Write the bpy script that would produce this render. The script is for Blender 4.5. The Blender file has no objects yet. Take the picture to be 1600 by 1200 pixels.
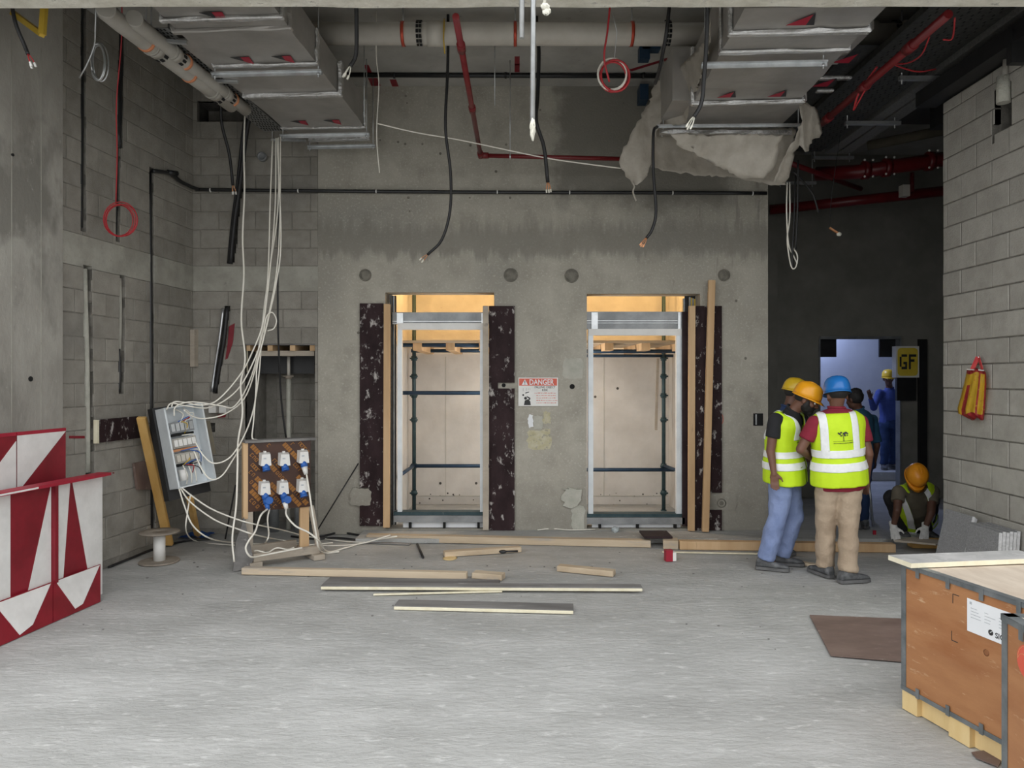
import bpy, bmesh, math, random
from mathutils import Vector, Matrix, noise
from mathutils.bvhtree import BVHTree
PI = math.pi
V = Vector
C = bpy.context.scene.collection
rnd = random.Random(7)

# ------------------------------------------------------------------ camera, world, lights, exposure
CH, FP, CX, CY = 1.70, 1150.0, 800.0, 592.0      # eye height, focal length in pixels, principal point
cam = bpy.data.cameras.new('camera'); co = bpy.data.objects.new('camera', cam); C.objects.link(co)
co.location = (0, 0, CH); co.rotation_euler = (PI/2, 0, 0)
cam.sensor_width = 36; cam.lens = 36*FP/1600; cam.shift_y = -8/1600; cam.clip_start = .02
bpy.context.scene.camera = co
w = bpy.data.worlds.new('overcast_sky'); bpy.context.scene.world = w; w.use_nodes = True
wn = w.node_tree.nodes; wl = w.node_tree.links
bg = wn['Background']; bg.inputs['Strength'].default_value = 1.0
tc = wn.new('ShaderNodeTexCoord'); sx = wn.new('ShaderNodeSeparateXYZ'); rp = wn.new('ShaderNodeValToRGB')
wl.new(tc.outputs['Generated'], sx.inputs[0]); wl.new(sx.outputs['Z'], rp.inputs[0]); wl.new(rp.outputs[0], bg.inputs[0])
rp.color_ramp.elements[0].color = (.85, .86, .86, 1); rp.color_ramp.elements[1].color = (1.0, 1.02, 1.05, 1)
vs = bpy.context.scene.view_settings
vs.view_transform = 'Standard'; vs.look = 'None'; vs.gamma = 1; vs.exposure = 1.15; vs.use_curve_mapping = False
bpy.context.scene.cycles.max_bounces = 8
bpy.context.scene.cycles.diffuse_bounces = 6
SUN = None

def lamp(name, loc, power, color, size=.1, label=None):
    l = bpy.data.lights.new(name, 'POINT'); l.energy = power; l.color = color; l.shadow_soft_size = size
    o = bpy.data.objects.new(name, l); C.objects.link(o); o.location = loc
    return o
lamp('shaft_work_light', (.25, 8.75, 3.3), 22, (1, .62, .24), .12)
lamp('shaft_work_light', (-1.0, 8.9, 3.2), 11, (1, .62, .24), .12)
lamp('shaft_work_light', (1.85, 8.9, 3.2), 14, (1, .62, .24), .12)
lamp('shaft_work_light', (.25, 8.6, 1.5), 19, (1, .955, .90), .15)
lamp('far_room_light', (5.3, 13.1, 2.95), 42, (.50, .60, 1.0), .2)

# ------------------------------------------------------------------ helpers: pixels -> points at real depth
def P(px, py, D): return V(((px-CX)/FP*D, D, CH-(py-CY)/FP*D))
def F(px, py, z=0.0):
    D = (CH-z)*FP/(py-CY); return V(((px-CX)/FP*D, D, z))
LT = .113; LX0 = -3.486; LY0 = 8.05                     # left wall: X = LX0 - LT*(LY0-Y)
def L(px, py, off=0.0):
    k = (px-CX)/FP; D = (LX0+off-LT*LY0)/(k-LT); return V((k*D, D, CH-(py-CY)/FP*D))
RX = 3.78
def R(px, py, off=0.0):
    D = (RX-off)*FP/(px-CX); return V((RX-off, D, CH-(py-CY)/FP*D))

# ------------------------------------------------------------------ materials
def M(name, a, b=None, scale=6, rough=.8, metal=0, bump=0, bscale=None, stretch=(1,1,1), coord='pos',
      speck=None, rand=0, big=None, det=6, cr=(.35,.65), transl=0, spec=None, alpha=None):
    m = bpy.data.materials.new(name); m.use_nodes = True
    n = m.node_tree.nodes; l = m.node_tree.links; bs = n['Principled BSDF']
    bs.inputs['Roughness'].default_value = rough; bs.inputs['Metallic'].default_value = metal
    if spec is not None: bs.inputs['Specular IOR Level'].default_value = spec
    if coord == 'pos': cs = n.new('ShaderNodeNewGeometry').outputs['Position']
    else: cs = n.new('ShaderNodeTexCoord').outputs['Object']
    mp = n.new('ShaderNodeMapping'); mp.inputs['Scale'].default_value = stretch; l.new(cs, mp.inputs[0])
    def nz(sc, d=det, r=.6):
        t = n.new('ShaderNodeTexNoise'); t.inputs['Scale'].default_value = sc; t.inputs['Detail'].default_value = d
        t.inputs['Roughness'].default_value = r; l.new(mp.outputs[0], t.inputs['Vector']); return t.outputs['Fac']
    def ramp(f, lo, hi):
        r = n.new('ShaderNodeMapRange'); r.inputs['From Min'].default_value = lo; r.inputs['From Max'].default_value = hi
        l.new(f, r.inputs['Value']); return r.outputs['Result']
    def mix(f, c1, c2, mode='MIX'):
        x = n.new('ShaderNodeMix'); x.data_type = 'RGBA'; x.blend_type = mode
        if isinstance(f, float): x.inputs['Factor'].default_value = f
        else: l.new(f, x.inputs['Factor'])
        for c, i in ((c1, 'A'), (c2, 'B')):
            s = [q for q in x.inputs if q.name == i and q.type == 'RGBA'][0]
            if isinstance(c, tuple): s.default_value = (*c[:3], 1)
            else: l.new(c, s)
        return [q for q in x.outputs if q.type == 'RGBA'][0]
    b = b or tuple(min(1, x*1.15) for x in a)
    fac = ramp(nz(scale), *cr)
    col = mix(fac, a, b)
    if big:                                   # (color, scale, lo, hi): broad patches
        col = mix(ramp(nz(big[1], 5), big[2], big[3]), col, big[0])
    if speck:                                 # (color, scale, lo, hi)
        col = mix(ramp(nz(speck[1], 8, .7), speck[2], speck[3]), col, speck[0])
    if rand:
        oi = n.new('ShaderNodeObjectInfo'); mr = n.new('ShaderNodeMapRange')
        mr.inputs['To Min'].default_value = 1-rand; mr.inputs['To Max'].default_value = 1+rand
        l.new(oi.outputs['Random'], mr.inputs['Value'])
        cc = n.new('ShaderNodeCombineColor')
        for i in range(3): l.new(mr.outputs[0], cc.inputs[i])
        col = mix(1.0, col, cc.outputs[0], 'MULTIPLY')
    l.new(col, bs.inputs['Base Color'])
    if bump:
        bn = n.new('ShaderNodeBump'); bn.inputs['Strength'].default_value = bump; bn.inputs['Distance'].default_value = .02
        l.new(nz(bscale or scale*6, 8, .65), bn.inputs['Height']); l.new(bn.outputs[0], bs.inputs['Normal'])
    if alpha is not None: bs.inputs['Alpha'].default_value = alpha
    if transl:
        tr = n.new('ShaderNodeBsdfTranslucent'); ms = n.new('ShaderNodeMixShader'); ms.inputs[0].default_value = transl
        l.new(col, tr.inputs[0]); l.new(bs.outputs[0], ms.inputs[1]); l.new(tr.outputs[0], ms.inputs[2])
        l.new(ms.outputs[0], n['Material Output'].inputs[0])
    m['x'] = 0; del m['x']
    return m

def wallmat():
    """cast concrete of the lift wall: mottled grey, wet darker stains and trowel drips with shapes of their own"""
    m = M('cast_concrete_wall', (.33,.31,.262), (.475,.45,.385), scale=3.6, rough=.85, bump=.35, bscale=45, big=((.26,.25,.22), .9, .52, .72), cr=(.3,.7),
          speck=((.56,.54,.47), 38, .54, .72))
    n = m.node_tree.nodes; l = m.node_tree.links; bs = n['Principled BSDF']
    src = bs.inputs['Base Color'].links[0].from_socket
    g = n.new('ShaderNodeNewGeometry'); s = n.new('ShaderNodeSeparateXYZ'); l.new(g.outputs['Position'], s.inputs[0])
    def math_(op, a, b=None, c=None):
        x = n.new('ShaderNodeMath'); x.operation = op
        for i, q in enumerate((a, b, c)):
            if q is None: continue
            if isinstance(q, (int, float)): x.inputs[i].default_value = q
            else: l.new(q, x.inputs[i])
        return x.outputs[0]
    def rng(v, lo, hi):
        r = n.new('ShaderNodeMapRange'); r.inputs['From Min'].default_value = lo; r.inputs['From Max'].default_value = hi
        r.interpolation_type = 'SMOOTHSTEP'; l.new(v, r.inputs['Value']); return r.outputs[0]
    def noise_(sc, st=(1,1,1), d=6):
        mp = n.new('ShaderNodeMapping'); mp.inputs['Scale'].default_value = st; l.new(g.outputs['Position'], mp.inputs[0])
        t = n.new('ShaderNodeTexNoise'); t.inputs['Scale'].default_value = sc; t.inputs['Detail'].default_value = d; t.inputs['Roughness'].default_value=.65
        l.new(mp.outputs[0], t.inputs['Vector']); return t.outputs['Fac']
    X, Z = s.outputs['X'], s.outputs['Z']
    # horizontal damp band with ragged lower edge (z about 3.0-3.35)
    zz = math_('ADD', Z, math_('MULTIPLY', math_('SUBTRACT', noise_(3.0, (2.6,1,.35)), .5), .55))
    band = math_('MULTIPLY', rng(zz, 3.0, 3.12), rng(zz, 3.5, 3.28))
    # damp patch top right
    xx = math_('ADD', X, math_('MULTIPLY', math_('SUBTRACT', noise_(2.0), .5), 1.1))
    zz2 = math_('ADD', Z, math_('MULTIPLY', math_('SUBTRACT', noise_(2.6), .5), .9))
    patch = math_('MULTIPLY', math_('MULTIPLY', rng(xx, .35, .6), rng(xx, 2.5, 2.2)), rng(zz2, 3.45, 3.8))
    # vertical drips right half
    dr = math_('MULTIPLY', rng(noise_(9, (1,1,.09), 3), .60, .68), math_('MULTIPLY', rng(Z, 2.2, 2.8), rng(X, 1.0, 1.8)))
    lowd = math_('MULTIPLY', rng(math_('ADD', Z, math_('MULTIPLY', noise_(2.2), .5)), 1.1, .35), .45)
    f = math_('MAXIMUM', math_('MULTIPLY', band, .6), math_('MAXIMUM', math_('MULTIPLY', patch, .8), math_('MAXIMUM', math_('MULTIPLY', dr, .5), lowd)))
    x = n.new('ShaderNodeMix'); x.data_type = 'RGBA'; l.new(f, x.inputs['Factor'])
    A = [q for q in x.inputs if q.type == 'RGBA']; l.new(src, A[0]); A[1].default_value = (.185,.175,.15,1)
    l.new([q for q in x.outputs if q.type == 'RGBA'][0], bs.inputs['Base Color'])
    return m

MT = {}
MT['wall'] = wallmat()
MT['floor'] = M('screed_floor', (.36,.36,.345), (.50,.50,.485), scale=2.2, rough=.85, bump=.9, bscale=16, stretch=(.7,1.5,1), cr=(.3,.7),
                big=((.31,.31,.295), .5, .5, .75), speck=((.64,.64,.62), 11, .56, .72), det=9)
MT['ceil'] = M('slab_soffit', (.34,.33,.30), (.44,.43,.40), scale=2.5, rough=.9, bump=.2, speck=((.2,.19,.17), 9, .62, .72))
MT['beam'] = M('rough_edge_beam', (.68,.65,.55), (.88,.85,.75), scale=7, rough=.9, bump=.8, bscale=20, speck=((.45,.43,.38), 14, .6, .7))
MT['pier'] = M('pier_concrete', (.28,.265,.235), (.40,.385,.345), scale=2.3, rough=.88, bump=.35, bscale=30, stretch=(1,1,.6),
               big=((.22,.21,.185), 1.3, .56, .64), speck=((.46,.44,.4), 18, .62, .74))
MT['band'] = M('tie_beam_concrete', (.30,.29,.25), (.42,.41,.36), scale=4, rough=.9, bump=.4, speck=((.2,.19,.17), 14, .62, .74))
MT['block'] = M('grey_block', (.265,.248,.215), (.335,.316,.278), scale=7, rough=.92, bump=.5, bscale=70, rand=.09, big=((.22,.21,.19), 1.1, .55, .75))
MT['block_r'] = M('grey_block_right', (.33,.315,.28), (.40,.385,.345), scale=7, rough=.92, bump=.5, bscale=70, rand=.07)
MT['mortar'] = M('mortar', (.19,.178,.155), (.27,.255,.225), scale=12, rough=.95, bump=.5)
MT['mortar_r'] = M('mortar_right', (.12,.112,.098), (.20,.19,.165), scale=12, rough=.95, bump=.5)
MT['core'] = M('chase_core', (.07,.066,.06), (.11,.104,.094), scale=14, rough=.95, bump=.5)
MT['shaft'] = M('shaft_concrete', (.56,.54,.51), (.68,.66,.63), scale=2.2, rough=.85, bump=.2, speck=((.4,.38,.35), 16, .66, .72))
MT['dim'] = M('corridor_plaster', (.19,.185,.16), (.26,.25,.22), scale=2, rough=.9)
MT['farroom'] = M('far_room_wall', (.5,.52,.55), (.56,.58,.6), scale=2, rough=.8)
MT['lumber'] = M('pine_lumber', (.52,.33,.17), (.68,.47,.27), scale=5, rough=.75, stretch=(1,1,.12), bump=.2, speck=((.36,.22,.11), 10, .62, .72), rand=.12)
MT['lumber_x'] = M('pine_lumber_lying', (.44,.34,.23), (.62,.51,.37), scale=5, rough=.78, stretch=(.12,1,1), bump=.2, speck=((.40,.36,.32), 8, .55, .68), rand=.1)
MT['lumber_y'] = M('old_lumber', (.36,.31,.25), (.5,.44,.36), scale=5, rough=.82, stretch=(.3,.3,.8), bump=.3, speck=((.26,.23,.2), 10, .58, .7))
MT['orange_l'] = M('fresh_lumber', (.66,.37,.10), (.78,.50,.18), scale=6, rough=.7, stretch=(1,1,.15), bump=.15)
MT['greywood'] = M('weathered_formwork', (.13,.125,.12), (.26,.25,.24), scale=5, rough=.85, stretch=(.2,1,1), bump=.3, speck=((.42,.41,.39), 9, .6, .7))
MT['edgewood'] = M('pale_ply_edge', (.72,.66,.48), (.82,.77,.6), scale=10, rough=.8)
MT['ply'] = M('dark_phenolic_board', (.020,.011,.012), (.040,.023,.025), scale=5, rough=.65, stretch=(1,1,.6), bump=.15,
              speck=((.46,.43,.41), 15, .565, .65), spec=.15, det=8)
MT['ply2'] = M('dark_phenolic_board_clean', (.022,.012,.014), (.040,.025,.027), scale=5, rough=.5, bump=.1, speck=((.4,.38,.36), 16, .64, .70), spec=.15)
MT['brownply'] = M('brown_ply_sheet', (.15,.10,.085), (.22,.155,.13), scale=3, rough=.6, stretch=(1,2,1), speck=((.35,.3,.27), 12, .62, .74))
MT['crate'] = M('crate_plywood', (.34,.145,.058), (.45,.215,.09), scale=2.3, rough=.5, stretch=(1,1,4), bump=.08, speck=((.58,.38,.22), 9, .60, .72), big=((.32,.12,.04), 1.5, .52, .7), cr=(.3,.7))
MT['crate_top'] = M('crate_lid_ply', (.46,.38,.30), (.56,.48,.39), scale=3, rough=.75, stretch=(4,1,1))
MT['palelumber'] = M('pale_skid_lumber', (.70,.50,.22), (.82,.64,.34), scale=4, rough=.7, stretch=(1,1,.4), bump=.1)
MT['galv'] = M('galvanised_steel', (.52,.54,.55), (.70,.72,.73), scale=9, rough=.38, metal=.85)
MT['frame'] = M('pale_powder_coated_steel', (.66,.70,.72), (.76,.80,.82), scale=6, rough=.4, metal=.15)
MT['frame_d'] = M('grey_header_steel', (.22,.23,.235), (.34,.35,.355), scale=5, rough=.5, metal=.5, bump=.1)
MT['strap'] = M('crate_metal_edging', (.16,.18,.19), (.27,.29,.30), scale=9, rough=.45, metal=.6)
MT['foil'] = M('duct_foil', (.33,.315,.29), (.43,.41,.385), scale=3, rough=.42, metal=.45, bump=.25, bscale=5)
MT['foil_b'] = M('crumpled_foil', (.70,.70,.69), (.9,.9,.9), scale=14, rough=.25, metal=.9, bump=.9, bscale=22)
MT['tray'] = M('cable_tray_steel', (.20,.20,.195), (.30,.30,.29), scale=60, rough=.5, metal=.6)
MT['tray_d'] = M('dark_tray_steel', (.055,.057,.055), (.10,.10,.095), scale=30, rough=.5, metal=.6)
MT['hole'] = M('black_perforation', (.01,.01,.01), (.015,.015,.015), rough=1)
MT['pvc'] = M('pale_pvc_pipe', (.52,.49,.43), (.62,.59,.53), scale=3, rough=.45)
MT['pvc_g'] = M('grey_pvc_pipe', (.36,.34,.30), (.45,.43,.39), scale=3, rough=.45)
MT['orange_c'] = M('orange_clamp', (.62,.22,.10), (.7,.3,.15), rough=.6)
MT['redclamp'] = M('red_clamp', (.5,.06,.03), (.6,.1,.06), rough=.35, metal=.5)
MT['black'] = M('black_rubber', (.012,.012,.013), (.02,.02,.021), rough=.5)
MT['blackpipe'] = M('black_conduit', (.012,.013,.014), (.022,.023,.024), rough=.35)
MT['white'] = M('white_plastic', (.74,.73,.70), (.82,.81,.78), rough=.4)
MT['wcable'] = M('white_cable', (.78,.75,.66), (.85,.82,.74), rough=.5)
MT['redcable'] = M('red_cable', (.42,.02,.03), (.5,.04,.045), rough=.4)
MT['redpipe'] = M('red_sprinkler_pipe', (.13,.008,.010), (.17,.012,.015), rough=.35)
MT['blue'] = M('blue_plastic', (.02,.10,.38), (.03,.14,.48), rough=.4)
MT['redpaint'] = M('red_barrier_paint', (.17,.004,.012), (.24,.008,.02), scale=5, rough=.45, bump=.05, bscale=20)
MT['redtrim'] = M('bright_red_trim', (.30,.008,.026), (.38,.014,.038), rough=.5)
MT['whitepaint'] = M('white_barrier_paint', (.66,.65,.63), (.76,.75,.73), scale=7, rough=.6, speck=((.45,.42,.4), 14, .68, .76))
MT['scaf'] = M('navy_scaffold_tube', (.018,.045,.085), (.03,.065,.12), scale=9, rough=.45, metal=.3, speck=((.3,.3,.3), 20, .66, .72))
MT['scaf_d'] = M('dark_green_scaffold_tube', (.025,.055,.065), (.045,.08,.09), scale=9, rough=.5, metal=.3, speck=((.3,.3,.28), 20, .66, .72))
MT['film'] = M('dusty_plastic_film', (.52,.48,.41), (.66,.62,.55), scale=6, rough=.45, bump=.6, bscale=14, transl=.45)
MT['granite'] = M('grey_granite', (.20,.20,.205), (.27,.27,.275), scale=60, rough=.6, speck=((.42,.42,.42), 130, .56, .64))
MT['granite_e'] = M('sawn_granite_edge', (.50,.50,.50), (.68,.68,.68), scale=40, rough=.8, speck=((.25,.25,.25), 70, .6, .68))
MT['paper'] = M('white_paper', (.80,.82,.84), (.84,.86,.88), rough=.6)
MT['ink'] = M('dark_ink', (.02,.02,.022), (.03,.03,.032), rough=.6)
MT['ink_g'] = M('grey_ink', (.42,.45,.48), (.5,.52,.55), rough=.6)
MT['signred'] = M('sign_red', (.62,.09,.05), (.7,.13,.08), rough=.5)
MT['signyellow'] = M('sign_yellow', (.78,.58,.05), (.84,.64,.08), rough=.5)
MT['redink'] = M('red_ink', (.65,.2,.15), (.7,.25,.2), rough=.6)
MT['copper'] = M('copper_core', (.6,.25,.1), (.7,.35,.18), rough=.4, metal=.4)
MT['tape'] = M('cream_tape', (.72,.70,.6), (.82,.8,.7), rough=.6, bump=.3)
MT['yellowsteel'] = M('yellow_steel', (.55,.36,.03), (.62,.42,.06), rough=.5)
MT['rust'] = M('worn_spool_disc', (.22,.185,.15), (.31,.27,.22), scale=8, rough=.7, speck=((.4,.37,.33), 14, .6, .7))
MT['socketply'] = M('printed_brown_ply', (.035,.011,.005), (.06,.020,.008), scale=5, rough=.4)
MT['print'] = M('ochre_print', (.26,.10,.012), (.34,.14,.02), rough=.5)
MT['grout'] = M('grout_patch', (.42,.42,.36), (.52,.51,.45), scale=9, rough=.9, bump=.5)
MT['stainpatch'] = M('yellowed_paper_remains', (.46,.42,.26), (.56,.53,.40), scale=16, rough=.9, speck=((.33,.31,.26), 20, .55, .62))
MT['bagred'] = M('printed_bag_red', (.45,.02,.04), (.62,.08,.07), scale=14, rough=.4, coord='obj', speck=((.8,.5,.12), 18, .6, .66))
MT['bagyellow'] = M('printed_bag_yellow', (.80,.50,.03), (.86,.60,.06), scale=14, rough=.4, speck=((.62,.1,.05), 22, .6, .66))
MT['skin'] = M('skin', (.145,.066,.042), (.18,.083,.052), rough=.55, coord='obj')
MT['skin_d'] = M('darker_skin', (.10,.047,.03), (.13,.06,.04), rough=.55, coord='obj')
MT['hair'] = M('black_hair', (.008,.007,.007), (.015,.013,.012), rough=.7)
MT['hivis'] = M('hi_vis_yellow', (.56,.80,.01), (.64,.90,.02), scale=5, rough=.7, coord='obj')
MT['hivis_trim'] = M('hi_vis_green_trim', (.28,.45,.02), (.33,.5,.04), rough=.7)
MT['reflect'] = M('reflective_tape', (.86,.88,.88), (.93,.95,.95), scale=30, rough=.35)
MT['maroon'] = M('maroon_cotton', (.20,.012,.03), (.26,.02,.04), rough=.9, coord='obj')
MT['blackcloth'] = M('black_cotton', (.014,.014,.016), (.022,.022,.025), rough=.95, coord='obj')
MT['denim'] = M('blue_grey_work_trousers', (.19,.25,.44), (.27,.34,.56), scale=4, rough=.9, coord='obj', bump=1.0, bscale=9, stretch=(1,1,.8))
MT['khaki'] = M('khaki_trousers', (.38,.29,.205), (.49,.385,.28), scale=4, rough=.9, coord='obj', bump=1.0, bscale=9, stretch=(1,1,.8), speck=((.6,.52,.42), 9, .66, .75))
MT['navy'] = M('navy_coverall', (.015,.035,.10), (.022,.05,.14), rough=.9, coord='obj')
MT['teal'] = M('dark_teal_shirt', (.012,.06,.11), (.018,.085,.15), rough=.9, coord='obj')
MT['royal'] = M('royal_blue_coverall', (.035,.06,.22), (.05,.08,.28), rough=.9, coord='obj')
MT['olive'] = M('olive_grey_shirt', (.12,.105,.075), (.15,.13,.095), rough=.9, coord='obj')
MT['shoe'] = M('dusty_black_shoe', (.055,.057,.06), (.16,.165,.17), scale=20, rough=.7, coord='obj')
MT['sole'] = M('grey_sole', (.10,.10,.10), (.16,.16,.16), rough=.8)
MT['glove'] = M('white_work_glove', (.56,.56,.54), (.68,.68,.66), scale=20, rough=.8, coord='obj', speck=((.3,.3,.29), 18, .6, .7))
MT['h_yellow'] = M('dull_yellow_helmet', (.66,.42,.02), (.72,.48,.03), rough=.3, coord='obj')
MT['h_orange'] = M('orange_helmet', (.86,.36,.01), (.92,.42,.02), rough=.28, coord='obj')
MT['h_red'] = M('scuffed_orange_helmet', (.78,.28,.01), (.84,.34,.02), scale=9, rough=.4, coord='obj', speck=((.45,.06,.03), 12, .66, .72))
MT['h_blue'] = M('blue_helmet', (.015,.16,.50), (.02,.19,.56), rough=.25, coord='obj')
MT['plankgrey'] = M('grey_filmed_plank', (.30,.30,.29), (.44,.43,.42), scale=6, rough=.7, speck=((.6,.59,.57), 9, .56, .7))
MT['knot'] = M('wood_knot', (.22,.08,.025), (.28,.11,.04), rough=.6)
MT['plugdark'] = M('damp_plug_concrete', (.16,.15,.125), (.26,.245,.205), scale=18, rough=.9, bump=.6)
MT['clearpl'] = M('clear_plastic', (.6,.68,.7), (.65,.72,.74), rough=.15, alpha=.6)

# ------------------------------------------------------------------ mesh helpers
ORG = {}
def box(bm, x0, x1, y0, y1, z0, z1, mi=0):
    vs_ = [bm.verts.new(p) for p in ((x0,y0,z0),(x1,y0,z0),(x1,y1,z0),(x0,y1,z0),(x0,y0,z1),(x1,y0,z1),(x1,y1,z1),(x0,y1,z1))]
    for q in ((0,3,2,1),(4,5,6,7),(0,1,5,4),(1,2,6,5),(2,3,7,6),(3,0,4,7)):
        f = bm.faces.new([vs_[i] for i in q]); f.material_index = mi
    return vs_
def obox(bm, c, u, v, n, mi=0):
    """box with centre c and half-vectors u,v,n"""
    c, u, v, n = V(c), V(u), V(v), V(n)
    ps = [c+a*u+b*v+d*n for d in (-1,1) for a, b in ((-1,-1),(1,-1),(1,1),(-1,1))]
    vs_ = [bm.verts.new(p) for p in ps]
    fs = [bm.faces.new([vs_[i] for i in q]) for q in ((0,3,2,1),(4,5,6,7),(0,1,5,4),(1,2,6,5),(2,3,7,6),(3,0,4,7))]
    for f in fs: f.material_index = mi
    if u.cross(v).dot(n) < 0: bmesh.ops.reverse_faces(bm, faces=fs)
    return vs_
def bar(bm, p0, p1, w, h, up=(0,0,1), mi=0):
    """rectangular bar from p0 to p1, w across, h along up"""
    p0, p1 = V(p0), V(p1); d = p1-p0; s = d.cross(V(up))
    if s.length < 1e-6: s = d.cross(V((0,1,0)))
    s.normalize(); u = s.cross(d).normalized()
    return obox(bm, (p0+p1)/2, s*w/2, u*h/2, d/2, mi)
def frame_of(d):
    d = d.normalized(); a = V((0,0,1)) if abs(d.z) < .9 else V((1,0,0))
    s = d.cross(a).normalized(); return s, s.cross(d).normalized()
def smoothpts(pts, k=6):
    pts = [V(p) for p in pts]
    if len(pts) < 3: return pts
    q = [2*pts[0]-pts[1]]+pts+[2*pts[-1]-pts[-2]]; out = []
    for i in range(1, len(q)-2):
        a, b, c, d = q[i-1:i+3]
        for j in range(k):
            t = j/k
            out.append(.5*((2*b)+(c-a)*t+(2*a-5*b+4*c-d)*t*t+(3*b-a-3*c+d)*t**3))
    out.append(pts[-1]); return out
def tube(bm, pts, r, n=8, mi=0, cap=True, smooth=0):
    pts = smoothpts(pts, smooth) if smooth else [V(p) for p in pts]
    rs = r if isinstance(r, (list, tuple)) else [r]*len(pts)
    if smooth and isinstance(r, (list, tuple)):
        m = len(r)-1; rs = [r[min(m, int(i/max(1,len(pts)-1)*m))] for i in range(len(pts))]
    rings = []; s = None
    for i, p in enumerate(pts):
        d = (pts[min(i+1, len(pts)-1)]-pts[max(i-1, 0)])
        if d.length < 1e-9: d = V((0,0,1))
        d.normalize()
        if s is None: s, u = frame_of(d)
        else:
            s = (s-d*s.dot(d))
            if s.length < 1e-6: s = frame_of(d)[0]
            s.normalize(); u = s.cross(d).normalized()
        rings.append([bm.verts.new(p+(s*math.cos(a)+u*math.sin(a))*rs[i]) for a in [2*PI*k/n for k in range(n)]])
    fs = []
    for a, b in zip(rings, rings[1:]):
        for k in range(n):
            f = bm.faces.new((a[k], b[k], b[(k+1)%n], a[(k+1)%n])); f.material_index = mi; f.smooth = True; fs.append(f)
    if cap:
        f = bm.faces.new(rings[0]); f.material_index = mi; fs.append(f)
        f = bm.faces.new(rings[-1][::-1]); f.material_index = mi; fs.append(f)
    return fs
def lathe(bm, prof, c, axis=(0,0,1), n=20, mi=0, sx=1, sy=1):
    c, ax = V(c), V(axis).normalized(); s, u = frame_of(ax); rings = []
    for r, h in prof:
        rings.append([bm.verts.new(c+ax*h+s*math.cos(a)*r*sx+u*math.sin(a)*r*sy) for a in [2*PI*k/n for k in range(n)]] )
    for a, b in zip(rings, rings[1:]):
        for k in range(n):
            f = bm.faces.new((a[k], b[k], b[(k+1)%n], a[(k+1)%n])); f.material_index = mi; f.smooth = True
    f = bm.faces.new(rings[0]); f.material_index = mi
    f = bm.faces.new(rings[-1][::-1]); f.material_index = mi
def prism(bm, poly, n, mi=0):
    """closed prism: polygon (3-D points) extruded by vector n"""
    n = V(n); a = [bm.verts.new(V(p)) for p in poly]; b = [bm.verts.new(V(p)+n) for p in poly]
    fs = [bm.faces.new(a[::-1]), bm.faces.new(b)]
    for i in range(len(a)):
        j = (i+1) % len(a); fs.append(bm.faces.new((a[i], a[j], b[j], b[i])))
    for f in fs: f.material_index = mi
def ball(bm, c, r, sc=(1,1,1), mi=0, seg=12, rot=None):
    m = Matrix.Translation(V(c)) @ (rot.to_4x4() if rot else Matrix()) @ Matrix.Diagonal((r*sc[0], r*sc[1], r*sc[2], 1))
    res = bmesh.ops.create_uvsphere(bm, u_segments=seg, v_segments=max(6, seg*2//3), radius=1, matrix=m)
    for v in res['verts']:
        for f in v.link_faces: f.material_index = mi; f.smooth = True
def obj(name, bm, mat, parent=None, base=None, smooth=False, bevel=0, raw=False):
    """link a bmesh (built in world coordinates) as one object; origin at its base or at its parent's"""
    if bevel:
        bmesh.ops.bevel(bm, geom=[e for e in bm.edges if len(e.link_faces) == 2 and e.calc_face_angle(0) > .6], offset=bevel, segments=1, affect='EDGES')
    bmesh.ops.recalc_face_normals(bm, faces=bm.faces)
    if parent is not None: o0 = ORG[parent.name]
    elif raw: o0 = V((0,0,0))
    elif base is not None: o0 = V(base)
    else:
        xs = [v.co for v in bm.verts]
        o0 = V(((min(p.x for p in xs)+max(p.x for p in xs))/2, (min(p.y for p in xs)+max(p.y for p in xs))/2, min(p.z for p in xs)))
    for v in bm.verts: v.co -= o0
    me = bpy.data.meshes.new(name); bm.to_mesh(me); bm.free()
    for m in (mat if isinstance(mat, (list, tuple)) else [mat]): me.materials.append(MT[m] if isinstance(m, str) else m)
    if smooth:
        for p in me.polygons: p.use_smooth = True
    o = bpy.data.objects.new(name, me); C.objects.link(o)
    if parent is not None: o.parent = parent
    else: o.location = o0
    ORG[o.name] = o0
    return o
def thing(name, label, cat, loc, group=None):
    o = bpy.data.objects.new(name, None); C.objects.link(o); o.location = loc; o.empty_display_size = .1
    o['label'] = label; o['category'] = cat
    if group: o['group'] = group
    ORG[o.name] = V(loc); return o
def tag(o, label, cat, group=None):
    o['label'] = label; o['category'] = cat
    if group: o['group'] = group
    return o
def struct(o): o['kind'] = 'structure'; return o
def B(): return bmesh.new()
def boxo(name, x0,x1,y0,y1,z0,z1, mat, parent=None, bevel=0):
    bm = B(); box(bm, x0,x1,y0,y1,z0,z1); return obj(name, bm, mat, parent, bevel=bevel)
def baro(name, p0, p1, w, h, mat, parent=None, up=(0,0,1), bevel=0):
    bm = B(); bar(bm, p0, p1, w, h, up); return obj(name, bm, mat, parent, bevel=bevel)
def tubeo(name, pts, r, mat, parent=None, n=8, smooth=0):
    bm = B(); tube(bm, pts, r, n, smooth=smooth); return obj(name, bm, mat, parent)
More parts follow.
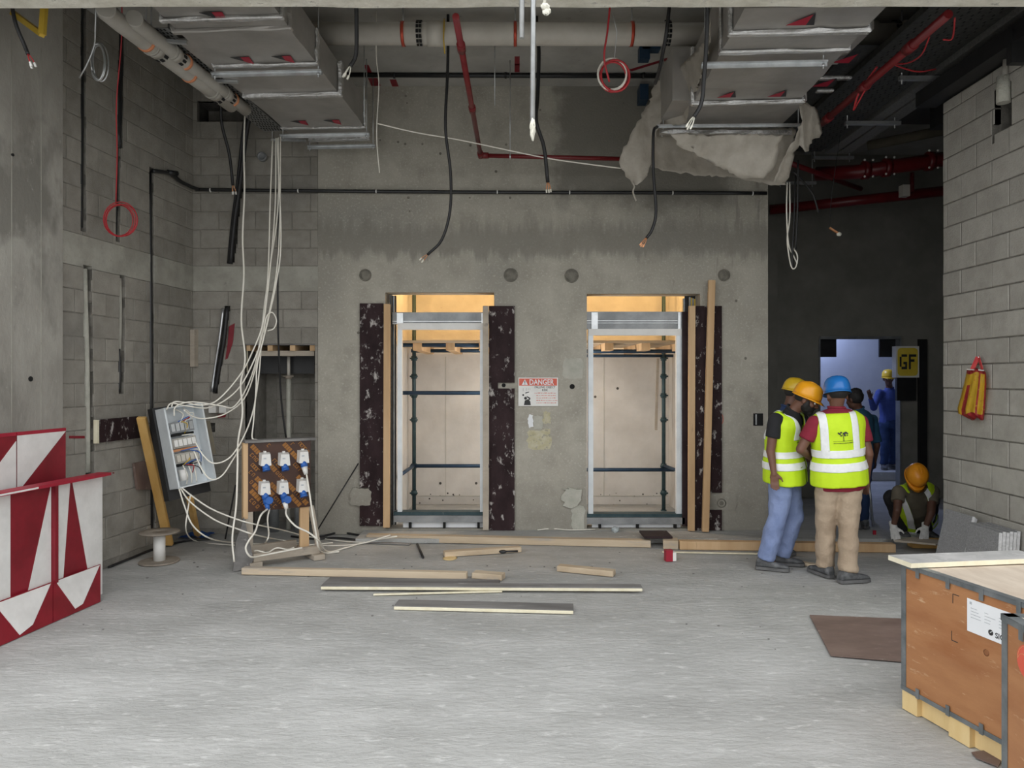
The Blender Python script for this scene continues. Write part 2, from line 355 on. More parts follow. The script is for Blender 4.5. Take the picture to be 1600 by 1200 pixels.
def textmesh(bm, s, org, ux, uz, size, depth=.0015, mi=0, bold=0, align='LEFT', sx=1):
    """write s starting at org along ux with height direction uz"""
    cu = bpy.data.curves.new('t', 'FONT'); cu.body = s; cu.size = 1; cu.extrude = 0; cu.offset = bold; cu.align_x = align; cu.resolution_u = 3
    to = bpy.data.objects.new('t', cu); C.objects.link(to)
    dg = bpy.context.evaluated_depsgraph_get(); me = bpy.data.meshes.new_from_object(to.evaluated_get(dg))
    ux, uz = V(ux).normalized(), V(uz).normalized(); n = ux.cross(uz)
    b2 = B(); b2.from_mesh(me)
    r = bmesh.ops.extrude_face_region(b2, geom=list(b2.faces))
    for v in [g for g in r['geom'] if isinstance(g, bmesh.types.BMVert)]: v.co.z += 1
    mp = {}
    for v in b2.verts: mp[v] = bm.verts.new(V(org)+ux*v.co.x*size*sx+uz*v.co.y*size+n*v.co.z*depth)
    for f in b2.faces:
        try: g = bm.faces.new([mp[v] for v in f.verts]); g.material_index = mi
        except ValueError: pass
    b2.free(); bpy.data.objects.remove(to); bpy.data.meshes.remove(me)

# ------------------------------------------------------------------ rectangle subtraction for walls, blocks, chases
def sub(rects, h):
    out = []
    a0, a1, b0, b1 = h
    for (u0, u1, z0, z1) in rects:
        if a0 >= u1 or a1 <= u0 or b0 >= z1 or b1 <= z0: out.append((u0,u1,z0,z1)); continue
        if a0 > u0: out.append((u0, a0, z0, z1))
        if a1 < u1: out.append((a1, u1, z0, z1))
        m0, m1 = max(u0,a0), min(u1,a1)
        if b0 > z0: out.append((m0, m1, z0, b0))
        if b1 < z1: out.append((m0, m1, b1, z1))
    return out
def subs(rects, hs):
    for h in hs: rects = sub(rects, h)
    return rects
class Wall:
    """wall plane: point O, horizontal unit U, outward normal N (towards the room)"""
    def __init__(s, O, U, N): s.O, s.U, s.N = V(O), V(U).normalized(), V(N).normalized()
    def pt(s, u, z, d=0): return V((s.O.x, s.O.y, 0))+s.U*u+s.N*d+V((0,0,z))
    def slab(s, bm, r, d0, d1, mi=0):
        c = s.pt((r[0]+r[1])/2, (r[2]+r[3])/2, (d0+d1)/2)
        obox(bm, c, s.U*(r[1]-r[0])/2, V((0,0,(r[3]-r[2])/2)), s.N*(d1-d0)/2, mi)
def block_mesh(bm, W, r, d0, d1, ch=.005):
    u0,u1,z0,z1 = r
    if u1-u0 < .012 or z1-z0 < .012: return
    ch = min(ch, (u1-u0)/4, (z1-z0)/4)
    A = [bm.verts.new(W.pt(u, z, d0)) for u, z in ((u0,z0),(u1,z0),(u1,z1),(u0,z1))]
    Bv = [bm.verts.new(W.pt(u, z, d1-ch*.8)) for u, z in ((u0,z0),(u1,z0),(u1,z1),(u0,z1))]
    Cv = [bm.verts.new(W.pt(u, z, d1)) for u, z in ((u0+ch,z0+ch),(u1-ch,z0+ch),(u1-ch,z1-ch),(u0+ch,z1-ch))]
    for P_, Q in ((A,Bv),(Bv,Cv)):
        for i in range(4): bm.faces.new((P_[i], P_[(i+1)%4], Q[(i+1)%4], Q[i]))
    bm.faces.new(Cv); bm.faces.new(A[::-1])
def blockwork(wall, W, u0, u1, z0, z1, holes, mat, mort, bl=.4, bh=.2, off=0.0, gap=.009, jit=.003):
    """individual blocks parented to the wall; whole ones share one mesh"""
    rr = random.Random(3); shared = {}
    k = 0; z = z0
    while z < z1-.02:
        zt = min(z+bh, z1); u = u0-(bl/2 if k % 2 else 0)-off
        while u < u1:
            a, b = max(u, u0), min(u+bl, u1)
            if b-a > .03:
                r = (a+gap/2, b-gap/2, z+gap/2, zt-gap/2)
                rest = subs([r], holes); dj = rr.uniform(-jit, jit)
                if rest:
                    full = len(rest) == 1 and rest[0] == r
                    if full:
                        key = (round(b-a, 3), round(zt-z, 3))
                        if key not in shared:
                            bm = B(); Wl = Wall((0,0,0), W.U, W.N); h, g = (b-a-gap)/2, (zt-z-gap)/2
                            block_mesh(bm, Wl, (-h, h, -g, g), -.055, 0)
                            me = bpy.data.meshes.new('block'); bmesh.ops.recalc_face_normals(bm, faces=bm.faces); bm.to_mesh(me); bm.free(); me.materials.append(MT[mat]); shared[key] = me
                        o = bpy.data.objects.new('block', shared[key]); C.objects.link(o); o.parent = wall
                        o.location = W.pt((a+b)/2, (z+zt)/2, dj)-ORG[wall.name]
                        o.rotation_euler = (rr.uniform(-.002,.002), rr.uniform(-.004,.004), rr.uniform(-.004,.004))
                    else:
                        bm = B()
                        for q in rest: block_mesh(bm, W, q, -.055, dj, .003)
                        if len(bm.faces): obj('block', bm, mat, wall)
                        else: bm.free()
            u += bl
        z = zt; k += 1
def mortar(wall, W, r, holes, mat, d=-.006):
    bm = B()
    for q in subs([r], holes): W.slab(bm, q, -.058, d)
    return obj('mortar', bm, mat, wall)
def chase(W, p_top, p_bot, width, rr=random.Random(5), jag=.012, step=.1):
    """ragged vertical slot between two wall points -> list of holes"""
    u0, u1 = (p_top-V((W.O.x,W.O.y,0))).dot(W.U), (p_bot-V((W.O.x,W.O.y,0))).dot(W.U)
    z1, z0 = p_top.z, p_bot.z; hs = []; z = z0
    while z < z1:
        zt = min(z+step, z1); t = ((z+zt)/2-z0)/(z1-z0); c = u1+(u0-u1)*t
        hs.append((c-width/2-rr.random()*jag, c+width/2+rr.random()*jag, z, zt)); z = zt
    return hs

# ================================================================== THE SETTING
H = 4.9
def hf(x, y): return .004*noise.noise(V((x*.8, y*1.6, 0)))+.0025*noise.noise(V((x*3, y*7, 2)))
bm = B(); nx, ny = 150, 130; xs = [-9+18*i/nx for i in range(nx+1)]; ys = [-3+17*j/ny for j in range(ny+1)]
grid = [[bm.verts.new((x, y, hf(x, y)-.005)) for x in xs] for y in ys]
for j in range(ny):
    for i in range(nx): bm.faces.new((grid[j][i], grid[j][i+1], grid[j+1][i+1], grid[j+1][i])).smooth = True
floor = struct(obj('floor', bm, 'floor', base=(0,0,0)))
# lift shaft pit is cut off from the floor by the shaft base, built later
struct(boxo('ground_outside', -30, 30, -40, 14.5, -.35, -.05, 'floor'))
struct(boxo('ceiling', -4.4, 9.2, 4.5, 14.5, H, H+.2, 'ceil'))
# concrete edge beam over the entrance; unseen facade above it, added to block sky light
bm = B(); z0 = 3.972
n_ = 60
for i in range(n_):
    xa, xb = -8+17*i/n_, -8+17*(i+1)/n_
    vs_ = box(bm, xa, xb, 4.2, 4.5, z0, 4.9)
bmesh.ops.remove_doubles(bm, verts=bm.verts, dist=1e-4)
for v in bm.verts:
    if v.co.z < 4: v.co.z += .010*noise.noise(V((v.co.x*2.3, v.co.y*9, 1)))
for f in [f for f in bm.faces if abs(f.normal.x) > .9 and abs(f.calc_center_median().x) < 7.9]: bm.faces.remove(f)
struct(obj('trim_1', bm, 'beam'))
struct(boxo('wall_skyblock_facade', -14, 14, 4.22, 4.5, 4.9, 9, 'pier'))
struct(boxo('wall_skyblock_left', -14, -4.02, 4.2, 4.5, 0, 3.97, 'pier'))  # unseen side pieces, added to keep light from the sides out
struct(boxo('wall_skyblock_right', 4.0, 14, 4.2, 4.5, 0, 3.97, 'pier'))

# --- left wall (angled), with tie beam, chases, pier
ULd = V((LT, 1, 0)).normalized(); NL = V((ULd.y, -ULd.x, 0))
WL = Wall((LX0-LT*(LY0-4.5), 4.5, 0), ULd, NL)
uend = (V((LX0, LY0, 0))-V((WL.O.x, WL.O.y, 0))).length
pe = L(90, 500); upier = (pe-V((WL.O.x, WL.O.y, pe.z))).dot(WL.U)
holesL = []
holesL += chase(WL, L(131, -40), L(131, 362), .05)
holesL += chase(WL, L(192, -60), L(188, 230), .065)
holesL += chase(WL, L(186, 230), L(184, 378), .05)
holesL += chase(WL, L(137, 415), L(142, 742), .085, jag=.02)
holesL += chase(WL, L(192, 430), L(190, 615), .06, jag=.02)
holesL += chase(WL, L(237, 262), L(239, 835), .06)
bm = B()
core = Wall(WL.O, WL.U, WL.N)
core.slab(bm, (0, uend+.3, 0, H), -.30, -.058)
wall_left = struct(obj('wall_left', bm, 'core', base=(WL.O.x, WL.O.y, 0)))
TB = (2.66, 2.93)
mortar(wall_left, WL, (upier, uend, 0, TB[0]), holesL, 'mortar'); mortar(wall_left, WL, (upier, uend, TB[1], H), holesL, 'mortar')
blockwork(wall_left, WL, upier, uend, 0.06, TB[0], holesL, 'block', 'mortar')
blockwork(wall_left, WL, upier, uend, TB[1], H, holesL, 'block', 'mortar', off=.1)
bm = B()
for q in subs([(upier, uend, *TB)], holesL): WL.slab(bm, q, -.058, .004)
obj('tie_beam', bm, 'band', wall_left)
bm = B(); WL.slab(bm, (-.05, upier, 0, H), -.30, .045)
pier = struct(obj('wall_pier', bm, 'pier'))
bm = B()
for (px, py, r) in ((20, 242, .012), (48, 592, .02)):
    p = L(px, py, .05); tube(bm, [p-WL.N*.01, p+WL.N*.004], r, 8)
obj('tie_hole', bm, 'hole', pier)
bm = B()                                            # thin formwork seam lines on the pier
for px in (19, 65):
    q = L(px, 500, .05); u = (q-V((WL.O.x, WL.O.y, q.z))).dot(WL.U); WL.slab(bm, (u-.002, u+.002, .9, 4.3), .04, .048)
obj('formwork_seam', bm, 'band', pier)

# conduits lying in the chases
def conduit_in(W, top, bot, r, d, mat, name='conduit'):
    pts = [top+W.N*d, (top+bot)/2+W.N*(d+.004)+W.U*.006, bot+W.N*d]
    return tubeo(name, pts, r, mat, wall_left, n=8, smooth=6)
conduit_in(WL, L(131, -40), L(131, 355), .022, -.035, 'blackpipe')
conduit_in(WL, L(192, -60), L(188, 232), .034, -.03, 'blackpipe')
conduit_in(WL, L(186, 232), L(184, 372), .022, -.035, 'blackpipe')
conduit_in(WL, L(137, 420), L(142, 738), .035, -.045, 'grout', 'plastered_conduit')
conduit_in(WL, L(192, 435), L(191, 560), .024, -.04, 'band', 'plastered_conduit')
conduit_in(WL, L(190, 545), L(189, 612), .018, -.03, 'blackpipe')
conduit_in(WL, L(237, 268), L(239, 830), .026, -.03, 'blackpipe')

# --- back wall, block part with niche
WB = Wall((LX0-.02, 8.05, 0), (1,0,0), (0,-1,0))
xb = (497-800)/143*1.0; SB = FP/8.05
xj = (497-CX)/SB
ub1 = xj-WB.O.x
nx0, nx1, nzt = (383-CX)/SB, (492-CX)/SB, CH+(CY-537)/SB
hn = (nx0-WB.O.x, nx1-WB.O.x, -1, nzt)
ph = (P(308,158,8.05), P(392,190,8.05)); hp = (ph[0].x-WB.O.x, ph[1].x-WB.O.x, ph[1].z, ph[0].z)
def bh(px0, py0, px1, py1): a, b = P(px0,py0,8.05), P(px1,py1,8.05); return (a.x-WB.O.x, b.x-WB.O.x, b.z, a.z)
holesB = [hn, hp, bh(318,661,336,675), bh(394,698,400,712)]
holesB += chase(WB, P(384,192,8.05), P(362,410,8.05), .05) + chase(WB, P(356,478,8.05), P(335,615,8.05), .045)
bm = B()
for q in subs([(-.3, ub1, 0, H)], [hn, hp]): WB.slab(bm, q, -.30, -.058)
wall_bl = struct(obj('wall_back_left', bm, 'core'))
mortar(wall_bl, WB, (0, ub1, 0, TB[0]), holesB, 'mortar'); mortar(wall_bl, WB, (0, ub1, TB[1], H), holesB, 'mortar')
blockwork(wall_bl, WB, 0, ub1, 0.06, TB[0], holesB, 'block', 'mortar')
blockwork(wall_bl, WB, 0, ub1, TB[1], H, holesB, 'block', 'mortar', off=.1)
bm = B()
for q in subs([(0, ub1, *TB)], holesB): WB.slab(bm, q, -.058, .004)
obj('tie_beam', bm, 'band', wall_bl)
# niche behind the doorway-like opening
nz = nzt
bm = B()
box(bm, nx0-.02, nx1+.02, 8.75, 8.85, 0, 2.3); box(bm, nx0-.12, nx0-.002, 8.35, 8.85, 0, 2.3); box(bm, nx1+.002, nx1+.12, 8.35, 8.85, 0, 2.3); box(bm, nx0-.1, nx1+.1, 8.35, 8.85, 2.3, 2.4)
box(bm, ph[0].x-.2, ph[1].x+.2, 8.36, 8.5, ph[1].z-.2, ph[0].z+.2)  # box added behind the pipe hole to shut out the sky
niche = struct(obj('wall_niche', bm, 'mortar'))
WN = Wall((nx0, 8.74, 0), (1,0,0), (0,-1,0))
blockwork(niche, WN, 0.12, nx1-nx0-.02, 0.05, 1.72, [], 'block', 'mortar', bl=.4, bh=.2)

# --- back wall, cast part with the two lift openings
wr = 2.80
O1 = ((602-CX)/SB, (772-CX)/SB, .06, CH+(CY-457)/SB)
O2 = ((917-CX)/SB, (1094-CX)/SB, .06, CH+(CY-459)/SB)
WC = Wall((xj, 8.05, 0), (1,0,0), (0,-1,0))
rel = lambda o: (o[0]-xj, o[1]-xj, o[2], o[3])
bm = B()
for q in subs([(0, wr-xj, 0, H)], [rel(O1), rel(O2)]): WC.slab(bm, q, -.25, 0)
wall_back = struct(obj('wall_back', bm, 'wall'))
# low step at the foot of the wall
bm = B(); box(bm, -1.62, 4.35, 7.62, 8.05, 0, .045); struct(obj('trim_2', bm, 'floor', bevel=.006))
# tie plugs, holes, rough patches on the cast wall
def plug(px, py, r, ring=True):
    p = P(px, py, 8.05); bm = B()
    if ring:
        pts = [p+V((math.cos(a)*r, -.006, math.sin(a)*r)) for a in [2*PI*k/20 for k in range(21)]]; tube(bm, pts, .008, 6)
        obj('plug_rim', bm, 'plugdark', wall_back); bm = B(); lathe(bm, [(r*1.0, 0), (r*.96, .006), (r*.35, .012)], p, (0,-1,0), 16)
        obj('tie_plug', bm, 'plugdark', wall_back)
    else:
        lathe(bm, [(r, -.002), (r, .004)], p, (0,-1,0), 16); obj('tie_hole', bm, 'hole', wall_back)
for a in ((571,430,.06),(798,430,.07),(893,431,.07),(1131,430,.06),(1127,786,.045),(568,770,.06)): plug(*a)
for a in ((787,602,.022),(894,604,.028),(1110,700,.02)): plug(*a, ring=False)
rr = random.Random(11)
def roughpatch(px0, py0, px1, py1, mat, name, t=.012, amp=.02, D=8.05, parent=None):
    c = P((px0+px1)/2, (py0+py1)/2, D); hw, hh = (px1-px0)/2/FP*D, (py1-py0)/2/FP*D
    pts = []
    for k in range(22):
        a = 2*PI*k/22; x, z = math.cos(a), math.sin(a); m = max(abs(x), abs(z)); x, z = x/m, z/m
        pts.append(c+V((x*hw+rr.uniform(-amp,amp), .002, z*hh+rr.uniform(-amp,amp))))
    bm = B(); prism(bm, pts, (0,-t,0)); return obj(name, bm, mat, parent or wall_back)
roughpatch(880, 560, 911, 592, 'grout', 'plaster_patch', .008, .01)
roughpatch(880, 762, 905, 792, 'grout', 'mortar_lump', .03, .03)
roughpatch(893, 790, 914, 828, 'grout', 'plaster_patch', .008, .012)
roughpatch(549, 762, 580, 790, 'wall', 'plaster_patch', .04, .012)
roughpatch(1104, 770, 1150, 798, 'wall', 'plaster_patch', .012, .012)
o = roughpatch(824, 672, 861, 701, 'stainpatch', 'sticker_remains', .004, .015)
roughpatch(825, 648, 833, 668, 'paper', 'sticker_remains', .004, .008)
roughpatch(848, 643, 860, 662, 'stainpatch', 'sticker_remains', .004, .012)
roughpatch(834, 650, 848, 670, 'grout', 'sticker_remains', .003, .006)
bm = B()
for (px, py) in ((634,150),(636,161),(594,219),(622,222),(633,225),(660,225),(735,227),(791,226),(638,309),(734,309),(797,309),(688,240),(775,268),(844,172),(974,161),(1150,470),(640,330),(560,520),(1165,560)):
    p = P(px, py, 8.05); r = rr.uniform(.008, .017); lathe(bm, [(r,-.002),(r,.002)], p, (0,-1,0), 7)
obj('rust_spot', bm, 'plugdark', wall_back)['kind'] = 'stuff'
# socket recess at the right edge
bm = B(); a, b = P(1177,646,8.05), P(1192,665,8.05)
box(bm, a.x, b.x, 8.043, 8.06, b.z, a.z); obj('socket_recess', bm, 'hole', wall_back)
bm = B(); box(bm, a.x+.02, a.x+.035, 8.038, 8.05, b.z+.01, a.z-.01); obj('socket_recess_divider', bm, 'galv', wall_back)

# --- shaft behind: one double shaft
def shaftwall():
    bm = B()
    box(bm, -1.6, 2.5, 10.0, 10.2, -.6, 5.5); box(bm, -1.6, -1.35, 8.3, 10, -.6, 5.5); box(bm, 2.13, 2.8, 8.3, 10.5, -.6, 5.5)
    return struct(obj('wall_shaft', bm, 'shaft'))
sh = shaftwall()
bm = B(); box(bm, -1.35, 2.13, 8.3, 10, -.6, -.4); struct(obj('floor_shaft', bm, 'shaft'))
bm = B(); box(bm, -1.6, 2.5, 8.3, 10.2, H, H+.3); struct(obj('ceiling_shaft', bm, 'shaft'))
bm = B()
for (px, py) in ((685-50, 755), (688, 755), (744, 755), (930,620), (965,607)):
    p = P(px, py, 10.0); lathe(bm, [(.018,-.002),(.018,.004)], p, (0,-1,0), 10)
for k in range(60):
    side = rr.random() < .5; px = rr.uniform(655, 742) if side else rr.uniform(935, 1028); py = rr.uniform(770, 815)
    p = P(px, py, 10.0); r = rr.uniform(.004, .013); lathe(bm, [(r,-.002),(r,.003)], p, (0,-1,0), 6)
o = obj('blow_hole', bm, 'core', sh); o['kind'] = 'stuff'
bm = B()
for z in (CH+(CY-775)/115,): box(bm, -1.34, 2.12, 9.992, 10.0, z-.004, z+.004)
for x in (-.9,.7,1.25,): box(bm, x-.003, x+.003, 9.994, 10, z, 2.0)
obj('cast_joint', bm, 'grout', sh)

# --- corridor and far room
dX0, dX1, dz = (1280-CX)/109.5, (1406-CX)/109.5, CH+(CY-529)/109.5
vX0, vX1 = (1441-CX)/109.5, (1466-CX)/109.5
WF = Wall((2.8, 10.5, 0), (1,0,0), (0,-1,0)); bm = B()
for q in subs([(0, 6.4, 0, H)], [(dX0-2.8, dX1-2.8, -1, dz)]): WF.slab(bm, q, -.08, 0)
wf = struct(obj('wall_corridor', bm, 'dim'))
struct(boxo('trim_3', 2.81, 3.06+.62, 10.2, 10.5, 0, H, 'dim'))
bm = B(); box(bm, 2.5, 9.2, 13.6, 13.7, 0, H); box(bm, 2.6, 2.7, 10.7, 13.6, 0, H); box(bm, 9.1, 9.2, 4.5, 13.6, 0, H)
box(bm, 3.9, 4.05, 10.7, 13.6, 0, 3.2)
struct(obj('wall_far', bm, 'farroom'))
struct(boxo('floor_far', 2.7, 9.1, 12.3, 13.6, 0, .14, 'floor'))
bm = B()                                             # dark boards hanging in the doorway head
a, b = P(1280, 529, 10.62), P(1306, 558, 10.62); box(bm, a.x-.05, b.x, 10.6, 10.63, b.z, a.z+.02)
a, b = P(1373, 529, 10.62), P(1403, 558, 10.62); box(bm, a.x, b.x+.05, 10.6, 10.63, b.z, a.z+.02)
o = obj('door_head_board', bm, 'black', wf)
bm = B(); a, b = P(1401, 590, 10.45), P(1431, 626, 10.45); box(bm, a.x, b.x, 10.44, 10.49, b.z, a.z); obj('dark_board_and_void', bm, 'black', wf)
bm = B(); a, b = P(1436, 530, 10.45), P(1448, 770, 10.45); box(bm, a.x, b.x, 10.44, 10.49, 0, a.z); obj('dark_board_and_void', bm, 'black', wf)  # black sheet added for a dark void, its shade put into the colour
bm = B()
for x in (dX0, dX1): box(bm, x-.01, x+.01, 10.48, 10.60, 0, dz)
box(bm, dX0, dX1, 10.46, 10.5, dz-.01, dz+.03); obj('opening_trim', bm, 'frame_d', wf)
# yellow GF sign
t = thing('floor_sign', 'yellow and white GF floor sign beside the lit doorway', 'sign', P(1417, 590, 10.0))
a, b = P(1399, 541, 10.4), P(1435, 590, 10.4)
bm = B(); box(bm, a.x, b.x, 10.38, 10.49, b.z, a.z); obj('plate', bm, 'white', t, bevel=.004)
bm = B(); r_ = .05; x0, x1, z0_, z1_ = a.x+.02, b.x-.02, b.z+.025, a.z-.025
pts = []
for cx_, cz_, a0 in ((x1-r_, z1_-r_, 0), (x0+r_, z1_-r_, 90), (x0+r_, z0_+r_, 180), (x1-r_, z0_+r_, 270)):
    for k in range(4): an = math.radians(a0+k*30); pts.append(V((cx_+math.cos(an)*r_, 10.38, cz_+math.sin(an)*r_)))
prism(bm, pts, (0,-.003,0)); obj('yellow_field', bm, 'signyellow', t)
bm = B()
def blockletter(bm, rows, x, z, s, y):
    for j, row in enumerate(rows):
        for i, ch in enumerate(row):
            if ch == '#': box(bm, x+i*s, x+(i+1)*s, y-.002, y, z-(j+1)*s*1.35, z-j*s*1.35)
blockletter(bm, ['.###','#...','#...','#.##','#..#','.###'], x0+.028, a.z-.115, .026, 10.376)
blockletter(bm, ['####','#...','###.','#...','#...','#...'], x0+.158, a.z-.115, .026, 10.376)
obj('lettering', bm, 'ink', t)

# --- right wall
WR = Wall((RX, 6.46, 0), (0,-1,0), (-1,0,0))
RT = 4.12
hr = (R(1553,140), R(1580,198)); HRr = (6.46-R(1553,140).y, 6.46-R(1580,198).y, 3.62, 3.96)
holesR = [HRr, (HRr[0]-.03, HRr[0]+.0, 3.55, 3.7)]
bm = B()
for q in subs([(0, 1.96, 0, RT)], [HRr]): WR.slab(bm, q, -.20, -.058)
wall_right = struct(obj('wall_right', bm, 'mortar_r'))
WR.slab  # blocks below
mortar(wall_right, WR, (0, 1.96, 0, RT), holesR, 'mortar_r', -.007)
blockwork(wall_right, WR, 0, 1.96, .02, RT, holesR, 'block_r', 'mortar_r', gap=.011, off=.14)
bm = B(); box(bm, 3.84, 4.4, 6.46, 6.47, 0, RT); o = obj('end_plaster', bm, 'block_r', wall_right)
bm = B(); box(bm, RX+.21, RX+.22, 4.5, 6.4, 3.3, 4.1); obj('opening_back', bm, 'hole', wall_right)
# conduit stub plastered over the little opening in the right wall

# ================================================================== LIFT OPENINGS
def pbox(px0, py0, px1, py1, D, t, mat, name, parent=None, bevel=0):
    """upright flat piece: picture rectangle at depth D (front face), thickness t going back"""
    a, b = P(px0, py0, D), P(px1, py1, D); bm = B(); box(bm, a.x, b.x, D, D+t, b.z, a.z); return obj(name, bm, mat, parent, bevel=bevel)
def liftframe(x0, x1, x0b, x1b, ytop, ybot, hx0, hx1, hy0, hy1, label, side):
    t = thing('lift_door_frame', label, 'door frame', P((x0+x1)/2, ybot, 8.12))
    for (xa, xb) in ((x0, x0b), (x1b, x1)):
        o = pbox(xa, ytop+8, xb, ybot, 8.10, .06, 'frame', 'upright', t, .004)
    bm = B(); a, b = P(x0, ytop, 8.10), P(x1, ytop+10, 8.10); box(bm, a.x, b.x, 8.09, 8.16, b.z, a.z); obj('head_rail', bm, 'white', t, bevel=.004)
    h = pbox(hx0, hy0, hx1, hy1, 8.12, .09, 'frame_d', 'header_channel', t, .004)
    bm = B(); a, b = P(hx0, hy0+4, 8.11), P(hx1, hy1, 8.11); box(bm, a.x, b.x, 8.108, 8.12, a.z-.075, a.z-.068); box(bm, a.x, b.x, 8.105, 8.12, a.z-.10, a.z-.095)
    for x in (a.x+.05, b.x-.09): box(bm, x, x+.07, 8.10, 8.12, b.z, a.z+.02)
    obj('header_bracket', bm, 'galv', h)
    a, b = P(x0-4, ybot, 8.12), P(x1+4, ybot+22, 8.12)
    s = pbox(x0-6, ybot-3, x1+4, ybot+3, 8.09, .14, 'scaf_d', 'sill_track', t)
    s = pbox(x0-6, ybot+3, x1+4, ybot+13, 8.06, .12, 'frame_d', 'sill', t, .004)
    bm = B(); c, d = P(x0, ybot+13, 8.05), P(x1, ybot+21, 8.05)
    box(bm, c.x+.05, d.x, 8.13, 8.15, .05, c.z); obj('sill_film', bm, 'paper', s)
    for k in range(3):
        x = c.x+.12+k*(d.x-c.x-.2)/2
        bm = B(); box(bm, x, x+.025, 8.07, 8.13, .045, c.z+.005); obj('sill_bracket', bm, 'hole', s)
    return t
liftframe(621, 757, 628, 750, 505, 803, 613, 765, 488, 506, 'pale grey steel lift door frame in the left opening of the concrete wall', 0)
liftframe(919, 1066, 927, 1057, 514, 806, 917, 1072, 487, 514, 'pale grey steel lift door frame in the right opening of the concrete wall', 1)

def phen(name_label, x0, y0, x1, y1, D=8.02, mat='ply', notch=None, group=None):
    a, b = P(x0, y0, D), P(x1, y1, D); W_ = Wall((a.x, D, 0), (1,0,0), (0,-1,0)); bm = B()
    hs = []
    if notch:
        n0, n1 = P(notch[0], notch[1], D), P(notch[2], notch[3], D); hs = [(n0.x-a.x, n1.x-a.x, n1.z, n0.z)]
    for q in subs([(0, b.x-a.x, max(b.z, .048), a.z)], hs): W_.slab(bm, q, -.018, 0)
    return tag(obj('formwork_board', bm, mat), name_label, 'board', group)
phen('dark phenolic formwork board left of the left lift opening, notched near its foot', 562, 474, 599, 822, notch=(550, 762, 577, 789))
phen('broad dark phenolic board with white scuffs right of the left lift opening', 764, 478, 804, 829, notch=(778,598,806,607))
phen('dark phenolic board standing between the two battens right of the right lift opening', 1085, 478, 1128, 836, mat='ply', notch=(1107, 770, 1135, 797))
phen('narrow dark board in the right jamb gap of the right lift opening', 1066, 487, 1077, 822, D=8.06, mat='ply2')
def batten(label, x0, y0, x1, y1, D0, D1, wpx, t, mat='lumber', cat='timber'):
    a, b = P(x0, y0, D0), P(x1, y1, D1); b.z = max(b.z, .055)
    return tag(baro('timber_batten', b, a, wpx/FP*D1, t, mat, up=(0,1,0), bevel=.003), label, cat)
batten('upright pine batten on the left jamb of the left lift opening', 605, 475, 604, 824, 7.975, 7.975, 10, .045)
batten('thin pale pine batten on the right jamb of the left lift opening', 759, 478, 759, 828, 7.98, 7.98, 9, .03, 'lumber_y')
batten('shorter of two upright pine battens right of the right lift opening', 1081, 478, 1080, 838, 7.975, 7.975, 10, .045)
batten('tallest pine batten leaning upright past the top of the dark board', 1112, 438, 1102, 838, 7.97, 7.93, 10.5, .045)
# guide rails with black strips that paint the shade of the jamb gaps
t = thing('lift_guide_rail', 'dark steel lift guide rail in the gap left of the left door frame', 'rail', P(612, 815, 8.2))
pbox(609, 462, 612, 820, 8.16, .04, 'tray_d', 'rail', t); pbox(614, 462, 616, 820, 8.2, .05, 'strap', 'rail', t)
pbox(609, 462, 619, 820, 8.27, .02, 'black', 'gap_shade_strip', t)
t = thing('lift_guide_rail', 'dark steel lift guide rail in the gap right of the right door frame', 'rail', P(1084, 815, 8.2))
pbox(1070, 462, 1092, 822, 8.27, .02, 'black', 'gap_shade_strip', t); pbox(1068, 466, 1070, 820, 8.17, .05, 'strap', 'rail', t)
for k in range(4): pbox(1077+k*2.5, 464+k, 1079+k*2.5, 484, 8.2, .03, 'yellowsteel' if k % 2 else 'strap', 'cable_trunking', t)
# scaffold inside the shafts
def scaffold(label, xs, xpost, xl, xr, levels, mir):
    t = thing('shaft_scaffold', label, 'scaffold', P(xpost, 830, 9.5))
    def tb(p, q, r=.024, m='scaf'): return tubeo('scaffold_tube', [p, q], r, m, t, 8)
    # standard near the shaft corner, with couplers and joints
    a, b = P(xpost, 460, 9.5), P(xpost, 828, 9.5)
    s = tb(V((a.x, 9.5, -.4)), V((a.x, 9.5, 3.4)), .025, 'scaf_d')
    for y in (560, 588, 618, 656, 728, 770, 800):
        z = P(0, y, 9.5).z; bm = B(); tube(bm, [(a.x,9.5,z-.03),(a.x,9.5,z+.03)], .038, 8); tube(bm, [(a.x-.05,9.47,z),(a.x+.05,9.47,z)], .012, 6); obj('coupler', bm, 'scaf_d', s)
    for (py, D, r) in levels:
        z = CH-(py-CY)/FP*D; tb(V((xl, D, z)), V((xr, D, z)), r)
    z = P(0, 728, 9.45).z
    e = xl if mir else xr
    tb(V((a.x, 9.45, z)), V(((xl if not mir else xr), 8.5, z)), .022)
    return t
scaffold('navy tube scaffold inside the left lift shaft', 0, 647, -1.3, .15, ((548, 9.5, .024), (614, 8.75, .024), (728, 9.45, .024), (539, 8.6, .024)), False)
scaffold('navy tube scaffold inside the right lift shaft', 0, 1037, .45, 2.08, ((549, 8.9, .024), (556, 9.5, .02), (734, 9.45, .024)), True)
# platforms with joists
for lab, xa, xb_, n_ in (('timber working platform across the left lift shaft', -1.3, .15, 4), ('timber working platform across the right lift shaft', .5, 2.08, 4)):
    zt = P(0, 536, 8.55).z
    t = thing('working_platform', lab, 'platform', V(((xa+xb_)/2, 9.2, zt-.1)))
    for k in range(5):
        boxo('plank', xa, xb_, 8.52+k*.28, 8.52+k*.28+.26, zt, zt+.03, 'lumber_x', t)
    for k in range(n_):
        x = xa+.15+k*(xb_-xa-.3)/(n_-1)
        boxo('joist', x, x+.1, 8.54, 9.9, zt-.085, zt, 'lumber', t)
tag(baro('rope_bundle', P(1028, 560, 9.6), P(1025, 672, 9.6), .035, .03, 'lumber_y'), 'thin timber slat hanging beside the scaffold tube in the right shaft', 'slat')

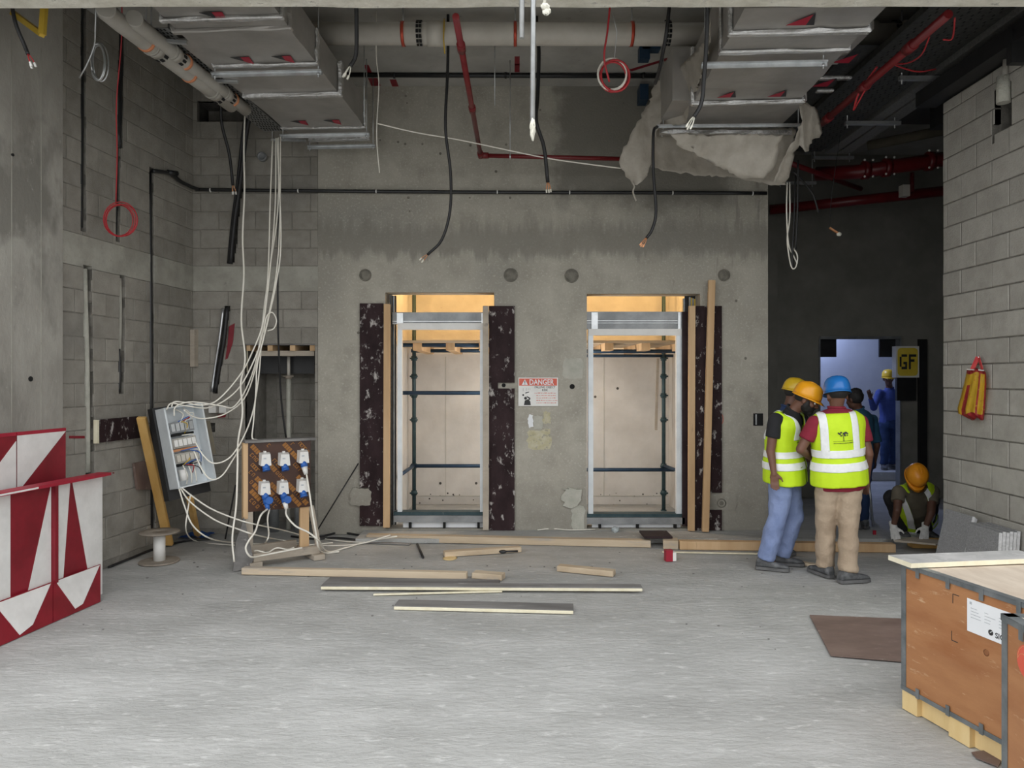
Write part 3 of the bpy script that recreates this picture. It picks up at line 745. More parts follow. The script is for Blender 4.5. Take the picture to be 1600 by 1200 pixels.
# ================================================================== SIGNS ON THE LIFT WALL
a, b = P(810, 590, 8.03), P(872, 634.5, 8.03)
t = thing('danger_sign', 'white and red danger falling object sign between the lift openings', 'sign', V(((a.x+b.x)/2, 8.04, b.z)))
bm = B(); box(bm, a.x, b.x, 8.03, 8.048, b.z, a.z); obj('plate', bm, 'white', t)
Wd, Hd = b.x-a.x, a.z-b.z; X0, Z1 = a.x, a.z
bm = B(); box(bm, X0+.008, b.x-.012, 8.0285, 8.03, Z1-.088, Z1-.010); obj('red_header', bm, 'signred', t)
bm = B(); textmesh(bm, 'DANGER', (X0+.118, 8.0285, Z1-.077), (1,0,0), (0,0,1), .083, .001, bold=.015, sx=.80); obj('heading_text', bm, 'paper', t)['kind'] = 'stuff'
bm = B(); prism(bm, [(X0+.036, 8.0285, Z1-.08), (X0+.104, 8.0285, Z1-.08), (X0+.07, 8.0285, Z1-.018)], (0,-.001,0)); w_ = obj('warning_triangle', bm, 'paper', t)
bm = B(); box(bm, X0+.066, X0+.074, 8.0268, 8.0275, Z1-.06, Z1-.034); box(bm, X0+.066, X0+.074, 8.0268, 8.0275, Z1-.074, Z1-.066); obj('exclamation_mark', bm, 'ink', w_)['kind'] = 'stuff'
bm = B(); textmesh(bm, 'FALLING OBJECT', (X0+.29, 8.03, Z1-.115), (1,0,0), (0,0,1), .033, .001, bold=.01, align='CENTER', sx=.9)
textmesh(bm, 'RISK', (X0+.29, 8.03, Z1-.148), (1,0,0), (0,0,1), .033, .001, bold=.01, align='CENTER'); obj('black_text', bm, 'ink', t)['kind'] = 'stuff'
bm = B(); r2 = random.Random(4)
for j in range(5):
    z = Z1-.172-j*.027; x = X0+.175+ (0 if j < 1 else .02)
    while x < b.x-.03:
        L_ = r2.uniform(.008, .03); box(bm, x, x+L_, 8.0292, 8.03, z, z+r2.uniform(.004,.009)); x += L_+r2.uniform(.004,.009)
obj('small_red_text', bm, 'redink', t)['kind'] = 'stuff'
bm = B(); y_ = 8.03
cx_ = X0+.095
ball(bm, (X0+.052, y_, Z1-.19), .010, (1,.15,1)); ball(bm, (X0+.078, y_, Z1-.225), .016, (1,.12,1))
prism(bm, [(cx_-.035, y_, Z1-.30), (cx_-.025, y_, Z1-.25), (cx_+.01, y_, Z1-.235), (cx_+.035, y_, Z1-.26), (cx_+.04, y_, Z1-.30)], (0,-.001,0))
prism(bm, [(cx_+.01, y_, Z1-.25), (cx_+.035, y_, Z1-.24), (cx_+.035, y_, Z1-.22), (cx_-.005, y_, Z1-.20), (cx_-.002, y_, Z1-.214), (cx_+.02, y_, Z1-.228)], (0,-.001,0))
prism(bm, [(cx_-.02, y_, Z1-.175), (cx_+.02, y_, Z1-.163), (cx_+.022, y_, Z1-.152), (cx_-.018, y_, Z1-.162)], (0,-.001,0))
for k, x in enumerate((-.045, -.01, .01, .03)): box(bm, cx_+x, cx_+x+.002, y_-.001, y_, Z1-.15+k*.005, Z1-.115)
obj('pictogram', bm, 'ink', t)['kind'] = 'stuff'

# ================================================================== CONDUITS AND PIPES
def clip(p, parent, r=.02):
    bm = B(); tube(bm, [p+V((-.006,-.0,0)), p+V((.006,0,0))], r, 8); return obj('clip', bm, 'white', parent)
t = thing('black_conduit', 'long black conduit running across the whole lift wall with white clips', 'conduit', P(700, 300, 8.0))
pts = [L(237, 268, .03), L(262, 270, .05), L(279, 272, .05)]
c1 = L(262, 271, .05); c2 = L(285, 283, .05)
tubeo('run', [L(238, 267, .02), L(250,268,.05), L(268, 272, .05), L(283, 284, .05), P(308, 295, 7.97), P(330, 296.5, 8.0), P(560, 299, 8.0), P(800, 300.5, 8.0), P(1000, 301, 8.0), P(1198, 302, 8.0)], .02, 'blackpipe', t, 8, smooth=4)
tubeo('stub', [L(262, 269, .05), L(277, 271, .09)], .026, 'blackpipe', t)
for x in (329, 466, 588, 777, 890, 1051, 1176): clip(P(x, 297+(x-300)*.006, 8.0), t, .024)
t = thing('black_conduit', 'black conduit along the slab soffit behind the pale pipe', 'conduit', P(760, 118, 7.7))
tubeo('run', [P(538, 117, 7.7), P(800, 118, 7.7), P(1100, 119, 7.7)], .026, 'blackpipe', t)
for x in (616, 790, 1005): bm = B(); tube(bm, [P(x,118,7.7)-V((.01,0,0)), P(x,118,7.7)+V((.01,0,0))], .034, 8); tube(bm, [P(x,118,7.7), V((P(x,118,7.7).x,7.7,H))], .006, 5); obj('saddle', bm, 'black', t)

t = thing('drain_pipe', 'large pale plastic drain pipe crossing under the ceiling', 'pipe', P(960, 53, 6.35))
Dp = 6.35
tubeo('pipe', [P(360, 52, Dp), P(1475, 55, Dp)], .094, 'pvc', t, 20)
for (x0, x1, r, m, nm) in ((668, 694, .103, 'pvc', 'coupling'), (1290, 1366, .11, 'pvc', 'coupling'), (1410, 1440, .11, 'pvc', 'coupling')):
    tubeo(nm, [P(x0, 53, Dp), P(x1, 53, Dp)], r, m, t, 20)
for x in (630, 805, 987):
    p = P(x, 53, Dp); bm = B(); tube(bm, [p-V((.013,0,0)), p+V((.013,0,0))], .103, 20); c = obj('clamp', bm, 'redclamp', t)
    bm = B(); tube(bm, [p+V((0,0,.09)), V((p.x,p.y,H))], .006, 6); obj('hanger_rod', bm, 'galv', c)
for x in (656, 1042, 1396):
    p = P(x, 53, Dp); bm = B()
    for k in range(8):
        a0 = -PI/2-1.2+k*.32
        for s in (-1, 1):
            q = p+V((s*.014, math.cos(a0+PI)*.0, 0)); 
            c_ = p+V((s*.013, -math.cos(a0+PI/2)*.101 if False else -.106*math.sin((k+.5)/8*PI), .106*math.cos((k+.5)/8*PI)))
            nn = (c_-V((c_.x, p.y, p.z))).normalized(); tt = nn.cross(V((1,0,0)))
            obox(bm, c_, V((.011,0,0)), tt*.015, nn*.0015)
    obj('printed_mark', bm, 'hole', t)['kind'] = 'stuff'
# yellow strip hanging from the pipe coupling
tag(tubeo('strap_end', [P(694, 30, 6.30), P(694, 36, 6.252), P(693, 60, 6.240), P(695, 84, 6.25)], .006, 'yellowsteel'), 'yellow strap hanging at the coupling of the pale pipe', 'strap')

t = thing('sprinkler_pipe', 'red sprinkler pipe dropping across in front of the lift wall', 'pipe', P(752, 245, 7.4))
zr = P(0, 243, 7.4).z
A_ = V((P(712, 15, 4.56).x, 4.56, zr)); B_ = P(751, 240, 7.4); B_.z = zr
tubeo('pipe', [A_, B_], .022, 'redpipe', t, 12)
tubeo('pipe', [B_, P(1000, 249, 7.4)], .022, 'redpipe', t, 12)
bm = B(); tube(bm, [B_-V((.0,.1,0)), B_+V((0,.02,0))], .031, 12); tube(bm, [B_-V((.02,0,0)), B_+V((.08,0,0))], .031, 12); obj('elbow', bm, 'redpipe', t)
for f in (.15, .55):
    p = A_.lerp(B_, f); bm = B(); tube(bm, [p-V((0,.05,0)), p+V((0,.05,0))], .03, 12); obj('coupling', bm, 'redpipe', t)
for x in (797, 775): pass
bm = B(); p = P(797, 245, 7.4); tube(bm, [p, V((p.x, 7.4, H))], .005, 6); tube(bm, [p-V((.008,0,0)), p+V((.008,0,0))], .027, 10); obj('hanger_rod', bm, 'galv', t)

# ceiling paint marks and anchors
bm = B()
for (px, py, w_, h_) in ((808, 95, .05, .02), (808, 106, .05, .03), (575,108,.05,.02), (585, 128, .10, .02), (616,130,.07,.02)):
    D = (H-CH)*FP/(CY-py); p = P(px, py, D); box(bm, p.x-w_/2, p.x+w_/2, D-.1, D+.1, H-.003, H+.001)
for (xa, ya, xb_, yb_) in ((985, 110, 1050, 90), (1045,96,1048,118)):
    Da, Db = (H-CH)*FP/(CY-ya), (H-CH)*FP/(CY-yb_); a, b = P(xa, ya, Da), P(xb_, yb_, Db); bar(bm, a, b, .05, .004)
o = obj('paint_mark', bm, 'redpaint', bpy.data.objects['ceiling']); o['kind'] = 'stuff'
t = thing('pipe_hanger', 'navy steel strut bracket hanging beside the plastic wrap', 'bracket', P(1003, 155, 7.3))
bm = B(); a = P(998, 75, 7.1); box(bm, a.x, a.x+.1, 7.05, 7.15, P(0,95,7.1).z, P(0,75,7.1).z); box(bm, a.x+.03, a.x+.2, 7.05, 7.15, P(0,80,7.1).z, H); obj('plate', bm, 'scaf', t)
bm = B(); a = P(999, 135, 7.9); box(bm, a.x, a.x+.09, 7.85, 8.04, P(0,158,7.9).z, P(0,134,7.9).z); obj('plate', bm, 'scaf', t)

# silver conduits dropping in front of the beam
def dropconduit(label, px, ytop, ybot, D, r, tape):
    t = thing('steel_conduit', label, 'conduit', P(px, ybot, D))
    p = P(px-4, ybot, D); q = P(px+1, -40, D)
    tubeo('pipe', [p, V((q.x, D, 5.6))], r, 'galv', t, 12)
    bm = B(); bar(bm, V((q.x, D, 5.3)), V((q.x, 4.23, 5.3)), .04, .03); obj('bracket', bm, 'galv', t)
    if tape:
        bm = B(); lathe(bm, [(r*1.1, .04), (r*1.3, .0), (r*1.1, -.02), (r*.7, -.04), (.004, -.075)], p, (0,0,1), 9); [setattr(v, 'co', v.co+V((rr.uniform(-.006,.006), rr.uniform(-.006,.006), rr.uniform(-.008,.008)))) for v in bm.verts]; obj('tape_wrap', bm, 'tape', t)
dropconduit('long galvanised conduit hanging down from the entrance beam with cream taped end', 836, 0, 198, 4.12, .0145, True)
dropconduit('short galvanised conduit stub ending just under the entrance beam', 819, 0, 60, 4.12, .0145, False)
bm = B(); p = P(852, 10, 4.1)
ball(bm, p, .024, (1,.7,.9)); ball(bm, p+V((.008,0,-.03)), .018, (1.2,.6,1)); tube(bm, [p, p+V((-.005,0,.12)), p+V((-.006,.06,.3))], .009, 6)
[setattr(v, 'co', v.co+V((rr.uniform(-.006,.006), rr.uniform(-.005,.005), rr.uniform(-.006,.006)))) for v in bm.verts]
tag(obj('taped_cable_end', bm, 'tape', smooth=True), 'crumpled cream tape knot beside the hanging conduit', 'tape')

# ================================================================== DUCTS
def duct_dir(vpx): return V(((vpx-CX)/FP, 1, 0)).normalized()
def triangle_label(bm_r, bm_b, c, ux, uy, n, s, flip=1):
    """printed tape tag: red right triangle with a black half"""
    c, ux, uy, n = V(c), V(ux)*s, V(uy)*s, V(n)*.002
    if flip > 0:
        prism(bm_b, [c-ux, c+ux*.1, c+ux*.1+uy*1.01], n); prism(bm_r, [c+ux*.1, c+ux, c+ux*.85+uy*1.7, c+ux*.1+uy*1.01], n)
    else:
        prism(bm_r, [c-ux, c+ux*.4, c+ux*.4-uy*1.5], n); prism(bm_b, [c+ux*.4, c+ux, c+ux*.5-uy*1.7, c+ux*.4-uy*1.5], n)
def rect_duct(label, cl0, cl1, width, z0, h, ridges, struts, tags, end=None, hangers=True):
    """cl0/cl1: centre line near and far (x,y)"""
    a, b = V((*cl0, 0)), V((*cl1, 0)); d = (b-a).normalized(); s = V((d.y, -d.x, 0)); Ln = (b-a).length
    t = thing('air_duct', label, 'duct', V(((a.x+b.x)/2, (a.y+b.y)/2, z0)))
    bm = B(); W_ = width/2
    nseg = 14; rings = []
    for i in range(nseg+1):
        c = a+d*Ln*i/nseg; j = .006
        rings.append([bm.verts.new(c+s*sx_*W_+V((rr.uniform(-j,j), 0, z+rr.uniform(-j,j)))) for sx_, z in ((-1,z0),(1,z0),(1,z0+h),(-1,z0+h))])
    for A, Bq in zip(rings, rings[1:]):
        for k in range(4): bm.faces.new((A[k], A[(k+1)%4], Bq[(k+1)%4], Bq[k]))
    bm.faces.new(rings[0]); bm.faces.new(rings[-1])
    body = obj('duct_body', bm, 'foil', t, bevel=.012)
    for (y, wd, th, m) in ridges:
        c = a+d*((y-a.y)/d.y); bm = B()
        def seg(p, q, up):
            bar(bm, p, q, wd, th, up)
        zb = z0-th/2
        pts = [c-s*(W_+th/2)+V((0,0,z0+h)), c-s*(W_+th/2)+V((0,0,zb)), c+s*(W_+th/2)+V((0,0,zb)), c+s*(W_+th/2)+V((0,0,z0+h))]
        bar(bm, pts[1]-s*th/2, pts[2]+s*th/2, wd, th, (0,0,1)); bar(bm, pts[0], pts[1]-V((0,0,th/2)), wd, th, s); bar(bm, pts[3], pts[2]-V((0,0,th/2)), wd, th, s)
        bmesh.ops.subdivide_edges(bm, edges=[e for e in bm.edges if e.calc_length() > .15], cuts=7)
        for v in bm.verts: v.co += V((0, rr.uniform(-.006,.006), rr.uniform(-.004,.004)))
        obj('flange_wrap', bm, m, t, bevel=.008)
    for (y, ext) in struts:
        c = a+d*((y-a.y)/d.y); p, q = c-s*(W_+ext[0])+V((0,0,z0-.045)), c+s*(W_+ext[1])+V((0,0,z0-.045))
        if len(ext) > 2: p.y = q.y = c.y
        bm = B(); bar(bm, p, q, .042, .012); bar(bm, p+V((0,0,-.018)), q+V((0,0,-.018)), .006, .03); bar(bm, p+V((0,.018,-.012)), q+V((0,.018,-.012)), .005, .03)
        st = obj('support_strut', bm, 'galv', t)
        for e in (p+(q-p)*.03, q-(q-p)*.03):
            bm = B(); tube(bm, [e-V((0,0,.05)), V((e.x, e.y, H))], .005, 6); tube(bm, [e-V((0,0,.035)), e-V((0,0,.015))], .012, 6); obj('hanger_rod', bm, 'galv', st)
    bmr, bmb = B(), B()
    for (u, y, sc, fl) in tags:
        c = a+d*((y-a.y)/d.y)+s*(u*W_)+V((0,0,z0-.008)); triangle_label(bmr, bmb, c, s, d, (0,0,-1), sc, fl)
    if tags:
        for nm, bq, m in (('printed_red_tag', bmr, 'redtrim'), ('printed_black_tag', bmb, 'ink')): obj(nm, bq, m, t)['kind'] = 'stuff'
    else: bmr.free(); bmb.free()
    return t
# left duct : bottom at z 4.25
z0 = 4.20
def onz(px, py, z): D = (z-CH)*FP/(CY-py); return V(((px-CX)/FP*D, D, z))
fl, fr = onz(451, 208, z0), onz(577, 208, z0)
dl = duct_dir(868); c1_ = (fl+fr)/2; wdt = (fr-fl).length; c0_ = c1_-dl*((c1_.y-4.56)/dl.y)
yq = lambda py, z=z0: (z-CH)*FP/(CY-py)
t = rect_duct('foil wrapped air duct under the ceiling on the left, above the grey pipes', (c0_.x, c0_.y), (c1_.x, c1_.y), wdt, z0, .27,
          [(yq(26), .05, .03, 'foil_b'), (yq(44), .05, .03, 'foil'), (yq(100), .05, .02, 'foil_b'), (yq(146), .06, .035, 'foil_b'), (yq(198), .04, .02, 'foil_b')],
          [(yq(104), (.05,.03)), (yq(203), (.06,.03)), (yq(221), (-.1,.0))],
          [(-.35, yq(87), .075, 1), (.45, yq(87), .075, 1), (-.1, yq(17), .08, 1), (-.45, yq(187), .075, 1), (.35, yq(187), .075, 1)])
bm = B(); p, q = onz(483, 219, z0), onz(578, 217, z0); bar(bm, p, q, .05, .03); obj('end_wrap', bm, 'foil_b', t)
# cable tray left of the duct
def tray(label, p0, p1, width, z, m, perf=True, side=.05, holes=True):
    a, b = V((*p0, 0)), V((*p1, 0)); d = (b-a).normalized(); s = V((d.y, -d.x, 0)); Ln = (b-a).length
    t = thing('cable_tray', label, 'tray', V(((a.x+b.x)/2, (a.y+b.y)/2, z)))
    c = (a+b)/2+V((0,0,z)); bm = B(); obox(bm, c, s*width/2, d*Ln/2, (0,0,.002)); obj('base', bm, m, t)
    for e in (-1, 1):
        bm = B(); obox(bm, c+s*e*width/2+V((0,0,side/2)), s*.002, d*Ln/2, (0,0,side/2)); obj('side_rail', bm, m, t)
    if holes:
        bm = B(); n = int(Ln/.05)
        for i in range(n):
            for k in range(-3, 4):
                p = a+d*(i+.5)*.05+s*(k*width/8+(.01 if i % 2 else -.01))+V((0,0,z-.003)); obox(bm, p, s*.006, d*.013, (0,0,.001))
        obj('perforation', bm, 'hole', t)['kind'] = 'stuff'
    return t
zt_ = 4.24
a, b = onz(250, 44, zt_), onz(428, 205, zt_)
tray('perforated cable tray between the left air duct and the grey pipes', (a.x-.05, a.y), (b.x, b.y), .22, zt_, 'tray')
t = thing('tray_support', 'slim galvanised strut carrying the cable tray left of the duct', 'strut', onz(260, 63, 4.2))
for (x0, y0, x1, y1) in ((234, 62, 292, 67), (331, 127, 372, 128), (424, 219, 478, 220)):
    z_ = 4.19; p, q = onz(x0, y0, z_), onz(x1, y1, z_); bm = B(); bar(bm, p, q, .035, .02); s_ = obj('strut', bm, 'galv', t)
    bm = B(); tube(bm, [p+V((.01,0,0)), V((p.x+.01, p.y, H))], .005, 6); obj('hanger_rod', bm, 'galv', s_)
# red-black tags on the tray side
bmr, bmb = B(), B()
for (px, py) in ((310, 68), (372, 125), (419, 168), (458, 205)):
    triangle_label(bmr, bmb, onz(px, py, zt_-.03), (1,.1,0), (0,1,0), (0,0,-1), .075)
t2 = thing('tape_tags', 'red and black triangular tags printed on the duct edge tape', 'tags', onz(372,125,zt_-.03))
obj('red_tag', bmr, 'redtrim', t2)['kind'] = 'stuff'; obj('black_tag', bmb, 'ink', t2)['kind'] = 'stuff'
bm = B(); p, q = onz(286, 62, 4.215), onz(470, 212, 4.215); bar(bm, p, q, .10, .02); obj('edge_tape', bm, 'foil', t2)

# two grey soil pipes at left
def soil(label, pts, r, clamps, bands, mat='pvc_g'):
    t = thing('soil_pipe', label, 'pipe', pts[-1]); tubeo('pipe', pts, r, mat, t, 16, smooth=3)
    a, b = V(pts[1]), V(pts[-1])
    for f in clamps:
        p = a.lerp(b, f); d = (b-a).normalized(); bm = B(); tube(bm, [p-d*.012, p+d*.012], r*1.12, 16); c = obj('clamp', bm, 'orange_c', t)
        bm = B(); tube(bm, [p+V((0,0,r)), V((p.x,p.y,H))], .005, 6); obj('hanger_rod', bm, 'galv', c)
    for f in bands:
        p = a.lerp(b, f); d = (b-a).normalized(); bm = B(); tube(bm, [p-d*.035, p+d*.035], r*1.06, 16); tube(bm, [p-d*.055, p-d*.035], r*1.16, 16); obj('coupling', bm, mat, t)
        bm = B()
        s, u = frame_of(d)
        for k in range(10):
            an = 2*PI*k/10; nn = s*math.cos(an)+u*math.sin(an); obox(bm, p+d*.065+nn*r*1.02, nn.cross(d)*r*.2, d*.02, nn*.0025)
        obj('printed_mark', bm, 'hole', t)['kind'] = 'stuff'
zp = 4.15
soil('grey plastic soil pipe nearest the left wall, ending in a wall hole', [onz(165, 12, zp), onz(190, 38, zp), onz(362, 165, zp)], .062, (.18, .55), (.25, .8))
soil('grey plastic soil pipe beside the cable tray with orange clamps', [onz(210, 28, zp+.03), onz(232, 52, zp+.03), onz(384, 172, zp+.03)], .055, (.32, .83), (.22, .75))
bm = B(); p = P(165, 30, 4.85)
t = thing('flexible_hose', 'short grey corrugated hose hanging at the top left corner', 'hose', P(182, 40, 5.2))
pts = smoothpts([P(166, 0, 5.1), P(176, 22, 5.15), P(194, 40, 5.2), P(212, 50, 5.4)], 10)
tube(bm, pts, [.05+.006*(i % 2) for i in range(len(pts))], 12); obj('hose', bm, 'pvc_g', t)
# yellow triangular steel bracket and cable at the far upper left
t = thing('steel_bracket', 'yellow triangular steel bracket at the top left of the pier', 'bracket', P(65, 40, 4.9))
for p, q in ((P(20, 20, 5.2), P(66, 54, 5.0)), (P(66, 54, 5.0), P(70, 0, 5.0))): baro('bar', p, q, .035, .035, 'yellowsteel', t)
bm = B(); bar(bm, P(70,0,5.0), V((P(70,0,5.0).x-.2, 5.0, 4.5)), .03, .03); obj('bar', bm, 'yellowsteel', t)

# right duct
zd = 4.0
yr = lambda py: (zd-CH)*FP/(CY-py)
fl, fr = onz(1084, 161, zd), onz(1247, 160, zd); dl = duct_dir(851); c1_ = (fl+fr)/2; wd2 = (fr-fl).length; c0_ = c1_-dl*((c1_.y-4.56)/dl.y)
t = rect_duct('foil wrapped air duct on the right with torn plastic sheeting at its end', (c0_.x, c0_.y), (c1_.x, c1_.y), wd2, zd, .45,
          [(yr(47), .05, .03, 'foil_b'), (yr(78), .05, .02, 'foil_b'), (yr(157), .05, .035, 'foil_b')],
          [(yr(88), (.12,-.1)), ],
          [(-.05, yr(37), .09, -1), (-.45, yr(150), .075, -1), (.48, yr(150), .075, -1)])
for (px0, px1, py0, py1, y0, y1) in ((1027, 1250, 196, 197, 6.2, 6.75),):
    xa, xb_ = (1045-CX)/FP*6.3, (1247-CX)/FP*6.3
    bm = B(); box(bm, xa, xb_+.02, 6.16, 6.8, zd+.03, zd+.47); obj('duct_collar', bm, 'foil', t, bevel=.015)
    p, q = onz(1026, 197, zd-.02), onz(1256, 195, zd-.02)
    for dz_, m_, w_ in ((0, 'galv', .045), (-.012, 'galv', .01)):
        bm = B(); bar(bm, p+V((0,0,dz_)), q+V((0,0,dz_)), w_, .014); s_ = obj('support_strut', bm, m_, t)
    p2, q2 = onz(1030, 207, zd-.03)+V((0,-.12,0)), onz(1235, 209, zd-.03)+V((0,-.12,0))
    bm = B(); bar(bm, p2+V((0,.1,0)), q2+V((0,.1,0)), .05, .035); bmesh.ops.subdivide_edges(bm, edges=[e for e in bm.edges if e.calc_length() > .3], cuts=10)
    for v in bm.verts: v.co += V((0, rr.uniform(-.01,.01), rr.uniform(-.008,.008)))
    obj('end_wrap', bm, 'foil_b', t)
    for e in (p+V((.06,0,0)), q-V((.05,0,0)), p+V((.09,.2,0))):
        bm = B(); tube(bm, [e-V((0,0,.03)), V((e.x, e.y, H))], .005, 6); obj('hanger_rod', bm, 'galv', t)
# small branch piece stepping down to the right of the duct
t = thing('duct_branch', 'stepped foil duct branch with red tags right of the large duct', 'duct', P(1310, 130, 5.9))
bm = B(); box(bm, P(1270,0,5.5).x, P(1345,0,5.5).x, 5.3, 5.9, 4.22, 4.5); obj('duct_body', bm, 'foil', t, bevel=.02)
for (x0, x1, y, z_) in ((1275, 1330, 122, 4.21), (1275, 1302, 142, 4.2)):
    p, q = onz(x0, y, z_), onz(x1, y, z_); bm = B(); bar(bm, p, q, .05, .025); obj('flange_wrap', bm, 'foil_b', t, bevel=.006)
bmr, bmb = B(), B()
for (px, py) in ((1318, 98), (1285, 135)): triangle_label(bmr, bmb, onz(px, py, 4.19), (1,0,0), (0,1,0), (0,0,-1), .1, -1)
obj('printed_red_tag', bmr, 'redtrim', t)['kind'] = 'stuff'; obj('printed_black_tag', bmb, 'ink', t)['kind'] = 'stuff'

# torn plastic sheeting
def sheet(name, outline, t_, dep, seed, parent=None, amp=.03, nsub=5):
    """outline of (px,py,D) points -> crumpled thin sheet"""
    pts = [P(*q) for q in outline]; bm = B()
    c = sum(pts, V())/len(pts)
    vs0 = [bm.verts.new(p) for p in pts]; bm.faces.new(vs0)
    bmesh.ops.triangulate(bm, faces=bm.faces[:])
    for _ in range(nsub):
        bmesh.ops.subdivide_edges(bm, edges=[e for e in bm.edges if e.calc_length() > .05], cuts=1)
        bmesh.ops.triangulate(bm, faces=bm.faces[:])
    for v in bm.verts:
        p = v.co*3+V((seed, 0, 0)); e = any(len(ed.link_faces) == 1 for ed in v.link_edges)
        n1 = noise.noise(V((v.co.x*5+seed, v.co.y*2, v.co.z*1.6))); n2 = noise.noise(V((v.co.x*16+seed, v.co.y*3, v.co.z*9)))
        v.co += V((n2*.012+(rr.uniform(-.012,.012) if e else 0), n1*amp*2+n2*.015, n2*.008+(rr.uniform(-.012,.012) if e else 0)))
    ext = bmesh.ops.solidify(bm, geom=bm.faces[:], thickness=.0015)
    return obj(name, bm, 'film', parent, smooth=True)
t = thing('plastic_sheeting', 'torn dusty plastic sheeting draped over the end of the right duct', 'sheeting', P(1140, 280, 6.6))
sheet('front_flap', [(1050,210,6.2),(1225,210,6.2),(1218,225,6.22),(1212,262,6.28),(1190,282,6.3),(1165,278,6.32),(1120,258,6.3),(1062,228,6.24)], 0, 0, 3, t)
sheet('lower_flap', [(1022,200,6.9),(1245,200,6.9),(1232,270,6.8),(1226,290,6.8),(1205,288,6.8),(1150,278,6.85),(1100,276,6.85),(1040,268,6.85),(1015,262,6.85)], 0, 0, 9, t)
sheet('hanging_bag', [(1022,128,6.7),(1040,126,6.7),(1046,150,6.7),(1028,200,6.65),(1016,262,6.6),(1008,280,6.6),(996,291,6.6),(988,286,6.6),(972,262,6.6),(968,245,6.6),(975,230,6.6),(1003,180,6.65),(1018,150,6.68)], 0, 0, 17, t, amp=.06)
sheet('side_wrap', [(1045,122,6.5),(1072,112,6.2),(1098,70,5.6),(1110,28,5.0),(1112,60,5.1),(1096,120,5.8),(1080,160,6.2),(1072,192,6.5),(1035,200,6.7)], 0, 0, 21, t, amp=.01)
sheet('ragged_right_flap', [(1247,158,6.3),(1272,165,6.35),(1278,172,6.4),(1268,185,6.4),(1284,210,6.45),(1282,216,6.4),(1270,218,6.4),(1262,235,6.4),(1256,238,6.4),(1248,226,6.4),(1240,240,6.45),(1232,262,6.5),(1228,285,6.5),(1210,284,6.4),(1222,250,6.35),(1245,210,6.3),(1250,190,6.3)], 0, 0, 31, t, amp=.04)
tubeo('twisted_end', [P(988, 284, 6.6), P(991, 292, 6.6), P(989, 300, 6.6), P(994, 314, 6.6)], .008, 'film', t, 6, smooth=4)

# ================================================================== RIGHT-HAND SERVICES
def tray_run(label, xa, ya, xb_, yb_, zz, width, mat='tray_d', holes=False):
    a, b = onz(xa, ya, zz), onz(xb_, yb_, zz); return tray(label, (a.x, a.y), (b.x, b.y), width, zz, mat, side=.09, holes=holes)
t = tray('broad dark cable tray over the top of the right block wall', (3.30, 4.56), (3.30, 8.6), .62, 4.36, 'tray_d', holes=True)
t = tray('narrow steel trunking running beside the broad cable tray', (3.72, 4.56), (3.72, 8.6), .12, 4.34, 'tray', holes=False, side=.1)
t = tray('second narrow steel trunking right of the broad cable tray', (3.88, 4.56), (3.88, 8.6), .14, 4.34, 'tray', holes=False, side=.1)
t = tray('cable tray over the corridor behind the red pipe', (2.95, 6.0), (2.95, 10.3), .3, 4.42, 'tray_d', holes=False)
struts_ = (((1403, 124), (1510, 121), 4.31, 'strut'), ((1316, 196), (1412, 189), 4.28, ''), ((1268, 248), (1336, 245), 4.36, ''), ((1214, 288), (1278, 284), 4.2, ''), ((1486, 157), (1521, 153), 4.28, ''), ((1403,99),(1450,97),4.5,''))
t = thing('trapeze_supports', 'row of galvanised trapeze struts carrying the right hand cable trays', 'struts', P(1400, 124, 6.4))
for (p_, q_, z_, _n) in struts_:
    p, q = onz(*p_, z_), onz(*q_, z_); q.y = p.y = (p.y+q.y)/2
    bm = B(); bar(bm, p, q, .04, .035); s_ = obj('support_strut', bm, 'galv', t)
    for e in (p+(q-p)*.04, q-(q-p)*.1):
        bm = B(); tube(bm, [e-V((0,0,.05)), V((e.x, e.y, H))], .006, 6); obj('hanger_rod', bm, 'galv', s_)
t = thing('sprinkler_pipe', 'straight red pipe running back beneath the right hand cable trays', 'pipe', P(1400, 100, 5.5))
a, b = onz(1482, 22, 4.05), onz(1262, 212, 4.05); tubeo('pipe', [a, b], .03, 'redpipe', t, 12)
for f in (.2, .5, .8): p = a.lerp(b, f); d = (b-a).normalized(); tubeo('coupling', [p-d*.05, p+d*.05], .04, 'redpipe', t, 12)
t = thing('loose_red_cables', 'thin red cables hanging in loops beside the right red pipe', 'cables', P(1400, 100, 5.6))
tubeo('cable', [P(1492, 28, 5.0), P(1488, 60, 5.2), P(1474, 62, 5.2)], .006, 'redcable', t, 6, smooth=5)
tubeo('cable', [P(1452, 58, 5.2), P(1440, 85, 5.4), P(1420, 98, 5.6), P(1400, 100, 5.7)], .006, 'redcable', t, 6, smooth=5)
tubeo('cable', [P(1395, 100, 5.7), P(1410, 106, 5.8), P(1435, 112, 5.9), P(1462, 108, 6.0)], .006, 'redcable', t, 6, smooth=5)
tubeo('cable', [P(1370, 105, 5.7), P(1352, 130, 5.9), P(1340, 150, 6.0), P(1334, 172, 6.1)], .009, 'redcable', t, 6, smooth=5)
tubeo('cable', [P(1365, 115, 5.8), P(1352, 140, 5.9), P(1340, 162, 6.0), P(1336, 170, 6.1)], .006, 'redcable', t, 6, smooth=5)
t = thing('sprinkler_main', 'large dark red pipe with bolted couplings dotted with white glints across the corridor', 'pipe', P(1400, 262, 8.8))
tubeo('pipe', [P(1275, 272, 9.3), P(1345, 268, 9.0), P(1480, 248, 8.6)], .085, 'redpipe', t, 14)
tubeo('pipe', [P(1235, 255, 8.6), P(1345, 295, 9.6)], .03, 'redpipe', t, 10)
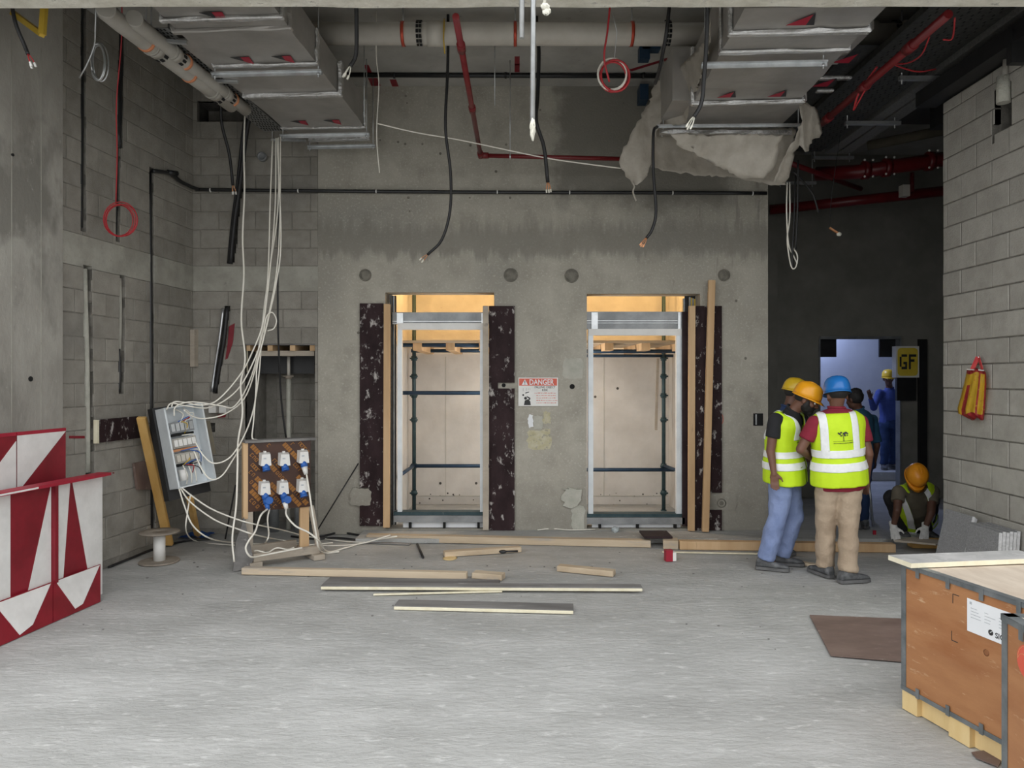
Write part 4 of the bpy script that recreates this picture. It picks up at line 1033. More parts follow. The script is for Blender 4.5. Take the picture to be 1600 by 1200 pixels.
for x, y, D in ((1352, 266, 8.97), (1385, 262, 8.87), (1452, 252, 8.68)):
    p = P(x, y, D); bm = B(); tube(bm, [p-V((.035,0,0)), p+V((.035,0,0))], .11, 14); c = obj('coupling', bm, 'redpipe', t)
    for q in (V((-.05,-.09,.1)), V((.05,-.09,.1)), V((-.05,-.09,-.1)), V((.05,-.09,-.1))): bm = B(); ball(bm, p+q, .014, seg=8); obj('bolt_glint', bm, 'white', c)  # white colour paints the shine of the clamps as dots
t = thing('sprinkler_main', 'lower dark red pipe along the top of the dark corridor wall', 'pipe', P(1330, 318, 9.9))
tubeo('pipe', [P(1203, 328, 10.1), P(1480, 298, 9.4)], .065, 'redpipe', t, 14)
tubeo('branch', [P(1425, 270, 9.3), P(1425, 300, 9.3)], .025, 'redpipe', t, 10)
bm = B(); p = P(1413, 300, 9.2); box(bm, p.x-.045, p.x+.045, 9.15, 9.25, p.z-.06, p.z+.08); obj('junction_box', bm, 'pvc', t, bevel=.006)
# black bulky services deeper in the corridor
t = thing('black_ductwork', 'bulky black insulated duct above the corridor', 'duct', P(1350, 170, 8.5))
bm = B(); box(bm, 2.9, 8.8, 7.5, 8.1, 4.5, 4.85); obj('duct_body', bm, 'black', t, bevel=.03)
bm = B(); box(bm, 4.2, 4.7, 4.6, 7.4, 4.2, 4.7); obj('duct_body', bm, 'black', t, bevel=.03)
t = thing('insulated_pipe', 'olive brown insulated pipe crossing high over the corridor', 'pipe', P(1400, 220, 9.0))
tubeo('pipe', [P(1355, 228, 9.2), P(1478, 203, 8.8)], .06, 'olive', t, 12)
# grout filled corner with pipe stub on the right wall top
t = thing('conduit_stub', 'pale plastered conduit stub above the slot in the right wall', 'conduit', R(1566, 140, -.0))
p = R(1568, 120, .02); tubeo('stub', [p, p+V((0,0,-.2))], .05, 'grout', t, 10)
tubeo('conduit', [p+V((0,-.03,.12)), p+V((0,0,-.1))], .022, 'pvc_g', t, 10)
t = thing('ceiling_beam', 'dark steel channel resting along the top of the right block wall', 'channel', V((3.75, 5.4, RT)))
bm = B(); box(bm, 3.62, 3.80, 4.56, 6.6, RT+.01, RT+.14); obj('channel', bm, 'black', t)
bm = B(); box(bm, 3.6, 3.72, 5.30, 5.36, 3.98, RT+.1); obj('bracket', bm, 'black', t)

# ================================================================== HANGING CABLES
def cable(label, pts, r, mat='black', k=5, cat='cable', name='hanging_cable', ends=None, group=None):
    """pts in (px,py,D)"""
    Q = [P(*q) for q in pts]
    if ends is None: return tag(tubeo(name, Q, r, mat, n=7, smooth=k), label, cat, group)
    t = thing(name, label, cat, Q[-1]); tubeo('sheath', Q, r, mat, t, 7, smooth=k)
    e, d = Q[-1], (Q[-1]-Q[-2]).normalized(); s, u = frame_of(d)
    cm, cw = ends
    for j, a in enumerate((0, 2.1, 4.2)):
        o_ = s*math.cos(a)+u*math.sin(a); tubeo('core', [e+o_*r*.3, e+d*.03+o_*r*1.0, e+d*.06+o_*r*1.3], r*.28, cm, t, 5, smooth=3)
        if cw:
            q = e+d*.06+o_*r*1.3; bm = B(); bar(bm, q, q+d*.028, .011, .011); obj('connector', bm, cw, t)
    return t
T0 = (8, -60)
cable('black cable hanging straight down the middle of the lift wall with curved bare end', [(700,0,6.47),(700,69,6.47),(699,120,6.48),(696,200,6.5),(704,270,6.6),(703,330,6.7),(690,375,6.75),(668,398,6.8)], .0135, ends=('copper','tape'))
cable('short black cable behind the steel conduit, bending to the right', [(838,-10,6.5),(838,30,6.5),(842,80,6.5),(840,150,6.45),(838,190,6.3),(850,230,6.4),(856,285,6.5)], .017, ends=('copper','tape'))
cable('black cable hanging beside the left duct with a cream terminal', [(556,-20,5.0),(557,40,5.1),(556,85,5.2),(547,104,5.2)], .015, ends=('tape','tape'))
cable('black cable hanging across the right duct onto its strut', [(1106,-20,4.7),(1104,60,4.85),(1100,120,4.95),(1096,160,5.0),(1084,183,5.0)], .014, ends=('tape','tape'))
cable('black cable dropping below the plastic sheeting to the right lift opening', [(1027,198,6.63),(1021,208,6.5),(1021,270,6.5),(1025,330,6.5),(1019,358,6.5),(1010,372,6.5)], .0135, ends=('copper','copper'))
cable('dark cable beside the pale pipe running down to the plastic sheeting', [(1046,10,5.3),(1040,60,5.35),(1030,110,5.6),(1024,130,5.9)], .014)
cable('short dark cable at the top left with red cores and white terminals', [(16,-10,4.7),(24,35,4.72),(38,70,4.75),(44,85,4.75)], .012, ends=('redcable','white'))
cable('black cable with white tip hanging beside the left corner', [(346,140,7.2),(346,190,7.3),(358,240,7.4),(364,290,7.45)], .015, ends=('copper','white'))
cable('thick black cable dropping diagonally into the chased slot', [(392,172,7.7),(384,215,7.8),(376,280,7.9),(366,350,8.0),(360,412,8.03)], .024)
cable('second thick black cable beside the diagonal one', [(385,172,7.7),(379,215,7.8),(372,280,7.92),(363,350,8.02),(357,412,8.04)], .018)
cable('loose black cable lying in the lower diagonal slot', [(355,480,8.0),(350,530,8.0),(343,570,8.03),(336,612,8.05)], .022)
cable('grey-black pipe lying beside the cable in the lower slot', [(349,482,8.02),(343,530,8.02),(336,575,8.05),(331,612,8.05)], .016, 'galv')
cable('thin black cable falling straight past the niche', [(437,215,7.4),(435,350,7.5),(434,480,7.6),(436,560,7.7),(440,630,7.8),(447,685,7.85)], .010)
cable('faint grey wire hanging left of the red pipe', [(588,16,6.4),(588,88,6.4),(592,130,6.4),(589,190,6.4),(589,225,6.4),(593,270,6.4)], .004, 'wcable')
cable('white wire sagging from the left duct across to the plastic sheeting', [(590,193,6.6),(650,207,6.7),(720,219,6.8),(800,236,6.9),(860,248,6.9),(915,256,6.9),(970,263,6.8)], .006, 'wcable')
for i_, x_ in enumerate((569, 773)): tag(tubeo('hanger_rod', [P(x_, 20 if i_ else 30, 6.8), P(x_, 165 if i_ else 190, 6.8)], .004, 'galv'), ('thin rod hanging near the left duct corner','thin rod hanging left of the steel conduit')[i_], 'rod')
def coil(label, c, rx, rz, n, r, mat, tail, jitter=.02, mats=None):
    t = thing('cable_coil', label, 'cable', P(*c)); cc = P(*c)
    for k in range(n):
        ph, dx, dz, sc = rr.uniform(0, 6), rr.uniform(-1,1)*jitter, rr.uniform(-1,1)*jitter, rr.uniform(.88,1.05)
        pts = [cc+V((math.cos(a+ph)*rx*sc+dx, k*.008+.01*math.sin(a), math.sin(a+ph)*rz*sc+dz)) for a in [2*PI*j/24 for j in range(25)]]
        tubeo('loop', pts, r, (mats[k] if mats else mat), t, 6)
    tubeo('tail', [P(*q) for q in tail], r, mat, t, 6, smooth=5)
    return t
coil('red cable coil hanging on the left block wall', (187,345,6.4), .135, .145, 4, .005, 'redcable', [(190,-30,5.6),(190,60,5.8),(182,160,6.0),(183,240,6.2),(181,318,6.38)])
coil('pale grey wire coil hanging high on the left wall', (153,97,5.6), .055, .14, 4, .006, 'galv', [(151,-20,5.3),(149,40,5.4),(147,72,5.5),(136,100,5.55),(124,122,5.6)], .015)
coil('red and white cable coil hanging between pipe and right duct', (958,118,5.6), .115, .125, 5, .008, 'redcable', [(953,10,5.4),(949,50,5.45),(944,90,5.5),(952,128,5.55)], .018, mats=['redcable','wcable','redcable','wcable','redcable'])
tag(tubeo('tie_wire', [P(957,20,5.4), P(964,50,5.5), P(960,92,5.55)], .003, 'galv', n=5), 'thin tie wire holding the red and white coil', 'wire')
t = thing('cable_bundle', 'dark and white cable bundle hanging in a loop at the corridor mouth', 'cables', P(1240, 415, 7.4))
for k, pts in enumerate(([(1230,285,7.3),(1229,330,7.3),(1232,380,7.35),(1240,400,7.4),(1246,412,7.4)], [(1234,285,7.3),(1234,340,7.3),(1230,375,7.35),(1236,415,7.4),(1243,418,7.4),(1246,400,7.4),(1238,385,7.4)])): tubeo('white_cable', [P(*q) for q in pts], .007, 'wcable', t, 6, smooth=5)
for pts in ([(1243,270,7.3),(1241,340,7.3),(1238,400,7.35),(1240,418,7.4)], [(1247,250,7.2),(1246,330,7.25),(1243,390,7.3)], [(1240,268,7.2),(1268,300,7.3),(1279,332,7.3)]): tubeo('dark_cable', [P(*q) for q in pts], .010, 'black', t, 6, smooth=5)
t = thing('dangling_connector', 'small orange wire with pale connector dangling in the dark corridor', 'connector', P(1305, 360, 7.6))
tubeo('wire', [P(1313,210,7.5), P(1300,300,7.6), P(1296,355,7.6)], .003, 'black', t, 5, smooth=4)
bm = B(); bar(bm, P(1296,356,7.6), P(1309,364,7.6), .018, .018); obj('wire_end', bm, 'copper', t); bm = B(); ball(bm, P(1311,366,7.6), .022, (1.2,.8,1)); obj('connector', bm, 'tape', t)

# ================================================================== WHITE SUPPLY CABLES ON THE LEFT
WCG = 'white supply cables feeding the distribution box'
def wc(label, pts, r=.0066, group=None): return cable(label, pts, r, 'wcable', 6, 'cable', 'supply_cable', group=group)
wc('wavy white cable falling from the grey pipes to the foot of the socket stand', [(383,172,7.3),(381,230,7.3),(382,300,7.3),(379,370,7.25),(381,430,7.2),(377,500,7.1),(383,560,7.0),(376,600,6.9),(379,645,6.8),(372,690,6.7),(371,735,6.6),(369,790,6.55),(363,840,6.5),(366,878,6.48)], .0085)
base = [(430,214,7.3),(424,300,7.3),(420,400,7.25),(414,470,7.2),(405,530,7.1)]
wc('leftmost white cable of the bundle below the left duct, reaching the box top', [(426,217,7.3),(422,320,7.3),(419,420,7.2),(412,500,7.1),(392,555,7.0),(372,590,6.9),(340,625,6.8),(315,633,6.7),(290,629,6.65),(272,628,6.6),(268,636,6.6)])
wc('second white cable of the bundle below the left duct, arching over the box', [(431,216,7.3),(430,320,7.3),(422,420,7.2),(410,520,7.1),(396,565,7.0),(370,610,6.9),(330,636,6.8),(290,634,6.65),(268,630,6.6),(260,640,6.6)])
wc('third white cable of the bundle, looping just above the box rim', [(435,215,7.3),(434,330,7.3),(418,440,7.2),(404,545,7.1),(388,600,7.0),(366,635,6.9),(345,634,6.8),(300,628,6.65),(275,635,6.6),(272,650,6.6)])
wc('white cable sagging under the pair of white switches into the box', [(438,214,7.3),(437,350,7.3),(430,440,7.2),(408,540,7.1),(386,615,7.0),(355,645,6.9),(320,654,6.8),(300,650,6.7),(288,641,6.6)])
wc('white cable dropping to the top plate of the socket stand', [(433,216,7.25),(439,370,7.25),(432,440,7.2),(414,520,7.1),(402,570,7.0),(400,610,6.95),(396,660,6.85),(394,684,6.8),(402,687,6.8)])
wc('white cable sagging from the box side and rising to the bundle', [(305,690,6.6),(318,712,6.6),(335,724,6.6),(360,714,6.65),(382,680,6.7),(396,640,6.9),(404,590,7.0),(408,545,7.1)])
wc('lower white cable sagging from the box side behind the socket stand', [(303,705,6.6),(316,734,6.6),(330,749,6.6),(348,742,6.65),(368,712,6.7),(385,690,6.8),(390,700,6.85)])
wc('small white cable ring beside the hanging bundle', [(412,520,7.1),(416,496,7.1),(425,488,7.1),(432,500,7.1),(428,513,7.1),(418,517,7.1)], .006)
fl_ = lambda px, py: (px, py, 1.69*FP/(py-CY))
def wf(label, pts, r=.007):
    """cable reaching the floor: last points lie on it; (px,py,D or None)"""
    Q = [P(*q) if q[2] else F(q[0], q[1], .012) for q in pts]
    return tag(tubeo('supply_cable', Q, r, 'wcable', n=7, smooth=6), label, 'cable')
wf('white cable leaving the box bottom and crossing the floor highest of three', [(284,762,6.65),(300,775,6.65),(330,795,6.65),(372,812,6.6),(402,820,6.7),(440,828,7.3),(480,838,None),(530,845,None),(572,848,None)])
wf('white cable leaving the box bottom, middle of the three crossing the floor', [(282,763,6.62),(298,785,6.6),(335,812,6.6),(370,826,6.55),(400,836,6.6),(440,844,None),(500,852,None),(560,850,None),(610,836,7.55)])
wf('white cable dropping from the box and curving low over the floor', [(280,764,6.6),(288,790,6.6),(302,822,6.6),(330,842,6.75),(368,848,None),(410,850,None),(470,852,None),(520,848,None)])
wf('white cable looping from the box down beside the spool', [(298,772,6.65),(293,800,6.6),(291,830,6.65),(305,845,None),(340,850,None),(380,852,None),(420,850,None)], .006)
# black cables and bits on the floor at the left wall
for lab, pts in (('black cable lying along the foot of the left wall', [(170,886),(205,872),(240,858),(285,846),(330,842)]), ('black cable lying on the floor beyond the socket stand', [(470,832),(500,838),(530,832),(560,836),(580,840)]), ('second black cable curling beyond the socket stand', [(455,838),(490,842),(520,840),(555,843)])):
    Q = [F(x, y, .012) for x, y in pts]; tag(tubeo('floor_cable', Q, .011, 'black', n=6, smooth=5), lab, 'cable')
Q = [F(x, y, .06) for x, y in ((840,828),(862,826),(890,828),(930,827))]; tag(tubeo('floor_cable', Q, .006, 'wcable', n=6, smooth=5), 'white cable scrap on the step between the lift openings', 'cable')

# ================================================================== LEFT WALL BITS
def onL(px, py, off=0): return L(px, py, off)
def lpiece(name, label, quad, th, mat, cat, edge=None):
    bm = B(); pts = [onL(x, y, .004) for x, y in quad]; prism(bm, pts, NL*th); o = obj(name, bm, mat, bevel=.002); return tag(o, label, cat)
lpiece('formwork_board', 'dark scuffed board fixed low on the left block wall', [(148,656),(216,650),(216,684),(148,692)], .03, 'ply', 'board')
lpiece('timber_edge', 'pale plywood edge strip at the end of the dark board on the left wall', [(146,656),(149,656),(149,693),(146,693)], .036, 'edgewood', 'strip')
lpiece('formwork_board', 'brown square board leaning on the left wall behind the orange timber', [(206,724),(232,718),(234,765),(212,765)], .025, 'brownply', 'board')
lpiece('timber_offcut', 'short dark offcut with pale edge upright near the left corner', [(297,515),(303,515),(303,573),(297,573)], .05, 'lumber_y', 'timber')
# red paint marks on walls
bm = B()
for (x0,y0,x1,y1) in ((108,681,132,685),(20,632,31,634),(176,738,178,740)): prism(bm, [onL(x0,y0,.002), onL(x1,y0,.002), onL(x1,y1,.002), onL(x0,y1,.002)], NL*.003)
obj('paint_mark', bm, 'redpaint', wall_left)['kind'] = 'stuff'
bm = B()
q = [P(x,y,8.045) for x,y in ((358,510),(367,505),(364,535),(356,560),(352,562),(356,535))]; prism(bm, q, (0,-.003,0)); q = [P(x,y,8.045) for x,y in ((340,648),(354,646),(352,652),(340,653))]; prism(bm, q, (0,-.003,0))
obj('paint_mark', bm, 'redpaint', wall_bl)['kind'] = 'stuff'
bm = B()
pts = [P(1126, y, 8.04) for y in ()]
q = [P(1126+4*math.cos(a), 655+8*math.sin(a), 8.045) for a in [PI*(-.5+k/8) for k in range(9)]]; tube(bm, q, .005, 5); obj('paint_mark', bm, 'redink', wall_back)
# socket hole with two white switch boxes hanging in front
t = thing('switch_boxes', 'pair of white surface socket boxes fixed on the block wall', 'sockets', P(338, 648, 7.98))
for x0 in (326, 342): bm = B(); a, b = P(x0, 634, 7.94), P(x0+11, 645, 7.94); box(bm, a.x, b.x, 7.94, 8.04, b.z, a.z); obj('socket_box', bm, 'white', t, bevel=.005)
bm = B(); p = P(402, 247-180+180-1, 7.98)
t = thing('vent_cap', 'small dark round pipe stub on the block wall left of the bundle', 'pipe', P(411, 247, 8.0))
bm = B(); p = P(411, 246, 8.03); lathe(bm, [(.05,0),(.05,.05),(.035,.05),(.035,.01)], p, (0,-1,0), 14); obj('rim', bm, 'frame_d', t)
# rods leaning
tag(tubeo('steel_rod', [F(490, 838, .01), P(560, 724, 8.0)], .008, 'black', n=6), 'thin dark rod leaning diagonally on the wall left of the left opening', 'rod')
tag(tubeo('steel_rod', [F(352, 842, .01), P(368, 758, 7.7)], .008, 'black', n=6), 'thin dark rod leaning behind the socket stand', 'rod')

# niche contents: timbers, black panel, prop, pipes
t = thing('timber_lintel', 'rough timber packing across the head of the narrow niche', 'timbers', P(437, 556, 8.2))
for x in (383, 418, 453, 484): a, b = P(x, 538, 8.09), P(x+8, 548, 8.09); boxo('joist_end', a.x, b.x, 8.09, 8.7, b.z, a.z, 'lumber', t, bevel=.003)
a, b = P(400, 548, 8.13), P(491, 556, 8.13); boxo('cross_timber', a.x, b.x, 8.13, 8.18, b.z, a.z, 'lumber_y', t)
a, b = P(384, 536, 8.06), P(492, 539, 8.06); boxo('cover_board', a.x, b.x, 8.06, 8.3, b.z, a.z, 'greywood', t)
a, b = P(398, 556, 8.4), P(491, 584, 8.4); boxo('black_panel', a.x, b.x, 8.4, 8.42, b.z, a.z, 'black', niche)
a, b = P(384, 547, 8.1), P(386.5, 582, 8.1); boxo('timber_slat', a.x, b.x, 8.1, 8.12, b.z, a.z, 'edgewood', niche)
t = thing('steel_prop', 'steel adjustable prop crusted with mortar standing in the niche', 'prop', F(451, 823, 0))
x = P(451, 0, 8.32).x
tubeo('inner_tube', [V((x, 8.32, P(0,588,8.32).z)), V((x, 8.32, P(0,557,8.32).z))], .018, 'pvc', t, 10)
tubeo('outer_tube', [V((x, 8.32, 0)), V((x, 8.32, P(0,588,8.32).z))], .027, 'grout', t, 10)
bm = B(); z = P(0,588,8.32).z; tube(bm, [(x-.06,8.3,z),(x+.06,8.3,z)], .01, 6); tube(bm, [(x,8.32,z-.03),(x,8.32,z+.01)], .04, 10); obj('collar', bm, 'rust', t)
bm = B(); box(bm, x-.06, x+.06, 8.26, 8.38, P(0,557,8.32).z, P(0,556,8.32).z); obj('head_plate', bm, 'rust', t)
for lab, px, r in (('dark grey floor pipe stub rising behind the socket stand', 428, .055), ('thinner grey pipe stub right of the prop behind the socket stand', 465, .035)):
    x = P(px, 0, 8.2).x; t = thing('pipe_stub', lab, 'pipe', V((x, 8.2, 0))); tubeo('pipe', [V((x, 8.2, 0)), V((x, 8.2, .85))], r, 'frame_d', t, 14); tubeo('socket_end', [V((x, 8.2, .75)), V((x, 8.2, .87))], r*1.15, 'frame_d', t, 14)

# ================================================================== DISTRIBUTION BOX, leaning on timbers
o_ = P(279, 764, 6.62); a_ = math.radians(52)
wd = V((math.cos(a_), math.sin(a_), 0)); nd = V((math.sin(a_), -math.cos(a_), 0))
Rr = Matrix.Rotation(math.radians(-10.5), 3, 'Y')
wd, nd, ud = Rr @ wd, Rr @ nd, Rr @ V((0,0,1))
BW, BH, BD = .37, .74, .165
t = thing('distribution_box', 'open pale grey electrical distribution box leaning against orange timber', 'electrical box', o_-nd*BD)
def bp(u, v, n): return o_+wd*u+ud*v-nd*n           # n = depth behind the front rim
def bbox(bm, u0, u1, v0, v1, n0, n1, mi=0): obox(bm, bp((u0+u1)/2, (v0+v1)/2, (n0+n1)/2), wd*(u1-u0)/2, ud*(v1-v0)/2, nd*(n1-n0)/2, mi)
for nm, q in (('side_wall', (0,.004,0,BH,0,BD)), ('side_wall', (BW-.004,BW,0,BH,0,BD)), ('top_wall', (0,BW,BH-.004,BH,0,BD)), ('bottom_wall', (0,BW,0,.004,0,BD)), ('back_wall', (0,BW,0,BH,BD-.004,BD))):
    bm = B(); bbox(bm, *q); obj(nm, bm, 'frame', t)
bm = B()
bbox(bm, -.002,.014,0,BH,-.003,.002); bbox(bm, BW-.014,BW+.002,0,BH,-.003,.002); bbox(bm, 0,BW,BH-.012,BH,-.003,.002); bbox(bm, 0,BW,0,.012,-.003,.002); obj('front_rim', bm, 'frame', t)
for j, (v0, v1) in enumerate(((.50,.60),(.36,.45),(.22,.31))):
    bm = B(); bbox(bm, .05, .28, v0, v1, .06, .13); g = obj('breaker_row', bm, 'frame_d' if j == 0 else 'pvc_g', t, bevel=.004)
    for k in range(5):
        bm = B(); bbox(bm, .06+k*.043, .095+k*.043, v0+.015, v1-.015, .045, .06); obj('breaker', bm, ('galv','white','pvc')[j], g, bevel=.002)
    bm = B(); bbox(bm, .05, .28, v0-.03, v0-.008, .08, .13); obj('terminal_strip', bm, ('hole','copper','hole')[j], g)
bm = B(); tube(bm, [bp(.10,.06,.07), bp(.10,.16,.07)], .035, 10); obj('cable_gland', bm, 'white', t)
r3 = random.Random(8)
for k in range(14):
    m = ('blue','blue','black','wcable','wcable','redcable','yellowsteel')[k % 7]
    u0 = r3.uniform(.1,.28); v0 = r3.choice((.2,.33,.47,.6)); u1 = r3.uniform(.24,.34) if m in ('blue','black') else r3.uniform(.08,.3); v1 = v0+r3.uniform(-.17,.1)
    tubeo('wire', [bp(u0,v0,.06), bp((u0+u1)/2+.03,(v0+v1)/2+.02,.03), bp(u1,max(.03,v1),.08)], .0045, m, t, 5, smooth=4)
for k in range(3): tubeo('wire', [bp(.12+k*.05,.02,.08), bp(.13+k*.04,.1,.05), bp(.11+k*.05,.2,.06)], .006, 'wcable', t, 5, smooth=4)
for k in range(2): tubeo('wire', [bp(.14+k*.08,.72,.08), bp(.19+k*.06,.66,.04), bp(.15+k*.05,.58,.06)], .006, 'wcable', t, 5, smooth=4)
bm = B(); obox(bm, bp(BW/2-.0, BH/2-.04, BD+.05), wd*(BW/2+.02), ud*(BH/2+.06), nd*.045); tag(obj('backing_board', bm, 'black'), 'dark backing board behind the grey distribution box', 'board')
bm = B(); obox(bm, bp(BW+.03, .40, .06), wd*.02, ud*.16, nd*.05); tag(obj('strapped_device', bm, 'olive', bevel=.005), 'olive side device strapped to the right side of the distribution box', 'device')
tp, bt = P(221, 652, 6.85), F(264, 851, .02); tag(baro('timber_batten', bt, tp, .085, .04, 'orange_l', up=(0,1,0), bevel=.004), 'fresh orange timber batten leaning left of the distribution box', 'timber')
tp, bt = P(296, 776, 6.9), F(309, 838, .02); tag(baro('timber_offcut', bt, tp, .06, .04, 'orange_l', up=(0,1,0), bevel=.004), 'short orange offcut propping the distribution box from behind', 'timber')
t = thing('blue_sheet', 'crumpled blue plastic sheet on the floor behind the spool', 'sheet', F(300, 838))
bm = B(); g_ = [[None]*9 for _ in range(5)]; c = F(300, 840)
for j in range(5):
    for i in range(9):
        x, y = (i-4)*.05, (j-2)*.06; g_[j][i] = bm.verts.new(c+V((x+.01*noise.noise(V((x*20,y*20,0))), y, .02+.045*abs(noise.noise(V((x*9,y*9,4)))))))
for j in range(4):
    for i in range(8): bm.faces.new((g_[j][i], g_[j][i+1], g_[j+1][i+1], g_[j+1][i]))
bmesh.ops.solidify(bm, geom=bm.faces[:], thickness=.003); obj('sheet', bm, 'blue', t)
t = thing('small_cup', 'small dark tin with pale rim on the floor near the left wall', 'tin', F(281, 836))
bm = B(); lathe(bm, [(.035,0),(.037,.06)], F(281,836), n=14); obj('tin_body', bm, 'black', t); bm = B(); lathe(bm, [(.038,.06),(.039,.072),(.03,.074)], F(281,836), n=14); obj('rim', bm, 'tape', t)
# cable spool
c = F(249, 878); t = thing('cable_spool', 'empty cable spool with white core and worn round discs', 'spool', c)
bm = B(); lathe(bm, [(.175,0),(.178,.008),(.172,.016)], c, n=30); obj('bottom_disc', bm, 'rust', t)
bm = B(); lathe(bm, [(.052,.016),(.052,.27)], c, n=20); obj('core', bm, 'white', t)
bm = B(); lathe(bm, [(.172,.27),(.178,.278),(.172,.286),(.03,.286),(.028,.28)], c, n=30); obj('top_disc', bm, 'rust', t)

# ================================================================== SOCKET STAND
A0, A1 = F(387, 882), F(486, 868); A0 = P(387, 800, 6.68); A1 = P(485, 790, 6.98)
su = V((A1.x-A0.x, A1.y-A0.y, 0)); SW = su.length; su.normalize(); sn = V((su.y, -su.x, 0))
zb, zt = P(387, 800, 6.68).z, P(387, 692, 6.68).z
S0 = V((A0.x, A0.y, 0))
def sp(u, z, n=0): return S0+su*u+sn*n+V((0,0,z))
t = thing('socket_stand', 'brown printed plywood socket board on a rough timber stand with six sockets', 'socket board', sp(SW/2, 0))
bm = B(); obox(bm, sp(SW/2, (zb+zt)/2, 0), su*SW/2, V((0,0,(zt-zb)/2)), sn*.009); obj('socket_board', bm, 'socketply', t)
bm = B(); obox(bm, sp(SW/2+.005, zt+.012, -.03), su*(SW/2+.035), V((0,0,.011)), sn*.07); obj('top_plate', bm, 'greywood', t, bevel=.003)
for nm, u0, u1, z0_, z1_, n0, n1, m in (('side_post', -.04, 0, zb-.06, zt, -.06, .012, 'lumber'), ('leg', -.02, .045, .05, zb, -.03, .006, 'lumber_y'), ('leg', SW-.095, SW-.01, .10, zb+.02, -.045, -.01, 'lumber')):
    bm = B(); obox(bm, sp((u0+u1)/2, (z0_+z1_)/2, (n0+n1)/2), su*(u1-u0)/2, V((0,0,(z1_-z0_)/2)), sn*(n1-n0)/2); obj(nm, bm, m, t, bevel=.003)
bm = B(); prism(bm, [sp(-.04, zb-.04, .05), sp(.03, .08, .1), sp(-.01, .0, .12), sp(-.15, .0, .12), sp(-.12, .25, .09)], -sn*.025); obj('gusset_board', bm, 'greywood', t)
bm = B(); bar(bm, sp(SW+.01, zb, -.02), sp(SW+.09, .06, -.02), .02, .05); obj('brace', bm, 'lumber_y', t)
bm = B(); bar(bm, sp(.03, .045+.04, .06), sp(SW+.07, .045+.04, .04), .055, .07); obj('base_rail', bm, 'lumber_y', t, bevel=.003)
bm = B(); bar(bm, sp(.05, .085, -.30), sp(SW-.05, .085, -.32), .05, .07); obj('base_rail', bm, 'lumber_y', t, bevel=.003)
for u in (.03, SW+.03):
    bm = B(); bar(bm, sp(u+.02, .025, .13), sp(u-.02, .025, -.40), .11, .05); obj('foot', bm, 'lumber_y', t, bevel=.004)
# printed diagonal lettering (unreadable film marks): rows of ochre blocks and strokes
bm = B(); r4 = random.Random(21)
dg_ = (su*math.cos(-.85)+V((0,0,1))*math.sin(-.85)); dh = (su*math.sin(.85)+V((0,0,1))*math.cos(.85))
cc_ = sp(SW/2, (zb+zt)/2, .0098)
for row in range(-6, 7):
    s_ = -.5
    while s_ < .5:
        word = r4.choice(('block','text','gap')); wl_ = r4.uniform(.09,.15)
        n_l = 4
        for k in range(n_l):
            q = cc_+dh*row*.055+dg_*(s_+k*wl_/n_l)
            u_ = (q-sp(0,0,.0098)).dot(su); z_ = q.z
            if .02 < u_ < SW-.02 and zb+.02 < z_ < zt-.02 and word != 'gap':
                if word == 'block': obox(bm, q, dg_*wl_/n_l*.42, dh*.021, sn*.0004)
                else:
                    obox(bm, q-dg_*.009, dg_*.003, dh*.017, sn*.0004); obox(bm, q+dh*.014, dg_*.010, dh*.003, sn*.0004)
                    if r4.random() < .6: obox(bm, q-dh*.014, dg_*.010, dh*.003, sn*.0004)
                    if r4.random() < .5: obox(bm, q+dg_*.009, dg_*.003, dh*.014, sn*.0004)
        s_ += wl_+.012
obj('printed_marks', bm, 'print', t)['kind'] = 'stuff'
def wray(px, py, O, U, N):
    d = V(((px-CX)/FP, 1, -(py-CY)/FP)); o0 = V((0,0,CH)); k = (V(O)-o0).dot(N)/d.dot(N); p = o0+d*k; return (p-V(O)).dot(U), p.z
socks = []
